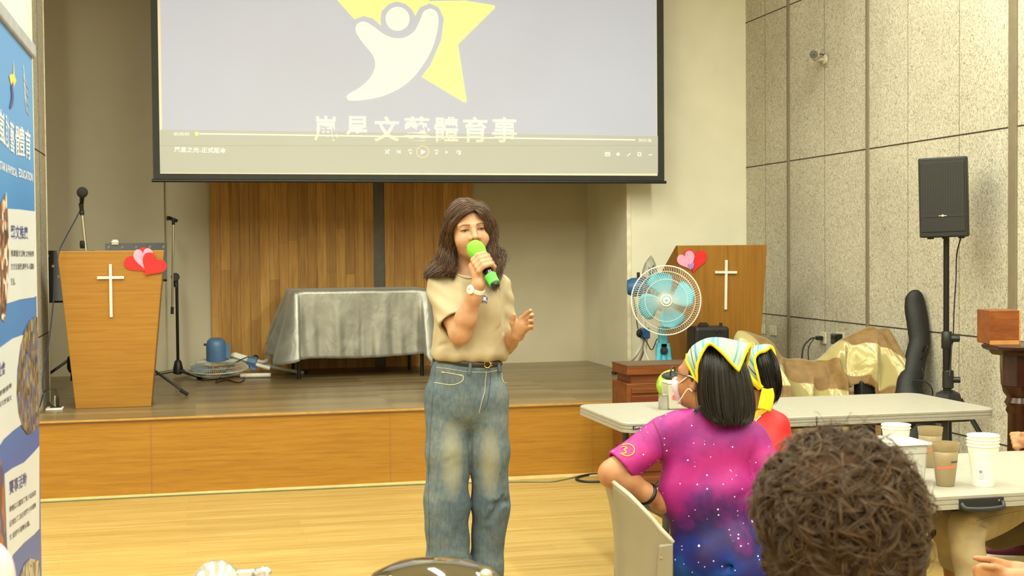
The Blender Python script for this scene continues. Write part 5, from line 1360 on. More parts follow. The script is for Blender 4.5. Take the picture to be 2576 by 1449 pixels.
def mesh_sdf(f, lo, hi, h, B=8):
    lo = np.asarray(lo, float); hi = np.asarray(hi, float)
    nb = np.maximum(1, np.ceil((hi - lo) / (h * B)).astype(int)); n = nb * B + 1
    I = np.stack(np.meshgrid(*[np.arange(k) for k in nb], indexing='ij'), -1).reshape(-1, 3)
    cen = (lo + (I + 0.5) * B * h).astype(np.float32)
    dc = f(cen); rad = h * B * 0.87 * 1.7 + 0.004
    act = np.abs(dc) < rad
    G = np.full(tuple(n), 1.0, np.float32)
    for b in I[dc < 0]: G[b[0] * B:b[0] * B + B + 1, b[1] * B:b[1] * B + B + 1, b[2] * B:b[2] * B + B + 1] = -1
    k = np.arange(B + 1); L = np.stack(np.meshgrid(k, k, k, indexing='ij'), -1).reshape(-1, 3)
    ia = I[act]
    for s in range(0, len(ia), 600):
        q = ia[s:s + 600]
        idx = (q[:, None, :] * B + L[None]).reshape(-1, 3)
        G[idx[:, 0], idx[:, 1], idx[:, 2]] = f((lo + idx * h).astype(np.float32))
    inside = G < 0
    c = inside[:-1, :-1, :-1].astype(np.int8)
    cnt = sum(inside[a:n[0] - 1 + a, b:n[1] - 1 + b, d:n[2] - 1 + d].astype(np.int8) for a in (0, 1) for b in (0, 1) for d in (0, 1))
    cells = np.argwhere((cnt > 0) & (cnt < 8))
    acc = np.zeros((len(cells), 3)); num = np.zeros(len(cells))
    cor = np.array([(a, b, d) for a in (0, 1) for b in (0, 1) for d in (0, 1)])
    vals = np.stack([G[cells[:, 0] + a, cells[:, 1] + b, cells[:, 2] + d] for a, b, d in cor], 1)
    for i in range(8):
        for j in range(i + 1, 8):
            df = cor[j] - cor[i]
            if np.abs(df).sum() != 1: continue
            va, vb = vals[:, i], vals[:, j]; m = (va < 0) != (vb < 0)
            t = np.where(m, va / np.where(m, va - vb, 1), 0)
            acc += (cor[i] + t[:, None] * df) * m[:, None]; num += m
    pos = lo + (cells + acc / num[:, None]) * h
    ids = np.full(tuple(n - 1), -1, np.int64); ids[cells[:, 0], cells[:, 1], cells[:, 2]] = np.arange(len(cells))
    quads = []
    for ax in range(3):
        sl0 = [slice(None)] * 3; sl1 = [slice(None)] * 3
        sl0[ax] = slice(0, -1); sl1[ax] = slice(1, None)
        e = np.argwhere(inside[tuple(sl0)] != inside[tuple(sl1)])
        o1, o2 = [(1, 2), (2, 0), (0, 1)][ax]
        ok = (e[:, o1] > 0) & (e[:, o2] > 0) & (e[:, o1] < n[o1] - 1) & (e[:, o2] < n[o2] - 1); e = e[ok]
        def g(d1, d2):
            q = e.copy(); q[:, o1] -= d1; q[:, o2] -= d2; return ids[q[:, 0], q[:, 1], q[:, 2]]
        Q = np.stack([g(1, 1), g(0, 1), g(0, 0), g(1, 0)], 1)
        fl = inside[e[:, 0], e[:, 1], e[:, 2]]
        Q[~fl] = Q[~fl][:, ::-1]
        quads.append(Q[(Q >= 0).all(1)])
    return pos, np.concatenate(quads)
def sdf_obj(name, f, lo, hi, h, mat, parent=None, loc=None, relax=1):
    v, q = mesh_sdf(f, lo, hi, h)
    for _ in range(relax):                                  # gentle smoothing along the mesh
        s = np.zeros_like(v); c = np.zeros(len(v))
        for a in range(4):
            b = (a + 1) % 4
            np.add.at(s, q[:, a], v[q[:, b]]); np.add.at(s, q[:, b], v[q[:, a]]); np.add.at(c, q[:, a], 1); np.add.at(c, q[:, b], 1)
        v = 0.5 * v + 0.5 * s / np.maximum(c, 1)[:, None]
    if loc is None: loc = V((v[:, 0].min() + v[:, 0].max()) / 2, (v[:, 1].min() + v[:, 1].max()) / 2, v[:, 2].min())
    me = bpy.data.meshes.new(name); nv, nq = len(v), len(q)
    me.vertices.add(nv); me.vertices.foreach_set('co', (v - loc).astype(np.float32).ravel())
    me.loops.add(nq * 4); me.loops.foreach_set('vertex_index', q.astype(np.int32).ravel())
    me.polygons.add(nq); me.polygons.foreach_set('loop_start', np.arange(0, nq * 4, 4, dtype=np.int32))
    try: me.polygons.foreach_set('loop_total', np.full(nq, 4, dtype=np.int32))
    except Exception: pass
    me.polygons.foreach_set('use_smooth', np.ones(nq, dtype=bool))
    me.update(calc_edges=True); me.validate()
    return link_mesh(name, me, mat, parent, np.asarray(loc, float))
def hit(f, px, py, d0, d1, n=60, lift=0.0015):
    """first point of the body f along the sight line of (px,py) between depths d0 and d1"""
    D = np.linspace(d0, d1, n); P = np.array([atD(px, py, d) for d in D], np.float32)
    v = f(P); i = np.argmax(v < 0)
    if not (v < 0).any(): i = int(np.argmin(v)); return P[i].astype(float)
    a, b = D[max(0, i - 1)], D[i]
    for _ in range(14):
        m = (a + b) / 2
        if f(np.array([atD(px, py, m)], np.float32))[0] < 0: b = m
        else: a = m
    p = atD(px, py, (a + b) / 2); return p + nrm(EYE - p) * lift
def ripple(P, waves):
    d = 0
    for kx, ky, kz, ph, am in waves: d = d + am * np.sin(P[:, 0] * kx + P[:, 1] * ky + P[:, 2] * kz + ph)
    return d
def fast_mesh(name, vs, fs, mat, parent, loc=None, smooth=True):
    """fs: (n,k) array of equal-size faces"""
    loc = vs.mean(0) if loc is None else loc
    me = bpy.data.meshes.new(name); k = fs.shape[1]
    me.vertices.add(len(vs)); me.vertices.foreach_set('co', (vs - loc).astype(np.float32).ravel())
    me.loops.add(fs.size); me.loops.foreach_set('vertex_index', fs.astype(np.int32).ravel())
    me.polygons.add(len(fs)); me.polygons.foreach_set('loop_start', np.arange(0, fs.size, k, dtype=np.int32))
    try: me.polygons.foreach_set('loop_total', np.full(len(fs), k, dtype=np.int32))
    except Exception: pass
    me.polygons.foreach_set('use_smooth', np.full(len(fs), smooth, dtype=bool))
    me.update(calc_edges=True)
    return link_mesh(name, me, mat, parent, np.asarray(loc, float))
def strands(curves, rad, n=5, flat=1.0):
    """curves: (m, k, 3); rad: (m, k) -> one bundle of tapered tubes"""
    m, k, _ = curves.shape
    T = np.gradient(curves, axis=1); T /= np.linalg.norm(T, axis=2, keepdims=True) + 1e-9
    up = np.zeros_like(T); up[..., 0] = 0.35; up[..., 1] = -0.9; up[..., 2] = 0.2
    X = np.cross(T, up); X /= np.linalg.norm(X, axis=2, keepdims=True) + 1e-9
    Y = np.cross(T, X)
    a = np.linspace(0, 2 * PI, n, endpoint=False)
    vs = curves[:, :, None, :] + rad[:, :, None, None] * (np.cos(a)[None, None, :, None] * X[:, :, None, :] + flat * np.sin(a)[None, None, :, None] * Y[:, :, None, :])
    vs = vs.reshape(-1, 3)
    base = (np.arange(m)[:, None, None] * k + np.arange(k - 1)[None, :, None]) * n
    j = np.arange(n)[None, None, :]; jn = (j + 1) % n
    fs = np.stack([base + j, base + jn, base + n + jn, base + n + j], -1).reshape(-1, 4)
    return vs, fs
def hair_between(guides, n, k=22, spread=0.008, rad=0.0022, wave=0.0, wl=0.09, rng=None, taper=0.5):
    """locks interpolated between neighbouring guide curves, jittered, with a soft wave"""
    rng = rng or RNG
    Gd = np.array([spline(g, k) for g in guides]); ng = len(Gd)
    t = rng.uniform(0, ng - 1.001, n); i = t.astype(int); u = (t - i)[:, None, None]
    C_ = Gd[i] * (1 - u) + Gd[i + 1] * u
    s = np.linspace(0, 1, k)[None, :, None]
    off = rng.normal(0, spread, (n, 1, 3)); off2 = rng.normal(0, spread * 1.0, (n, 1, 3))
    C_ = C_ + off * (0.35 + 0.65 * s) + off2 * s ** 2
    if wave:
        ph = rng.uniform(0, 2 * PI, (n, 1)); L = np.cumsum(np.linalg.norm(np.gradient(C_, axis=1), axis=2), 1)
        w = np.sin(L / wl * 2 * PI + ph * 0.35)
        C_ = C_ + wave * (s ** 1.0) * np.stack([w, np.cos(L / wl * 2 * PI + ph * 0.35), 0.2 * w], -1)
    ln = rng.uniform(0.86, 1.0, n)
    R_ = rad * rng.uniform(0.6, 1.3, (n, 1)) * (1 - taper * np.linspace(0, 1, k)[None] ** 2.5)
    R_[:, -1] *= 0.25
    return C_, R_
def hair_mat(name, dark, mid, light, rough=0.42, scale=(60, 60, 5)):
    t = NT(name); n1 = t.noise(1.0, t.coord(scale), detail=3)
    g = t.node('ShaderNodeNewGeometry')
    f = t.math('ADD', t.math('MULTIPLY', n1, 0.45), t.math('MULTIPLY', g.outputs['Random Per Island'], 0.5))
    return t.set(t.ramp(f, [(0.22, dark), (0.5, mid), (0.82, light)]), rough, 0, 0.45)
def skin_mat(name, col, flush):
    t = NT(name); n = t.noise(22, detail=3); n2 = t.noise(160, detail=2)
    c = t.ramp(n, [(0.32, flush), (0.62, col)])
    t.bump(n2, 0.08, 0.002)
    t.set(c, 0.48, 0, 0.4)
    t.b.inputs['Subsurface Weight'].default_value = 0.06; t.b.inputs['Subsurface Radius'].default_value = (0.012, 0.005, 0.003)
    return t.m
M_skin = skin_mat('warm skin', (182, 139, 107), (170, 123, 92))
M_skin_arm = M_skin
M_skin2 = skin_mat('tan skin', (168, 120, 84), (154, 104, 70))
M_lash = plain('dark lashes', (46, 32, 26), 0.6)
M_brow = plain('brown eyebrow', (126, 90, 64), 0.8)
M_eye = plain('eye white', (150, 132, 118), 0.3)
M_iris = plain('dark iris', (30, 19, 14), 0.4)
M_lip = plain('soft red lips', (184, 96, 84), 0.4)

# ------------------------------------------------------------------ the woman with the microphone
DW = 5.31
def W(px, py, d=0.0): return atD(px, py, DW + d)
hr = nrm(RGT * V(1, 1, 0)); hf = nrm(FWD * V(1, 1, 0)); hz = V(0, 0, 1)      # image right, away, up
def headframe(yaw, tilt, nod, right=hr, away=hf):
    """yaw > 0 turns the face to image right, tilt > 0 leans the crown to image left"""
    R0 = np.column_stack([right, away, hz])
    return R0 @ roty(-tilt) @ rotz(yaw) @ rotx(nod)
HF = headframe(0.24, 0.105, 0.02)
HC = W(1179, 579, 0.0)
def H(x, y, z): return HC + HF @ V(x, y, z)
def head_sdf(P, c=HC, R_=HF, s=1.0):
    """head with brow, sockets, nose, cheeks, lips, chin and ears; local x right, y back, z up, eyes at z = 0"""
    Q = ((P - np.asarray(c, np.float32)) @ np.asarray(R_, np.float32)) / s
    d = ell(Q, (0, 0.018, 0.035), (0.073, 0.092, 0.084))
    d = smin(d, ell(Q, (0, -0.022, -0.028), (0.063, 0.070, 0.078)), 0.04)
    d = smin(d, ell(Q, (0, -0.034, -0.076), (0.046, 0.046, 0.036)), 0.035)
    d = smin(d, ell(Q, (0, -0.070, -0.098), (0.020, 0.016, 0.015)), 0.03)
    for sx in (-1, 1):
        d = smin(d, ell(Q, (sx * 0.040, -0.060, -0.036), (0.026, 0.024, 0.024)), 0.03)
        d = smin(d, cap(Q, (sx * 0.012, -0.084, 0.019), (sx * 0.046, -0.066, 0.020), 0.010), 0.016)
        d = smax(d, -ell(Q, (sx * 0.0315, -0.100, 0.000), (0.019, 0.018, 0.0105)), 0.012)
        d = smin(d, ell(Q, (sx * 0.0315, -0.074, 0.001), (0.0150, 0.0120, 0.0085)), 0.006)      # lids over the eyeball
        e = ell(Q, (sx * 0.071, 0.016, -0.012), (0.010, 0.021, 0.031)); e = smax(e, -ell(Q, (sx * 0.079, 0.010, -0.008), (0.007, 0.011, 0.018)), 0.004)
        d = smin(d, e, 0.008)
    n = cap(Q, (0, -0.088, 0.006), (0, -0.106, -0.026), 0.0075, 0.0105)
    n = smin(n, ell(Q, (0, -0.107, -0.031), (0.0105, 0.009, 0.008)), 0.008)
    for sx in (-1, 1): n = smin(n, ell(Q, (sx * 0.0135, -0.096, -0.033), (0.0080, 0.0085, 0.0065)), 0.007)
    d = smin(d, n, 0.014)
    for sx in (-1, 1): d = smax(d, -ell(Q, (sx * 0.0068, -0.1050, -0.0385), (0.0042, 0.007, 0.0042)), 0.003)
    d = smin(d, cap(Q, (-0.017, -0.088, -0.063), (0.017, -0.088, -0.063), 0.0055), 0.010)
    d = smin(d, cap(Q, (-0.014, -0.087, -0.073), (0.014, -0.087, -0.073), 0.0065), 0.010)
    d = smax(d, -cap(Q, (-0.018, -0.0965, -0.068), (0.018, -0.0965, -0.068), 0.0022), 0.004)
    return d * s
# joints
SL, SR = W(1104, 724, 0.01), W(1254, 724, 0.03)
EL, WL = W(1157, 840, -0.13), W(1204, 716, -0.205)
ER, WR = W(1269, 868, 0.06), W(1296, 844, -0.06)
neck0, neck1 = H(0, 0.022, -0.07), W(1180, 706, 0.025)
hipc = W(1174, 985, 0.02)
ZF = 0.0
footL, footR = W(1133, 1592, 0.03), W(1228, 1588, 0.05); footL[2] = 0.06; footR[2] = 0.06
kneeL, kneeR = W(1124, 1270, -0.02), W(1232, 1270, 0.02)
# microphone axis
m0, m1 = W(1197.5, 628, -0.150), W(1243, 711, -0.235)
ma = nrm(m1 - m0); mlen = np.linalg.norm(m1 - m0)
mw = nrm(-FWD - ma * np.dot(-FWD, ma)); mu = np.cross(ma, mw)
if np.dot(mu, hr) > 0: mu = -mu             # mu points to image left
def MP(s, u, w): return m0 + ma * s + mu * u + mw * w
fingersL = []
for i in range(4):
    s = 0.048 + 0.0188 * i; q = (1.0, 1.05, 1.0, 0.9)[i]
    pts = [MP(s + 0.012, 0.038 * q, 0.004), MP(s + 0.003, 0.029, 0.026), MP(s - 0.002, 0.004, 0.0315), MP(s - 0.001, -0.022, 0.022), MP(s + 0.002, -0.029, 0.000), MP(s + 0.004, -0.020, -0.018)]
    fingersL.append((pts, [0.0100, 0.0098, 0.0094, 0.0090, 0.0085, 0.0075]))
thumbL = ([MP(0.085, 0.036, -0.020), MP(0.065, 0.026, -0.026), MP(0.042, 0.010, -0.028), MP(0.030, -0.006, -0.024)], [0.013, 0.0115, 0.010, 0.008])
palmL = (MP(0.060, 0.040, -0.004), MP(0.100, 0.040, -0.004))
# open hand
DH = 0.085
fr_base = [W(1313, 801, -0.205 + DH), W(1323, 806, -0.21 + DH), W(1327, 815, -0.212 + DH), W(1325, 826, -0.21 + DH)]
fr_mid = [W(1325, 789, -0.225 + DH), W(1333, 799, -0.235 + DH), W(1337, 811, -0.238 + DH), W(1337, 824, -0.236 + DH)]
fr_tip = [W(1334.5, 781, -0.245 + DH), W(1339, 792, -0.262 + DH), W(1337, 807, -0.264 + DH), W(1336, 821, -0.258 + DH)]
fr_end = [None, W(1335, 793, -0.275 + DH), W(1332, 807, -0.275 + DH), W(1331, 821, -0.268 + DH)]
thumbR = ([W(1296, 832, -0.185 + DH), W(1289, 811, -0.205 + DH), W(1291, 799, -0.215 + DH), W(1292.5, 792, -0.222 + DH)], [0.0135, 0.0112, 0.0098, 0.0080])
heelR, palmR = W(1303, 842, -0.175 + DH), W(1314, 818, -0.20 + DH)
def woman_body(P):
    d = head_sdf(P)
    d = smin(d, cap(P, neck0, neck1, 0.047, 0.052), 0.03)
    # trunk and legs under the clothes
    t = ell(P, W(1180, 770, 0.03), (0.115, 0.075, 0.13), np.column_stack([hr, hf, hz]))
    t = smin(t, cap(P, W(1120, 725, 0.02), W(1240, 725, 0.02), 0.045), 0.05)
    t = smin(t, ell(P, W(1176, 930, 0.03), (0.115, 0.08, 0.15), np.column_stack([hr, hf, hz])), 0.08)
    d = smin(d, t, 0.04)
    d = smin(d, chain(P, [hipc + hr * -0.07, kneeL, footL + hz * 0.02], [0.062, 0.044, 0.036]), 0.05)
    d = smin(d, chain(P, [hipc + hr * 0.07, kneeR, footR + hz * 0.02], [0.062, 0.036, 0.034]), 0.05)
    d = smin(d, chain(P, [footL + hz * -0.02, footL - hf * 0.15 + hz * -0.03], [0.034, 0.026]), 0.03)
    d = smin(d, chain(P, [footR + hz * -0.02, footR - hf * 0.15 + hz * -0.03], [0.034, 0.026]), 0.03)
    # arms
    aL = chain(P, [SL, SL * 0.5 + EL * 0.5, EL], [0.046, 0.043, 0.038], 0.02)
    mid = EL * 0.68 + WL * 0.32
    fL = chain(P, [EL, mid, EL * 0.25 + WL * 0.75, WL], [0.038, 0.0395, 0.029, 0.0235], 0.02)
    aL = smin(aL, fL, 0.025)
    hand = smin(cap(P, WL, palmL[1], 0.0235, 0.021), cap(P, palmL[0], palmL[1], 0.0165, 0.0175), 0.02)
    hand = smin(hand, cap(P, palmL[0] + mw * 0.010, palmL[1] + mw * 0.008, 0.0145, 0.014), 0.012)
    for pts, rs in fingersL: hand = smin(hand, chain(P, pts, rs, 0.004), 0.0055)
    hand = smin(hand, chain(P, *thumbL, k=0.004), 0.008)
    d = smin(d, smin(aL, hand, 0.012), 0.03)
    aR = chain(P, [SR, ER], [0.044, 0.038])
    aR = smin(aR, chain(P, [ER, ER * 0.6 + WR * 0.4, WR], [0.038, 0.037, 0.0255], 0.01), 0.02)
    h2 = smin(cap(P, WR, heelR, 0.0255, 0.022), cap(P, heelR, palmR, 0.021, 0.017), 0.02)
    h2 = smin(h2, ell(P, palmR, (0.030, 0.016, 0.034), np.column_stack([hr, hf, hz])), 0.016)
    for i in range(4):
        h2 = smin(h2, cap(P, palmR * 0.6 + heelR * 0.4, fr_base[i], 0.012, 0.0105), 0.008)
        c = chain(P, [fr_base[i], fr_mid[i], fr_tip[i]], [0.0102, 0.0088, 0.0074], 0.003)
        if fr_end[i] is not None: c = smin(c, cap(P, fr_tip[i], fr_end[i], 0.0076, 0.0068), 0.003)
        h2 = smin(h2, c, 0.004)
    h2 = smin(h2, chain(P, *thumbR, k=0.004), 0.010)
    return smin(d, smin(aR, h2, 0.012), 0.03)
wm = thing('person', 'woman in cream t-shirt and wide jeans speaking into a green microphone', 'person', V(hipc[0], hipc[1], 0))
BX = np.column_stack([hr, hf, hz])
def bounds(pts, pad):
    p = np.array(pts); return p.min(0) - pad, p.max(0) + pad
lo, hi = bounds([HC + hz * 0.13, HC - hf * 0.12, W(1075, 1000), W(1280, 1000), fr_tip[1], V(footL[0], footL[1], 0.0), V(footR[0], footR[1], 0.0) - hf * 0.17, WL, EL, hipc + hf * 0.16], 0.05); lo[2] = 0.002
sdf_obj('body', woman_body, lo, hi, 0.0032, M_skin, wm)
# t-shirt
rs_ = np.random.default_rng(11)
def waves(n, l0, l1, amp, squash=(1, 1, 0.5), rng=rs_):
    out = []
    for _ in range(n):
        k = nrm(rng.normal(size=3) * V(*squash)) * 2 * PI / rng.uniform(l0, l1); out.append((k[0], k[1], k[2], rng.uniform(0, 6.28), amp))
    return out
shirt_waves = waves(7, 0.07, 0.2, 0.0022, (1, 1, 0.35))
SEL = EL + (SL - EL) * 0.25                       # sleeve ends above the elbow
SER = ER + (SR - ER) * 0.20
def shirt_core(P):
    d = ell(P, W(1178, 772, 0.02), (0.148, 0.108, 0.135), BX)
    d = smin(d, ell(P, W(1212, 775, -0.045), (0.055, 0.055, 0.060), BX), 0.05)
    d = smin(d, ell(P, W(1150, 775, -0.045), (0.055, 0.055, 0.060), BX), 0.05)
    d = smin(d, ell(P, W(1179, 858, 0.015), (0.140, 0.112, 0.100), BX), 0.08)
    d = smin(d, ell(P, W(1179, 890, 0.012), (0.148, 0.112, 0.050), BX), 0.04)
    sh = cap(P, W(1112, 716, 0.012), W(1248, 716, 0.02), 0.046, 0.046)
    sh = smin(sh, cap(P, W(1150, 702, 0.02), W(1210, 702, 0.02), 0.052), 0.04)
    return smin(d, sh, 0.06)
def shirt(P):
    d = shirt_core(P)
    # neck opening
    d = smax(d, -cap(P, H(0, 0.02, -0.06), W(1178, 684, 0.0), 0.060, 0.062), 0.008)
    z = P[:, 2]; u = (P - np.float32(W(1180, 900, 0))) @ np.float32(hr)
    zh = np.float32(W(1180, 909, 0)[2]) - 0.05 * u
    d = d + ripple(P, shirt_waves) * 1.0
    # gather at the hem
    d = d + 0.005 * np.sin((P @ np.float32(hr)) * 95 + 1.0) * np.exp(-np.maximum(z - zh, 0) / 0.03)
    d = smax(d, zh - z, 0.012)
    def sleeve(S0, S1, r0, r1, hem_r):
        ax = nrm(S1 - S0)
        o = cap(P, S0, S1 + ax * 0.03, r0, r1) + 0.003 * np.sin((P @ np.float32(hz)) * 90 + (P @ np.float32(hr)) * 60)
        cut = (P - np.float32(S1)) @ np.float32(ax)
        o = smax(o, cut, 0.004)
        inn = cap(P, S1 - ax * 0.01, S1 + ax * 0.10, hem_r, hem_r)
        return o, inn
    o1, i1 = sleeve(W(1107, 724, 0.0), SEL, 0.055, 0.066, 0.054)
    o2, i2 = sleeve(W(1256, 724, 0.025), SER + hr * 0.005, 0.050, 0.055, 0.047)
    d = smin(d, o1, 0.012); d = smin(d, o2, 0.008)
    # creases under the arm and across the belly
    for a, b, r_ in ((W(1098, 872, -0.06), W(1150, 858, -0.12), 0.004), (W(1262, 745, -0.06), W(1266, 835, -0.04), 0.004), (W(1120, 884, -0.10), W(1175, 892, -0.13), 0.004), (W(1150, 705, -0.07), W(1195, 745, -0.12), 0.003), (W(1190, 872, -0.13), W(1240, 885, -0.12), 0.004), (W(1232, 850, -0.12), W(1262, 790, -0.09), 0.004), (W(1215, 880, -0.11), W(1262, 830, -0.09), 0.005), (W(1225, 868, -0.11), W(1272, 812, -0.05), 0.004)):
        d = smax(d, -cap(P, a, b, r_), 0.016)
    d = smax(d, -i1, 0.003); d = smax(d, -i2, 0.003)
    return d
M_shirt = plain('cream cotton', (166, 151, 122), 0.85, vary=0.02, bump=0.15, scale=20)
lo2, hi2 = bounds([W(1072, 900), W(1285, 680), SEL, SER, W(1180, 800, -0.17), W(1180, 800, 0.18)], 0.07)
sh_o = sdf_obj('t_shirt', shirt, lo2, hi2, 0.0045, M_shirt, wm)
# neckline rib, sleeve hem lines
col = [hit(shirt, 1151 + 58 * t, 690 + 9 * math.sin(PI * t), DW - 0.2, DW + 0.02, lift=0.001) for t in np.linspace(0.0, 1, 18)]
obj('collar_rib', MB().tube(col, 0.0045, 8, flat=0.6), M_shirt, sh_o, smooth=True)
# chest emblem
def decal(name, shapes, f, mat, parent, d0, d1, lift=0.0012):
    m = MB()
    for loop in shapes:
        c = np.mean(loop, 0); P = [hit(f, *c, d0, d1, lift=lift)] + [hit(f, *q, d0, d1, lift=lift) for q in loop]
        n = len(loop); m.add(P, [(0, 1 + (i + 1) % n, 1 + i) for i in range(n)])
    return obj(name, m, mat, parent, smooth=True)
oval = [(1215 + 11.5 * math.cos(a), 751 + 8.0 * math.sin(a)) for a in np.linspace(0, 2 * PI, 28, endpoint=False)]
M_logo = plain('emblem blue', (24, 62, 140), 0.7); M_logow = plain('emblem white', (236, 232, 222), 0.7)
em = decal('chest_emblem', [oval], shirt, M_logo, sh_o, DW - 0.25, DW + 0.02)
def ptext(s, x0, y0, x1, y1, h, f, d0, d1, lift, bold=0.0):
    v, fcs = text2d(s, bold); lo_, hi_ = v.min(0), v.max(0); w = (v - lo_) / (hi_ - lo_)
    return MB().add([hit(f, x0 + (x1 - x0) * a, y0 + (y1 - y0) * a - h * b, d0, d1, lift=lift) for a, b in w], fcs)
obj('emblem_letters', ptext('小嵐', 1206, 757, 1224, 757, 11, shirt, DW - 0.25, DW + 0.02, 0.0024, 0.01), M_logow, em)
obj('emblem_caption', ptext('SINCE 1988', 1203, 763.5, 1226, 763, 3.6, shirt, DW - 0.25, DW + 0.02, 0.0015), M_logo, em)
# jeans
jean_waves = waves(7, 0.07, 0.22, 0.0009, (0.6, 0.6, 1.0))
cr = W(1180, 1075, 0.0)
LTl = [W(1122, 1000, 0.02), W(1126, 1130, 0.0), W(1124, 1270, -0.01), W(1128, 1420, -0.01), W(1131, 1592, 0.0)]
LTr = [W(1228, 1000, 0.02), W(1230, 1130, 0.02), W(1234, 1270, 0.03), W(1224, 1420, 0.04), W(1224, 1590, 0.05)]
for q in (LTl, LTr): q[-1] = V(q[-1][0], q[-1][1], 0.03)
def jeans(P):
    d = ell(P, W(1172, 1000, 0.03), (0.158, 0.118, 0.13), BX)
    d = smin(d, ell(P, W(1176, 925, 0.02), (0.138, 0.100, 0.075), BX), 0.06)
    a = chain(P, LTl, [0.082, 0.083, 0.086, 0.085, 0.086], 0.03)
    b = chain(P, LTr, [0.080, 0.077, 0.072, 0.063, 0.074], 0.03)
    legs = smin(a, b, 0.006)
    d = smin(d, legs, 0.035)
    d = d + ripple(P, jean_waves)
    # knee and hip folds on the image-right leg, whiskers below the fly
    for p, q, r_ in ((W(1262, 1252, -0.02), W(1222, 1330, -0.06), 0.006), (W(1222, 1335, -0.04), W(1244, 1440, -0.05), 0.006), (W(1278, 1262, 0.0), W(1235, 1270, -0.06), 0.004), (W(1150, 1335, -0.09), W(1182, 1440, -0.08), 0.006), (W(1120, 1165, -0.10), W(1160, 1150, -0.10), 0.003)):
        d = smax(d, -cap(P, p, q, r_), 0.022)
    top = (P - np.float32(W(1176, 905, 0))) @ np.float32(hz) + 0.06 * ((P - np.float32(W(1176, 905, 0))) @ np.float32(hr))
    d = smax(d, top, 0.006)
    d = smax(d, 0.02 - P[:, 2], 0.004)
    return d
def denim():
    t = NT('washed denim')
    n1 = t.noise(90, t.coord((1, 1, 0.4)), detail=3); n2 = t.noise(16, t.coord((0.5, 0.5, 1.4)), detail=4, dist=0.3); n3 = t.noise(3.0, detail=2)
    f = t.math('ADD', t.math('MULTIPLY', n1, 0.30), t.math('ADD', t.math('MULTIPLY', n2, 0.30), t.math('MULTIPLY', n3, 0.40)))
    c = t.ramp(f, [(0.34, (62, 76, 90)), (0.47, (82, 95, 104)), (0.56, (99, 108, 111)), (0.70, (124, 128, 120))])
    # worn thighs: pale patches that belong to the cloth
    P_ = t.coord((1, 1, 1), which='Object'); s = t.sep(P_)
    def patch(cx, cz, rx, rz):
        a = t.math('DIVIDE', t.math('SUBTRACT', s[0], cx), rx); b = t.math('DIVIDE', t.math('SUBTRACT', s[2], cz), rz)
        q = t.math('ADD', t.math('MULTIPLY', a, a), t.math('MULTIPLY', b, b))
        return t.math('MAXIMUM', t.math('SUBTRACT', 1.0, q), 0.0)
    t._patch = patch
    return t, c
tdn, cdn = denim()
lo3, hi3 = bounds([W(1060, 1000), W(1285, 1000), W(1130, 900), W(1176, 1000, -0.15), W(1176, 1000, 0.19), V(*LTl[-1][:2], 0.0), V(*LTr[-1][:2], 0)], 0.06); lo3[2] = 0.003
jn_loc = V(hipc[0], hipc[1], 0.02)
def rel(px, py): p = W(px, py, -0.1) - jn_loc; return p
pl_, pr_ = rel(1140, 1160), rel(1240, 1170)
k1 = tdn._patch(float(pl_[0]), float(pl_[2]), 0.050, 0.17); k2 = tdn._patch(float(pr_[0]), float(pr_[2]), 0.045, 0.15)
kk = tdn.math('MINIMUM', tdn.math('ADD', k1, k2), 1.0)
cdn = tdn.mix(tdn.math('MULTIPLY', kk, 0.6), cdn, (152, 148, 122))
M_denim = tdn.set(cdn, 0.85, 0, 0.2)
tdn.bump(tdn.noise(260, tdn.coord((1, 1, 0.5)), detail=2), 0.25, 0.002)
jn = sdf_obj('jeans', jeans, lo3, hi3, 0.0048, M_denim, wm, loc=jn_loc)
M_stitch = plain('pale stitching', (176, 168, 140), 0.8); M_dstitch = plain('dark seam', (62, 74, 92), 0.8)
def seam(name, pxs, f, d0, d1, r, mat, parent, n=40, flat=1.0, lift=0.0004):
    q = spline(np.array([(a, b, 0) for a, b in pxs]), n)
    return obj(name, MB().tube([hit(f, a, b, d0, d1, lift=lift) for a, b, _ in q], r, 6, flat=flat), mat, parent, smooth=True)
A_, B2 = DW - 0.3, DW + 0.12
seam('side_seam', [(1096, 920), (1090, 980), (1084, 1060), (1078, 1200), (1080, 1330), (1078, 1440)], jeans, A_, B2, 0.0012, M_dstitch, jn, 60)
seam('pocket_edge', [(1111, 937), (1128, 938), (1160, 945), (1166, 950), (1161, 960), (1140, 968), (1115, 966), (1092, 962)], jeans, A_, B2, 0.0018, M_stitch, jn, 50)
seam('coin_pocket', [(1112, 935), (1135, 940), (1166, 944)], jeans, A_, B2, 0.0014, M_stitch, jn, 20)
seam('pocket_edge', [(1262, 938), (1264, 955), (1270, 964), (1276, 962)], jeans, A_, B2, 0.0018, M_stitch, jn, 24)
seam('fly_stitch', [(1224, 935), (1221, 960), (1219, 985), (1212, 1010), (1205, 1040)], jeans, A_, B2, 0.0016, M_stitch, jn, 40)
seam('fly_fold', [(1234, 938), (1232, 975), (1226, 1012), (1217, 1030)], jeans, A_, B2, 0.0020, M_dstitch, jn, 40)
seam('waistband_stitch', [(1098, 924), (1130, 928), (1175, 935), (1225, 936), (1258, 930)], jeans, A_, B2, 0.0012, M_stitch, jn, 50)
seam('inner_seam', [(1190, 1080), (1191, 1200), (1192, 1330), (1196, 1420)], jeans, A_, B2, 0.0011, M_dstitch, jn, 60)
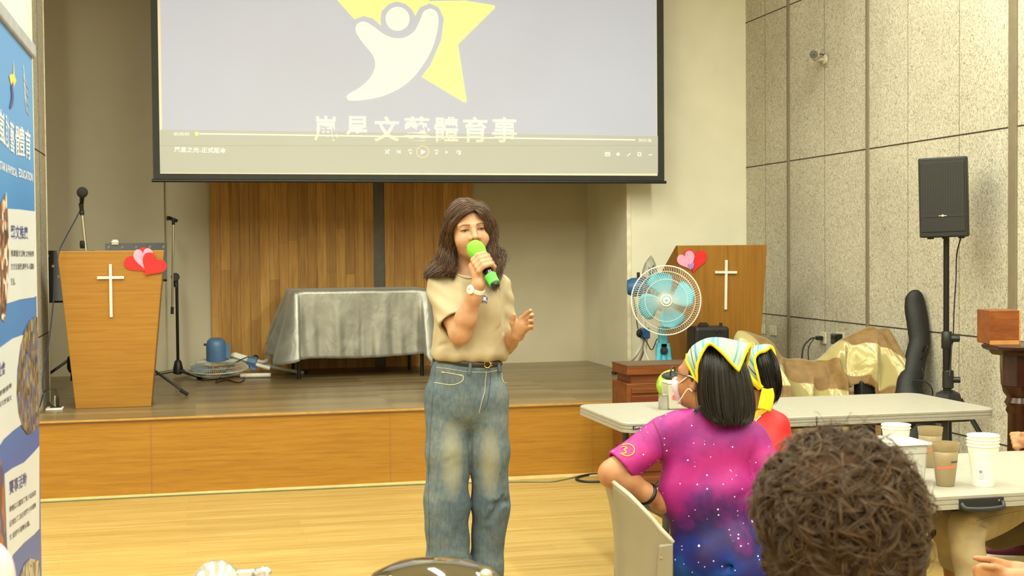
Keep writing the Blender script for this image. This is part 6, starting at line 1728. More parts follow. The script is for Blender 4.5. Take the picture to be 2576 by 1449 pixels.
for k, (x0, y0, x1, y1) in enumerate(((1184, 908, 1180, 943), (1254, 914, 1257, 938), (1096, 902, 1085, 922))):
    q = [hit(jeans, x0 + (x1 - x0) * t, y0 + (y1 - y0) * t, A_, B2, lift=0.010) for t in np.linspace(0, 1, 8)]
    obj('belt_loop', MB().tube(q, 0.0065, 8, flat=0.35, xh=hr), M_denim, jn, smooth=True)
bl_ = [hit(jeans, x, y, A_, B2, lift=0.004) for x, y, _ in spline([(1088, 905, 0), (1120, 909, 0), (1180, 916, 0), (1225, 918, 0), (1262, 914, 0)], 30)]
bk_ = [p + 0 for p in bl_]
obj('belt', MB().tube(bl_, 0.011, 8, flat=0.3, xh=hz), plain('black leather belt', (36, 32, 28), 0.4), wm, smooth=True)
M_goldm = plain('gold buckle', (206, 170, 96), 0.25, 1.0)
bc = hit(jeans, 1226, 917, A_, B2, lift=0.012)
m = MB().tube([bc + 0.0125 * (math.cos(a) * hr + math.sin(a) * hz) for a in np.linspace(0, 2 * PI, 24, endpoint=False)], 0.0026, 6, closed=True)
for sx in (-1, 1): m.tube([bc + hr * sx * 0.011 + hz * 0.005, bc + hr * sx * 0.020 + hz * 0.006], 0.0022, 6); m.tube([bc + hr * sx * 0.011 - hz * 0.005, bc + hr * sx * 0.020 - hz * 0.004], 0.0022, 6)
obj('belt_buckle', m, M_goldm, wm, smooth=True)
# shoes
for q, nm in ((footL, 'shoe'), (footR, 'shoe')):
    obj(nm, MB().ball(V(q[0], q[1], 0.045) - hf * 0.07, (0.048, 0.13, 0.043), 20, 10, np.column_stack([hr, hf, hz])), plain('white shoe', (220, 216, 206), 0.5), wm, smooth=True)
# face details on the skin
def fp(x, z, lift=0.001):
    """point on the face at local (x, z): march from the front"""
    ys = np.linspace(-0.16, 0.02, 90); P = np.array([H(x, y, z) for y in ys], np.float32); v = head_sdf(P); i = int(np.argmax(v < 0))
    a, b = ys[max(0, i - 1)], ys[i]
    for _ in range(12):
        m_ = (a + b) / 2
        if head_sdf(np.array([H(x, m_, z)], np.float32))[0] < 0: b = m_
        else: a = m_
    return H(x, a - lift, z)
for sx in (-1, 1):
    br = [fp(sx * x, z, 0.0006) for x, z in ((0.013, 0.0185), (0.026, 0.0215), (0.038, 0.0220), (0.051, 0.0165))]
    obj('eyebrow', MB().tube(spline(br, 20), np.interp(np.linspace(0, 1, 20), [0, 0.3, 1], [0.0030, 0.0036, 0.0014]), 8, flat=0.35, xh=HF[:, 2]), M_brow, wm, smooth=True)
    cx = 0.0315
    up = [fp(sx * (cx + x), z, 0.0008) for x, z in ((-0.0145, -0.0015), (-0.008, 0.0022), (0.0, 0.0035), (0.008, 0.0026), (0.0165, -0.0005))]
    lw = [fp(sx * (cx + x), z, 0.0008) for x, z in ((-0.0145, -0.0018), (-0.007, -0.0030), (0.001, -0.0036), (0.009, -0.0026), (0.0160, -0.0008))]
    U, L_ = spline(up, 16), spline(lw, 16)
    ey_ = obj('eye', MB().grid([U, (U + L_) / 2 - HF[:, 1] * 0.0012, L_]), M_eye, wm, smooth=True)
    ic = (U[8] + L_[8]) / 2 - HF[:, 1] * 0.0016
    obj('iris', MB().ball(ic, (0.0062, 0.0012, 0.0032), 16, 8, HF), M_iris, ey_, smooth=True)
    obj('lash_line', MB().tube(U - HF[:, 1] * 0.0008, np.interp(np.linspace(0, 1, 16), [0, 0.5, 1], [0.0012, 0.0021, 0.0017]), 6), M_lash, ey_, smooth=True)
    cr_ = [fp(sx * (cx + x), z, 0.0003) for x, z in ((-0.013, 0.0035), (-0.004, 0.0078), (0.006, 0.0080), (0.016, 0.0045))]
    obj('lid_crease', MB().tube(spline(cr_, 14), 0.0007, 6), plain('lid crease', (150, 100, 74), 0.6), ey_, smooth=True)
ul = spline([fp(x, z, 0.0006) for x, z in ((-0.021, -0.067), (-0.006, -0.0605), (0, -0.062), (0.006, -0.0605), (0.021, -0.067))], 18); ml = spline([fp(x, -0.0675, 0.0002) for x in (-0.021, 0, 0.021)], 18)
ll = spline([fp(x, z, 0.0006) for x, z in ((-0.021, -0.067), (-0.008, -0.0785), (0, -0.080), (0.008, -0.0785), (0.021, -0.067))], 18)
obj('lips', MB().grid([ul, ml, ll]), M_lip, wm, smooth=True)
# hair
M_hair = hair_mat('brown wavy hair', (48, 30, 19), (72, 46, 29), (104, 72, 46))
def scalp(P):
    Q = (P - np.float32(HC)) @ np.float32(HF)
    d = ell(Q, (0, 0.022, 0.036), (0.083, 0.098, 0.090))
    d = smin(d, cap(Q, (-0.045, 0.055, 0.0), (-0.060, 0.060, -0.14), 0.045, 0.038), 0.04)
    d = smin(d, cap(Q, (0.045, 0.055, 0.0), (0.050, 0.060, -0.13), 0.045, 0.036), 0.04)
    # open the face: hairline with its parting towards image right
    face = ell(Q, (0.010, -0.125, -0.045), (0.066, 0.115, 0.122))
    d = smax(d, -face, 0.006)
    return d
hair_root = sdf_obj('hair', scalp, *bounds([HC], 0.24), 0.005, M_hair, wm)
def hp(px, py, d): return W(px, py, d)
part = (1193, 529)
gL = [  # falls to image left, from the parting over the brow and behind the ear, then on to the shoulder
 [hp(1194, 527, -0.070), hp(1178, 533, -0.092), hp(1156, 548, -0.090), hp(1136, 572, -0.075), hp(1131, 600, -0.050), hp(1136, 640, -0.030), hp(1143, 675, -0.035), hp(1138, 700, -0.060)],
 [hp(1194, 524, -0.062), hp(1172, 524, -0.085), hp(1146, 543, -0.080), hp(1128, 572, -0.060), hp(1124, 605, -0.040), hp(1128, 645, -0.035), hp(1132, 680, -0.050), hp(1124, 690, -0.070)],
 [hp(1193, 518, -0.050), hp(1165, 514, -0.070), hp(1136, 538, -0.062), hp(1121, 575, -0.045), hp(1117, 612, -0.030), hp(1114, 650, -0.035), hp(1108, 678, -0.050), hp(1092, 690, -0.055)],
 [hp(1190, 509, -0.030), hp(1158, 506, -0.045), hp(1128, 535, -0.035), hp(1117, 575, -0.020), hp(1114, 615, -0.015), hp(1107, 650, -0.020), hp(1094, 672, -0.030), hp(1080, 690, -0.030)],
 [hp(1182, 502, 0.000), hp(1150, 505, 0.00), hp(1122, 540, 0.005), hp(1115, 580, 0.01), hp(1111, 620, 0.015), hp(1100, 655, 0.010), hp(1085, 672, 0.00), hp(1077, 695, 0.00)],
 [hp(1176, 501, 0.040), hp(1146, 510, 0.05), hp(1124, 550, 0.06), hp(1118, 595, 0.06), hp(1114, 635, 0.055), hp(1106, 665, 0.05), hp(1090, 685, 0.04), hp(1080, 702, 0.03)],
 [hp(1174, 505, 0.080), hp(1150, 520, 0.10), hp(1135, 570, 0.11), hp(1130, 620, 0.10), hp(1128, 660, 0.085), hp(1120, 690, 0.07), hp(1108, 705, 0.06), hp(1100, 712, 0.05)]]
gR = [  # falls to image right
 [hp(1195, 528, -0.070), hp(1206, 536, -0.085), hp(1217, 552, -0.075), hp(1226, 580, -0.060), hp(1229, 615, -0.050), hp(1228, 655, -0.060), hp(1232, 695, -0.085), hp(1244, 728, -0.105)],
 [hp(1196, 524, -0.060), hp(1211, 528, -0.070), hp(1226, 552, -0.060), hp(1235, 585, -0.045), hp(1236, 620, -0.040), hp(1236, 660, -0.055), hp(1246, 695, -0.075), hp(1240, 725, -0.095)],
 [hp(1196, 518, -0.045), hp(1216, 524, -0.050), hp(1236, 555, -0.040), hp(1245, 590, -0.030), hp(1243, 620, -0.030), hp(1250, 645, -0.040), hp(1262, 665, -0.055), hp(1252, 690, -0.070)],
 [hp(1194, 510, -0.02), hp(1218, 519, -0.02), hp(1240, 552, -0.01), hp(1248, 588, 0.0), hp(1243, 612, 0.0), hp(1254, 624, -0.01), hp(1266, 632, -0.02), hp(1262, 655, -0.03)],
 [hp(1188, 503, 0.01), hp(1216, 513, 0.02), hp(1238, 548, 0.03), hp(1246, 585, 0.035), hp(1242, 620, 0.03), hp(1246, 650, 0.02), hp(1254, 680, 0.01), hp(1250, 700, 0.0)],
 [hp(1182, 502, 0.05), hp(1210, 515, 0.07), hp(1232, 555, 0.09), hp(1238, 600, 0.09), hp(1236, 645, 0.08), hp(1240, 680, 0.06), hp(1246, 700, 0.05), hp(1246, 712, 0.04)]]
cs, rr = [], []
for g, n_ in ((gL, 1500), (gR, 1250)):
    a, b = hair_between(g, n_, 26, 0.0048, 0.0013, 0.006, 0.085); cs.append(a); rr.append(b)
    a, b = hair_between(g, 300, 26, 0.0085, 0.0006, 0.009, 0.07); cs.append(a); rr.append(b)
gB = [gL[6], [hp(1176, 503, 0.10), hp(1176, 530, 0.125), hp(1176, 590, 0.13), hp(1176, 650, 0.11), hp(1176, 690, 0.09), hp(1176, 705, 0.08), hp(1176, 712, 0.075), hp(1176, 718, 0.07)], gR[5]]
a, b = hair_between(gB, 600, 26, 0.006, 0.0018, 0.006, 0.09); cs.append(a); rr.append(b)
vs, fs = strands(np.concatenate(cs), np.concatenate(rr), 4)
fast_mesh('hair_locks', vs, fs, M_hair, hair_root)
# watch on the microphone arm
wc = EL * 0.10 + WL * 0.90; wax = nrm(WL - EL)
e1, e2, _ = basis(wax, -FWD)
m = MB()
def ringpt(a, r_): return wc + r_ * (math.cos(a) * e1 + math.sin(a) * e2)
lk = 22
M_watch = plain('white ceramic watch', (232, 228, 216), 0.25)
for k in range(lk):
    a = 2 * PI * k / lk; p = ringpt(a, 0.0285); n_ = nrm(p - wc); t_ = np.cross(wax, n_)
    m.box(p, (0.0075, 0.005, 0.016), np.column_stack([t_, n_, wax]))
wt = obj('watch_band', m, M_watch, wm, bevel=0.001)
fd = nrm(-FWD * 0.75 - hr * 0.66 + hz * 0.1); fd = nrm(fd - wax * np.dot(fd, wax))
fc = wc + fd * 0.029
obj('watch_case', MB().lathe([(0.0, 0.0), (0.0165, 0.0), (0.0175, 0.003), (0.0165, 0.0075), (0.0135, 0.008), (0.0, 0.008)], fc, fd, 28), M_watch, wt, smooth='auto')
wd = obj('watch_dial', MB().lathe([(0.0, 0.0082), (0.0128, 0.0082), (0.0128, 0.0086), (0, 0.0086)], fc, fd, 24), plain('silver dial', (206, 204, 192), 0.35), wt)
f1, f2v, _ = basis(fd, wax)
m = MB(); fcc = fc + fd * 0.0092
m.tube([fcc, fcc + 0.006 * f1 + 0.003 * f2v], 0.0006, 4); m.tube([fcc, fcc - 0.002 * f1 + 0.009 * f2v], 0.0005, 4)
obj('watch_hands', m, M_black, wd)
# microphone in the hand (rests in her grip, a thing of its own)
mc = thing('handheld_microphone', 'black wireless microphone with lime green foam ball and green end ring in her hand', 'microphone', m1)
M_lime = plain('lime green foam', (112, 180, 50), 0.9, vary=0.05, scale=40, bump=0.5)
M_green = plain('green silicone', (84, 204, 70), 0.5)
bz = MP(0.0, 0, 0)
obj('foam_windscreen', MB().lathe([(0.0, -0.037), (0.014, -0.035), (0.025, -0.028), (0.033, -0.014), (0.0355, 0.004), (0.034, 0.02), (0.030, 0.034), (0.027, 0.040), (0.024, 0.041)], bz, ma, 32, caps=False), M_lime, mc, smooth=True)
obj('windscreen_ring', MB().lathe([(0.026, 0.036), (0.0335, 0.038), (0.0335, 0.0425), (0.026, 0.0445)], bz, ma, 32, caps=False), M_green, mc, smooth='auto')
obj('handle', MB().lathe([(0.020, 0.03), (0.0185, 0.05), (0.0165, 0.10), (0.0175, mlen + 0.005), (0.0160, mlen + 0.018), (0.010, mlen + 0.024), (0.0, mlen + 0.025)], bz, ma, 28, caps=False), plain('black satin handle', (20, 20, 20), 0.3), mc, smooth='auto', angle=50)
m = MB()
for k, a in enumerate((0.2, 0.65)): d = mw * math.cos(a) + mu * -math.sin(a); m.tube([bz + ma * 0.116 + d * 0.0168, bz + ma * 0.136 + d * 0.0170], 0.0012, 6)
obj('switch_marks', m, plain('white switch marks', (226, 226, 220), 0.4), mc)
obj('end_ring', MB().lathe([(0.0175, mlen - 0.036), (0.0250, mlen - 0.034), (0.0240, mlen - 0.030), (0.0225, mlen - 0.026), (0.0215, mlen + 0.004), (0.0180, mlen + 0.006)], bz, ma, 10, caps=False), M_green, mc, smooth='auto')
# ================================================================== seated audience
M_black_hair = hair_mat('straight black hair', (10, 8, 8), (22, 18, 17), (46, 38, 34), 0.35, (90, 90, 4))
def galaxy():
    t = NT('galaxy print'); co = t.coord((1, 1, 1)); s = t.sep(co)
    n = t.noise(4.6, detail=5, rough=0.62, dist=0.5); n2 = t.noise(11, detail=4, rough=0.65, dist=0.4)
    h = t.math('ADD', t.math('MULTIPLY', s[2], 1.75), t.math('ADD', t.math('MULTIPLY', n, 0.85), t.math('MULTIPLY', n2, 0.35)))
    c = t.ramp(h, [(0.56, (12, 74, 150)), (0.70, (22, 40, 120)), (0.86, (38, 24, 78)), (0.98, (74, 24, 92)), (1.0, (74, 24, 92))])
    # ramp positions stop at 1: a second ramp for the upper, magenta half
    h2 = t.math('SUBTRACT', h, 0.78)
    c2 = t.ramp(h2, [(0.0, (48, 24, 84)), (0.20, (84, 28, 100)), (0.36, (142, 30, 116)), (0.52, (166, 36, 118)), (0.75, (120, 28, 108)), (0.95, (168, 40, 124))])
    f = t.math('MULTIPLY', t.math('SUBTRACT', h, 0.86), 8.0)
    f = t.math('MINIMUM', t.math('MAXIMUM', f, 0.0), 1.0)
    c = t.mix(f, c, c2)
    for sc, r_, lim in ((17, 0.085, 0.30), (36, 0.10, 0.45), (60, 0.12, 0.25)):
        v = t.node('ShaderNodeTexVoronoi'); v.inputs['Scale'].default_value = sc; t.link(co, v.inputs['Vector'])
        dot = t.math('LESS_THAN', v.outputs['Distance'], r_)
        pick = t.math('LESS_THAN', t.sep(v.outputs['Color'])[0], lim)
        c = t.mix(t.math('MULTIPLY', dot, pick), c, (226, 206, 224))
    return t.set(c, 0.6, 0, 0.3)
M_galaxy = galaxy()
def stripes():
    t = NT('striped kerchief cloth'); uv = t.coord((1, 1, 1), which='UV'); s = t.sep(uv)
    w = t.node('ShaderNodeTexWhiteNoise'); w.noise_dimensions = '1D'
    t.link(t.math('FLOOR', t.math('MULTIPLY', s[0], 46.0)), w.inputs['W'])
    c = t.ramp(w.outputs['Value'], [(0.0, (138, 156, 148)), (0.30, (84, 132, 142)), (0.46, (146, 158, 146)), (0.66, (70, 110, 130)), (0.74, (126, 150, 142)), (0.90, (76, 66, 50)), (0.95, (120, 164, 164))], 'CONSTANT')
    return t.set(c, 0.8, 0, 0.2)
M_stripe = stripes(); M_trim_y = plain('yellow binding', (226, 204, 22), 0.7, vary=0.04, bump=0.2, scale=30)
def uv_grid(name, P, mat, parent, solid=0.002, sub=1):
    m = MB().grid(P); r_, c_ = np.asarray(P).shape[:2]
    o = obj(name, m, mat, parent, smooth=True, solid=solid, sub=sub)
    uv = o.data.uv_layers.new(name='UVMap')
    vi = np.zeros(len(o.data.loops), np.int32); o.data.loops.foreach_get('vertex_index', vi)
    co = np.stack([(vi % c_) / (c_ - 1), (vi // c_) / (r_ - 1)], 1).astype(np.float32)
    uv.data.foreach_set('uv', co.ravel()); return o
def sheet(top, bot, mid=None, nu=40, nv=12, bulge=0.0):
    A, B_ = spline(top, nu), spline(bot, nu)
    Mi = spline(mid, nu) if mid is not None else (A + B_) / 2
    return np.array([A * (2 * (v - 0.5) * (v - 1)) + Mi * (4 * v * (1 - v)) + B_ * (2 * v * (v - 0.5)) for v in np.linspace(0, 1, nv)])

# ------------------------------------------------------------------ woman in the galaxy shirt
def G(px, py, d=0.0): return atD(px, py, 4.5 + d)
GF = headframe(-2.40, 0.0, -0.10); GC = G(1769, 949, 0.0); GS = 0.95
gSL, gEL, gWL, gHL = G(1662, 1092, -0.02), G(1541, 1192, -0.07), G(1628, 1243, -0.06), G(1668, 1268, -0.02)
gHip = G(1805, 1412, 0.02)
def g_body(P):
    d = head_sdf(P, GC, GF, GS)
    d = smin(d, cap(P, GC + GF @ V(0, 0.02, -0.07), G(1785, 1060, 0.0), 0.05, 0.056), 0.03)
    d = smin(d, cap(P, G(1790, 1150, 0.02), gHip, 0.075, 0.085), 0.06)
    d = smin(d, chain(P, [gSL, gEL], [0.046, 0.044]), 0.03)
    a = smin(chain(P, [gEL, gEL * 0.6 + gWL * 0.4, gWL], [0.044, 0.043, 0.031], 0.02), cap(P, gWL, gHL, 0.028, 0.024), 0.02)
    a = smin(a, ell(P, gHL, (0.045, 0.03, 0.03), BX), 0.02)
    for k in range(4): a = smin(a, chain(P, [gHL + hr * 0.02 + hz * (0.014 - 0.011 * k), gHL + hr * (0.062) + hz * (0.006 - 0.012 * k), gHL + hr * 0.085 + hz * (-0.012 - 0.011 * k)], [0.0095, 0.009, 0.0075]), 0.006)
    d = smin(d, a, 0.02)
    for q in (-0.09, 0.09):
        h0 = gHip + hf * q * 0.6; kn = gHip + hr * 0.40 + hf * (q + 0.02) + hz * 0.02
        d = smin(d, chain(P, [h0, kn, V(kn[0] + 0.02, kn[1], 0.06)], [0.07, 0.045, 0.034]), 0.04)
    return d
gp_ = thing('person', 'seated woman in purple galaxy t-shirt and striped kerchief, seen from behind', 'person', V(gHip[0], gHip[1], 0))
lo, hi = bounds([GC, gEL, gHL, gHip + hr * 0.45, gHip - hr * 0.1 - hf * 0.1, V(gHip[0], gHip[1], 0.06), GC + hz * 0.06, G(1790, 1130, 0.1), gHip + hr * 0.45 + hf * 0.15], 0.10); lo[2] = 0.002
sdf_obj('body', g_body, lo, hi, 0.0042, M_skin2, gp_)
gw = waves(6, 0.10, 0.3, 0.0028, (1, 1, 0.5), np.random.default_rng(5))
gSE = gEL + (gSL - gEL) * 0.16
def g_shirt(P):
    d = ell(P, G(1785, 1120, 0.0), (0.158, 0.108, 0.10), BX)
    d = smin(d, ell(P, G(1783, 1235, -0.005), (0.172, 0.120, 0.15), BX), 0.06)
    d = smin(d, ell(P, G(1812, 1395, 0.0), (0.176, 0.150, 0.15), BX), 0.08)
    d = smin(d, ell(P, G(1862, 1418, -0.01), (0.125, 0.145, 0.13), BX), 0.06)
    d = smin(d, chain(P, [G(1672, 1092, 0.0), G(1770, 1062, -0.01), G(1888, 1108, 0.03)], [0.058, 0.062, 0.058]), 0.05)
    d = smax(d, -cap(P, G(1768, 990, 0.0), G(1775, 1026, -0.01), 0.062, 0.058), 0.01)
    d = d + ripple(P, gw)
    for a, b, r_ in ((G(1652, 1225, -0.12), G(1720, 1160, -0.15), 0.006), (G(1650, 1262, -0.12), G(1715, 1275, -0.15), 0.006), (G(1655, 1300, -0.12), G(1700, 1330, -0.15), 0.005), (G(1885, 1400, -0.12), G(1790, 1452, -0.17), 0.006), (G(1900, 1425, -0.1), G(1830, 1470, -0.16), 0.006), (G(1860, 1255, -0.13), G(1918, 1235, -0.08), 0.006), (G(1850, 1180, -0.14), G(1905, 1250, -0.1), 0.006)):
        d = smax(d, -cap(P, a, b, r_), 0.025)
    ax = nrm(gSE - gSL)
    o = cap(P, G(1664, 1094, -0.015), gSE + ax * 0.03, 0.056, 0.064) + 0.002 * np.sin((P @ np.float32(hz)) * 60)
    o = smax(o, (P - np.float32(gSE)) @ np.float32(ax), 0.004)
    d = smin(d, o, 0.02)
    d = smax(d, -cap(P, gSE - ax * 0.005, gSE + ax * 0.12, 0.054), 0.003)
    o2 = cap(P, G(1890, 1110, 0.03), G(1945, 1215, -0.02), 0.058, 0.062)
    d = smin(d, smax(o2, (P - np.float32(G(1945, 1215, -0.02))) @ np.float32(nrm(G(1945, 1215, -0.02) - G(1890, 1110, 0.03))), 0.004), 0.02)
    d = smax(d, np.float32(0.36) - P[:, 2], 0.02)
    return d
gs_loc = V(gHip[0], gHip[1], 0.40)
lo, hi = bounds([G(1640, 1060), G(1960, 1250), gSE, G(1790, 1030), G(1790, 1450, 0.16), G(1790, 1250, -0.18), gHip + hz * -0.1, G(1945, 1440)], 0.09)
gsh = sdf_obj('t_shirt', g_shirt, lo, hi, 0.0055, M_galaxy, gp_, loc=gs_loc)
seam('shoulder_seam', [(1643, 1060), (1655, 1085), (1665, 1115), (1668, 1142), (1662, 1165)], g_shirt, 4.15, 4.65, 0.0022, plain('magenta seam', (120, 24, 84), 0.7), gsh)
pe = [(1578 + 18 * math.cos(a), 1132 + 15 * math.sin(a)) for a in np.linspace(-2.2, 2.3, 26)]
obj('sleeve_emblem', MB().tube([hit(g_shirt, a, b, 4.2, 4.65, lift=0.001) for a, b in pe], 0.0035, 6, flat=0.4), plain('yellow print', (236, 214, 30), 0.6), gsh, smooth=True)
pe = [(1562, 1126), (1570, 1124), (1577, 1127), (1570, 1132), (1576, 1137), (1568, 1141), (1560, 1142)]
obj('sleeve_emblem', MB().tube([hit(g_shirt, a, b, 4.2, 4.65, lift=0.001) for a, b, _ in spline([(x, y, 0) for x, y in pe], 20)], 0.0035, 6, flat=0.4), plain('yellow print dull', (226, 204, 30), 0.6), gsh, smooth=True)
def g_trs(P):
    d = ell(P, gHip + hz * -0.03, (0.16, 0.13, 0.09), BX)
    for q in (-0.09, 0.09):
        h0 = gHip + hf * q * 0.6; kn = gHip + hr * 0.40 + hf * (q + 0.02) + hz * 0.02
        d = smin(d, chain(P, [h0, kn, V(kn[0] + 0.02, kn[1], 0.09)], [0.098, 0.072, 0.056]), 0.03)
    return smax(d, P[:, 2] - np.float32(gHip[2] + 0.125), 0.02)
lo, hi = bounds([gHip + hr * 0.42 + hf * 0.15, gHip - hr * 0.1 - hf * 0.1, V(gHip[0], gHip[1], 0.06)], 0.12); lo[2] = 0.02
sdf_obj('trousers', g_trs, lo, hi, 0.009, plain('dark trousers', (54, 36, 34), 0.8), gp_)
for q in (-0.09, 0.09):
    kn = gHip + hr * 0.43 + hf * (q + 0.02)
    obj('shoe', MB().ball(V(kn[0], kn[1], 0.045) + hr * 0.05, (0.12, 0.045, 0.044), 18, 10, BX), M_blackm, gp_, smooth=True)
# bracelet
gbx = nrm(gHL - gWL); b1_, b2_, _ = basis(gbx)
obj('bracelet', MB().tube([gWL * 1.0 + 0.033 * (math.cos(a) * b1_ + math.sin(a) * b2_) for a in np.linspace(0, 2 * PI, 30, endpoint=False)], 0.0075, 8, closed=True), M_blackm, gp_, smooth=True)
# bob of straight hair
def g_hair(P):
    Q = (P - np.float32(GC)) @ np.float32(GF) / GS
    d = ell(Q, (0, 0.028, 0.018), (0.080, 0.086, 0.080))
    bob = ecap(P, G(1814, 930, -0.005), G(1826, 1030, -0.02), 0.080, 0.090, hf, 0.8)
    d = smin(d, bob, 0.04)
    d = smax(d, (P - np.float32(G(1820, 1058, 0))) @ np.float32(-hz), 0.02)
    return smax(d, -ell(Q, (0.0, -0.12, -0.06), (0.12, 0.125, 0.125)), 0.01)
ghr = sdf_obj('hair', g_hair, *bounds([GC, G(1820, 1060)], 0.16), 0.006, M_black_hair, gp_)
gg = [
 [G(1772, 872, -0.07), G(1760, 905, -0.095), G(1755, 950, -0.098), G(1757, 1000, -0.09), G(1766, 1030, -0.09), G(1790, 1052, -0.10)],
 [G(1780, 866, -0.06), G(1776, 905, -0.105), G(1772, 960, -0.112), G(1776, 1010, -0.11), G(1788, 1045, -0.11), G(1806, 1060, -0.115)],
 [G(1792, 862, -0.05), G(1800, 905, -0.105), G(1802, 960, -0.118), G(1806, 1015, -0.12), G(1812, 1050, -0.12), G(1822, 1064, -0.12)],
 [G(1806, 862, -0.045), G(1826, 905, -0.098), G(1834, 960, -0.112), G(1838, 1015, -0.115), G(1840, 1050, -0.115), G(1842, 1065, -0.112)],
 [G(1820, 864, -0.03), G(1850, 910, -0.075), G(1862, 960, -0.09), G(1868, 1010, -0.095), G(1868, 1050, -0.095), G(1862, 1066, -0.095)],
 [G(1832, 868, -0.01), G(1866, 912, -0.04), G(1881, 960, -0.055), G(1888, 1010, -0.06), G(1886, 1045, -0.06), G(1876, 1063, -0.07)],
 [G(1838, 870, 0.03), G(1872, 915, 0.01), G(1888, 962, -0.01), G(1894, 1010, -0.015), G(1891, 1042, -0.02), G(1884, 1060, -0.03)],
 [G(1836, 872, 0.07), G(1866, 918, 0.07), G(1880, 965, 0.06), G(1886, 1010, 0.05), G(1884, 1040, 0.04), G(1878, 1056, 0.03)]]
a, b = hair_between(gg, 900, 20, 0.0030, 0.0022, 0.0008, 0.2, taper=0.35); a2, b2_r = hair_between(gg, 300, 20, 0.0055, 0.0007, 0.001, 0.2)
ws = [[G(1768, 1000, -0.09), G(1762, 1018, -0.095), G(1752, 1028, -0.10), G(1745, 1030, -0.10)], [G(1770, 1010, -0.09), G(1764, 1024, -0.095), G(1756, 1036, -0.10), G(1748, 1042, -0.105)]]
a3, b3 = hair_between(ws, 40, 20, 0.002, 0.0012, 0.0)
vs, fs = strands(np.concatenate([a, a2, a3]), np.concatenate([b, b2_r, b3]), 5)
fast_mesh('hair_strands', vs, fs, M_black_hair, ghr)
# kerchief
kt = [G(1727, 893, -0.05), G(1738, 874, -0.02), G(1756, 860, 0.01), G(1782, 850, 0.03), G(1815, 849, 0.04), G(1850, 856, 0.03), G(1876, 862, -0.01), G(1888, 866, -0.02)]
kb = [G(1758, 964, -0.092), G(1752, 935, -0.105), G(1760, 900, -0.112), G(1783, 866, -0.100), G(1812, 884, -0.115), G(1838, 912, -0.122), G(1857, 932, -0.125), G(1868, 906, -0.08)]
km = [G(1737, 930, -0.088), G(1742, 902, -0.085), G(1756, 878, -0.078), G(1783, 856, -0.062), G(1814, 862, -0.075), G(1848, 880, -0.078), G(1868, 892, -0.075), G(1880, 884, -0.05)]
ker = uv_grid('kerchief', sheet(kt, kb, km, 70, 14), M_stripe, gp_)
def trim(pts, parent, r=0.0075, n=60): return obj('kerchief_binding', MB().tube(spline(pts, n), r, 8, flat=0.45, xh=hz), M_trim_y, parent, smooth=True)
trim([p - FWD * 0.004 for p in kb[:7]], ker); trim([p - FWD * 0.004 for p in (kb[6], kb[7], G(1879, 880, -0.05), kt[7])], ker)
trim([p - FWD * 0.004 for p in (kt[0], G(1727, 910, -0.075), km[0], G(1746, 950, -0.092), kb[0])], ker)
trim([G(1888, 866, 0.0), G(1885, 890, 0.02), G(1880, 915, 0.03), G(1876, 940, 0.03)], ker, 0.009, 20)
# mask, loops and glasses
def g_mask(P):
    Q = (P - np.float32(GC)) @ np.float32(GF) / GS
    d = head_sdf(P, GC, GF, GS) - 0.007
    d = smin(d, ell(Q, (0, -0.105, -0.045), (0.028, 0.020, 0.030)), 0.03)
    d = smax(d, np.abs(Q[:, 2] + 0.062) - 0.044, 0.006); return smax(d, Q[:, 1] + 0.052, 0.006)
M_mask = plain('lilac white face mask', (206, 190, 204), 0.8)
gm = sdf_obj('face_mask', g_mask, *bounds([GC], 0.17), 0.004, M_mask, gp_)
def GH(x, y, z): return GC + GF @ V(x, y, z) * GS
for z0, z1 in ((-0.025, 0.010), (-0.098, -0.036)):
    obj('mask_loop', MB().tube(spline([GH(0.066, -0.052, z0), GH(0.073, -0.03, (z0 * 0.6 + z1 * 0.4)), GH(0.078, 0.0, z1), GH(0.080, 0.022, z1 - 0.004)], 20), 0.0022, 6), plain('white elastic', (226, 214, 196), 0.7), gm, smooth=True)
gl = obj('glasses', MB().tube([GH(0.034 + 0.023 * math.cos(a), -0.112 + 0.010 * (math.cos(a) + 0.0), 0.002 + 0.019 * math.sin(a)) for a in np.linspace(0, 2 * PI, 28, endpoint=False)], 0.0028, 6, closed=True).tube([GH(-0.034 + 0.023 * math.cos(a), -0.112 - 0.010 * math.cos(a), 0.002 + 0.019 * math.sin(a)) for a in np.linspace(0, 2 * PI, 28, endpoint=False)], 0.0028, 6, closed=True).tube([GH(-0.012, -0.116, 0.006), GH(0.012, -0.116, 0.006)], 0.002, 6), plain('black glasses frame', (20, 22, 24), 0.25), gp_, smooth=True)
obj('temple_arm', MB().tube(spline([GH(0.058, -0.100, 0.010), GH(0.072, -0.06, 0.010), GH(0.078, 0.0, 0.006), GH(0.078, 0.02, -0.004)], 18), 0.0028, 6, flat=0.8), plain('black glasses arm', (24, 26, 28), 0.25), gl, smooth=True)

# ------------------------------------------------------------------ person in red
def Rr_(px, py, d=0.0): return atD(px, py, 5.42 + d)
RF = headframe(-2.3, 0.0, 0.0); RC = Rr_(1890, 945, 0.0)
rHip = Rr_(1915, 1300, 0.03); rHip[2] = 0.55
def r_body(P):
    d = head_sdf(P, RC, RF)
    d = smin(d, cap(P, RC + RF @ V(0, 0.02, -0.07), Rr_(1908, 1040, 0.01), 0.044, 0.045), 0.03)
    d = smin(d, cap(P, Rr_(1915, 1110, 0.01), rHip, 0.06, 0.08), 0.05)
    for q in (-0.09, 0.09):
        kn = rHip + hf * 0.40 + hr * (q + 0.05); d = smin(d, chain(P, [rHip + hr * q, kn, V(kn[0], kn[1], 0.07)], [0.08, 0.055, 0.04]), 0.04)
    return d
rp = thing('person', 'person in red and orange shirt with striped kerchief, seated behind the galaxy shirt', 'person', V(rHip[0], rHip[1], 0))
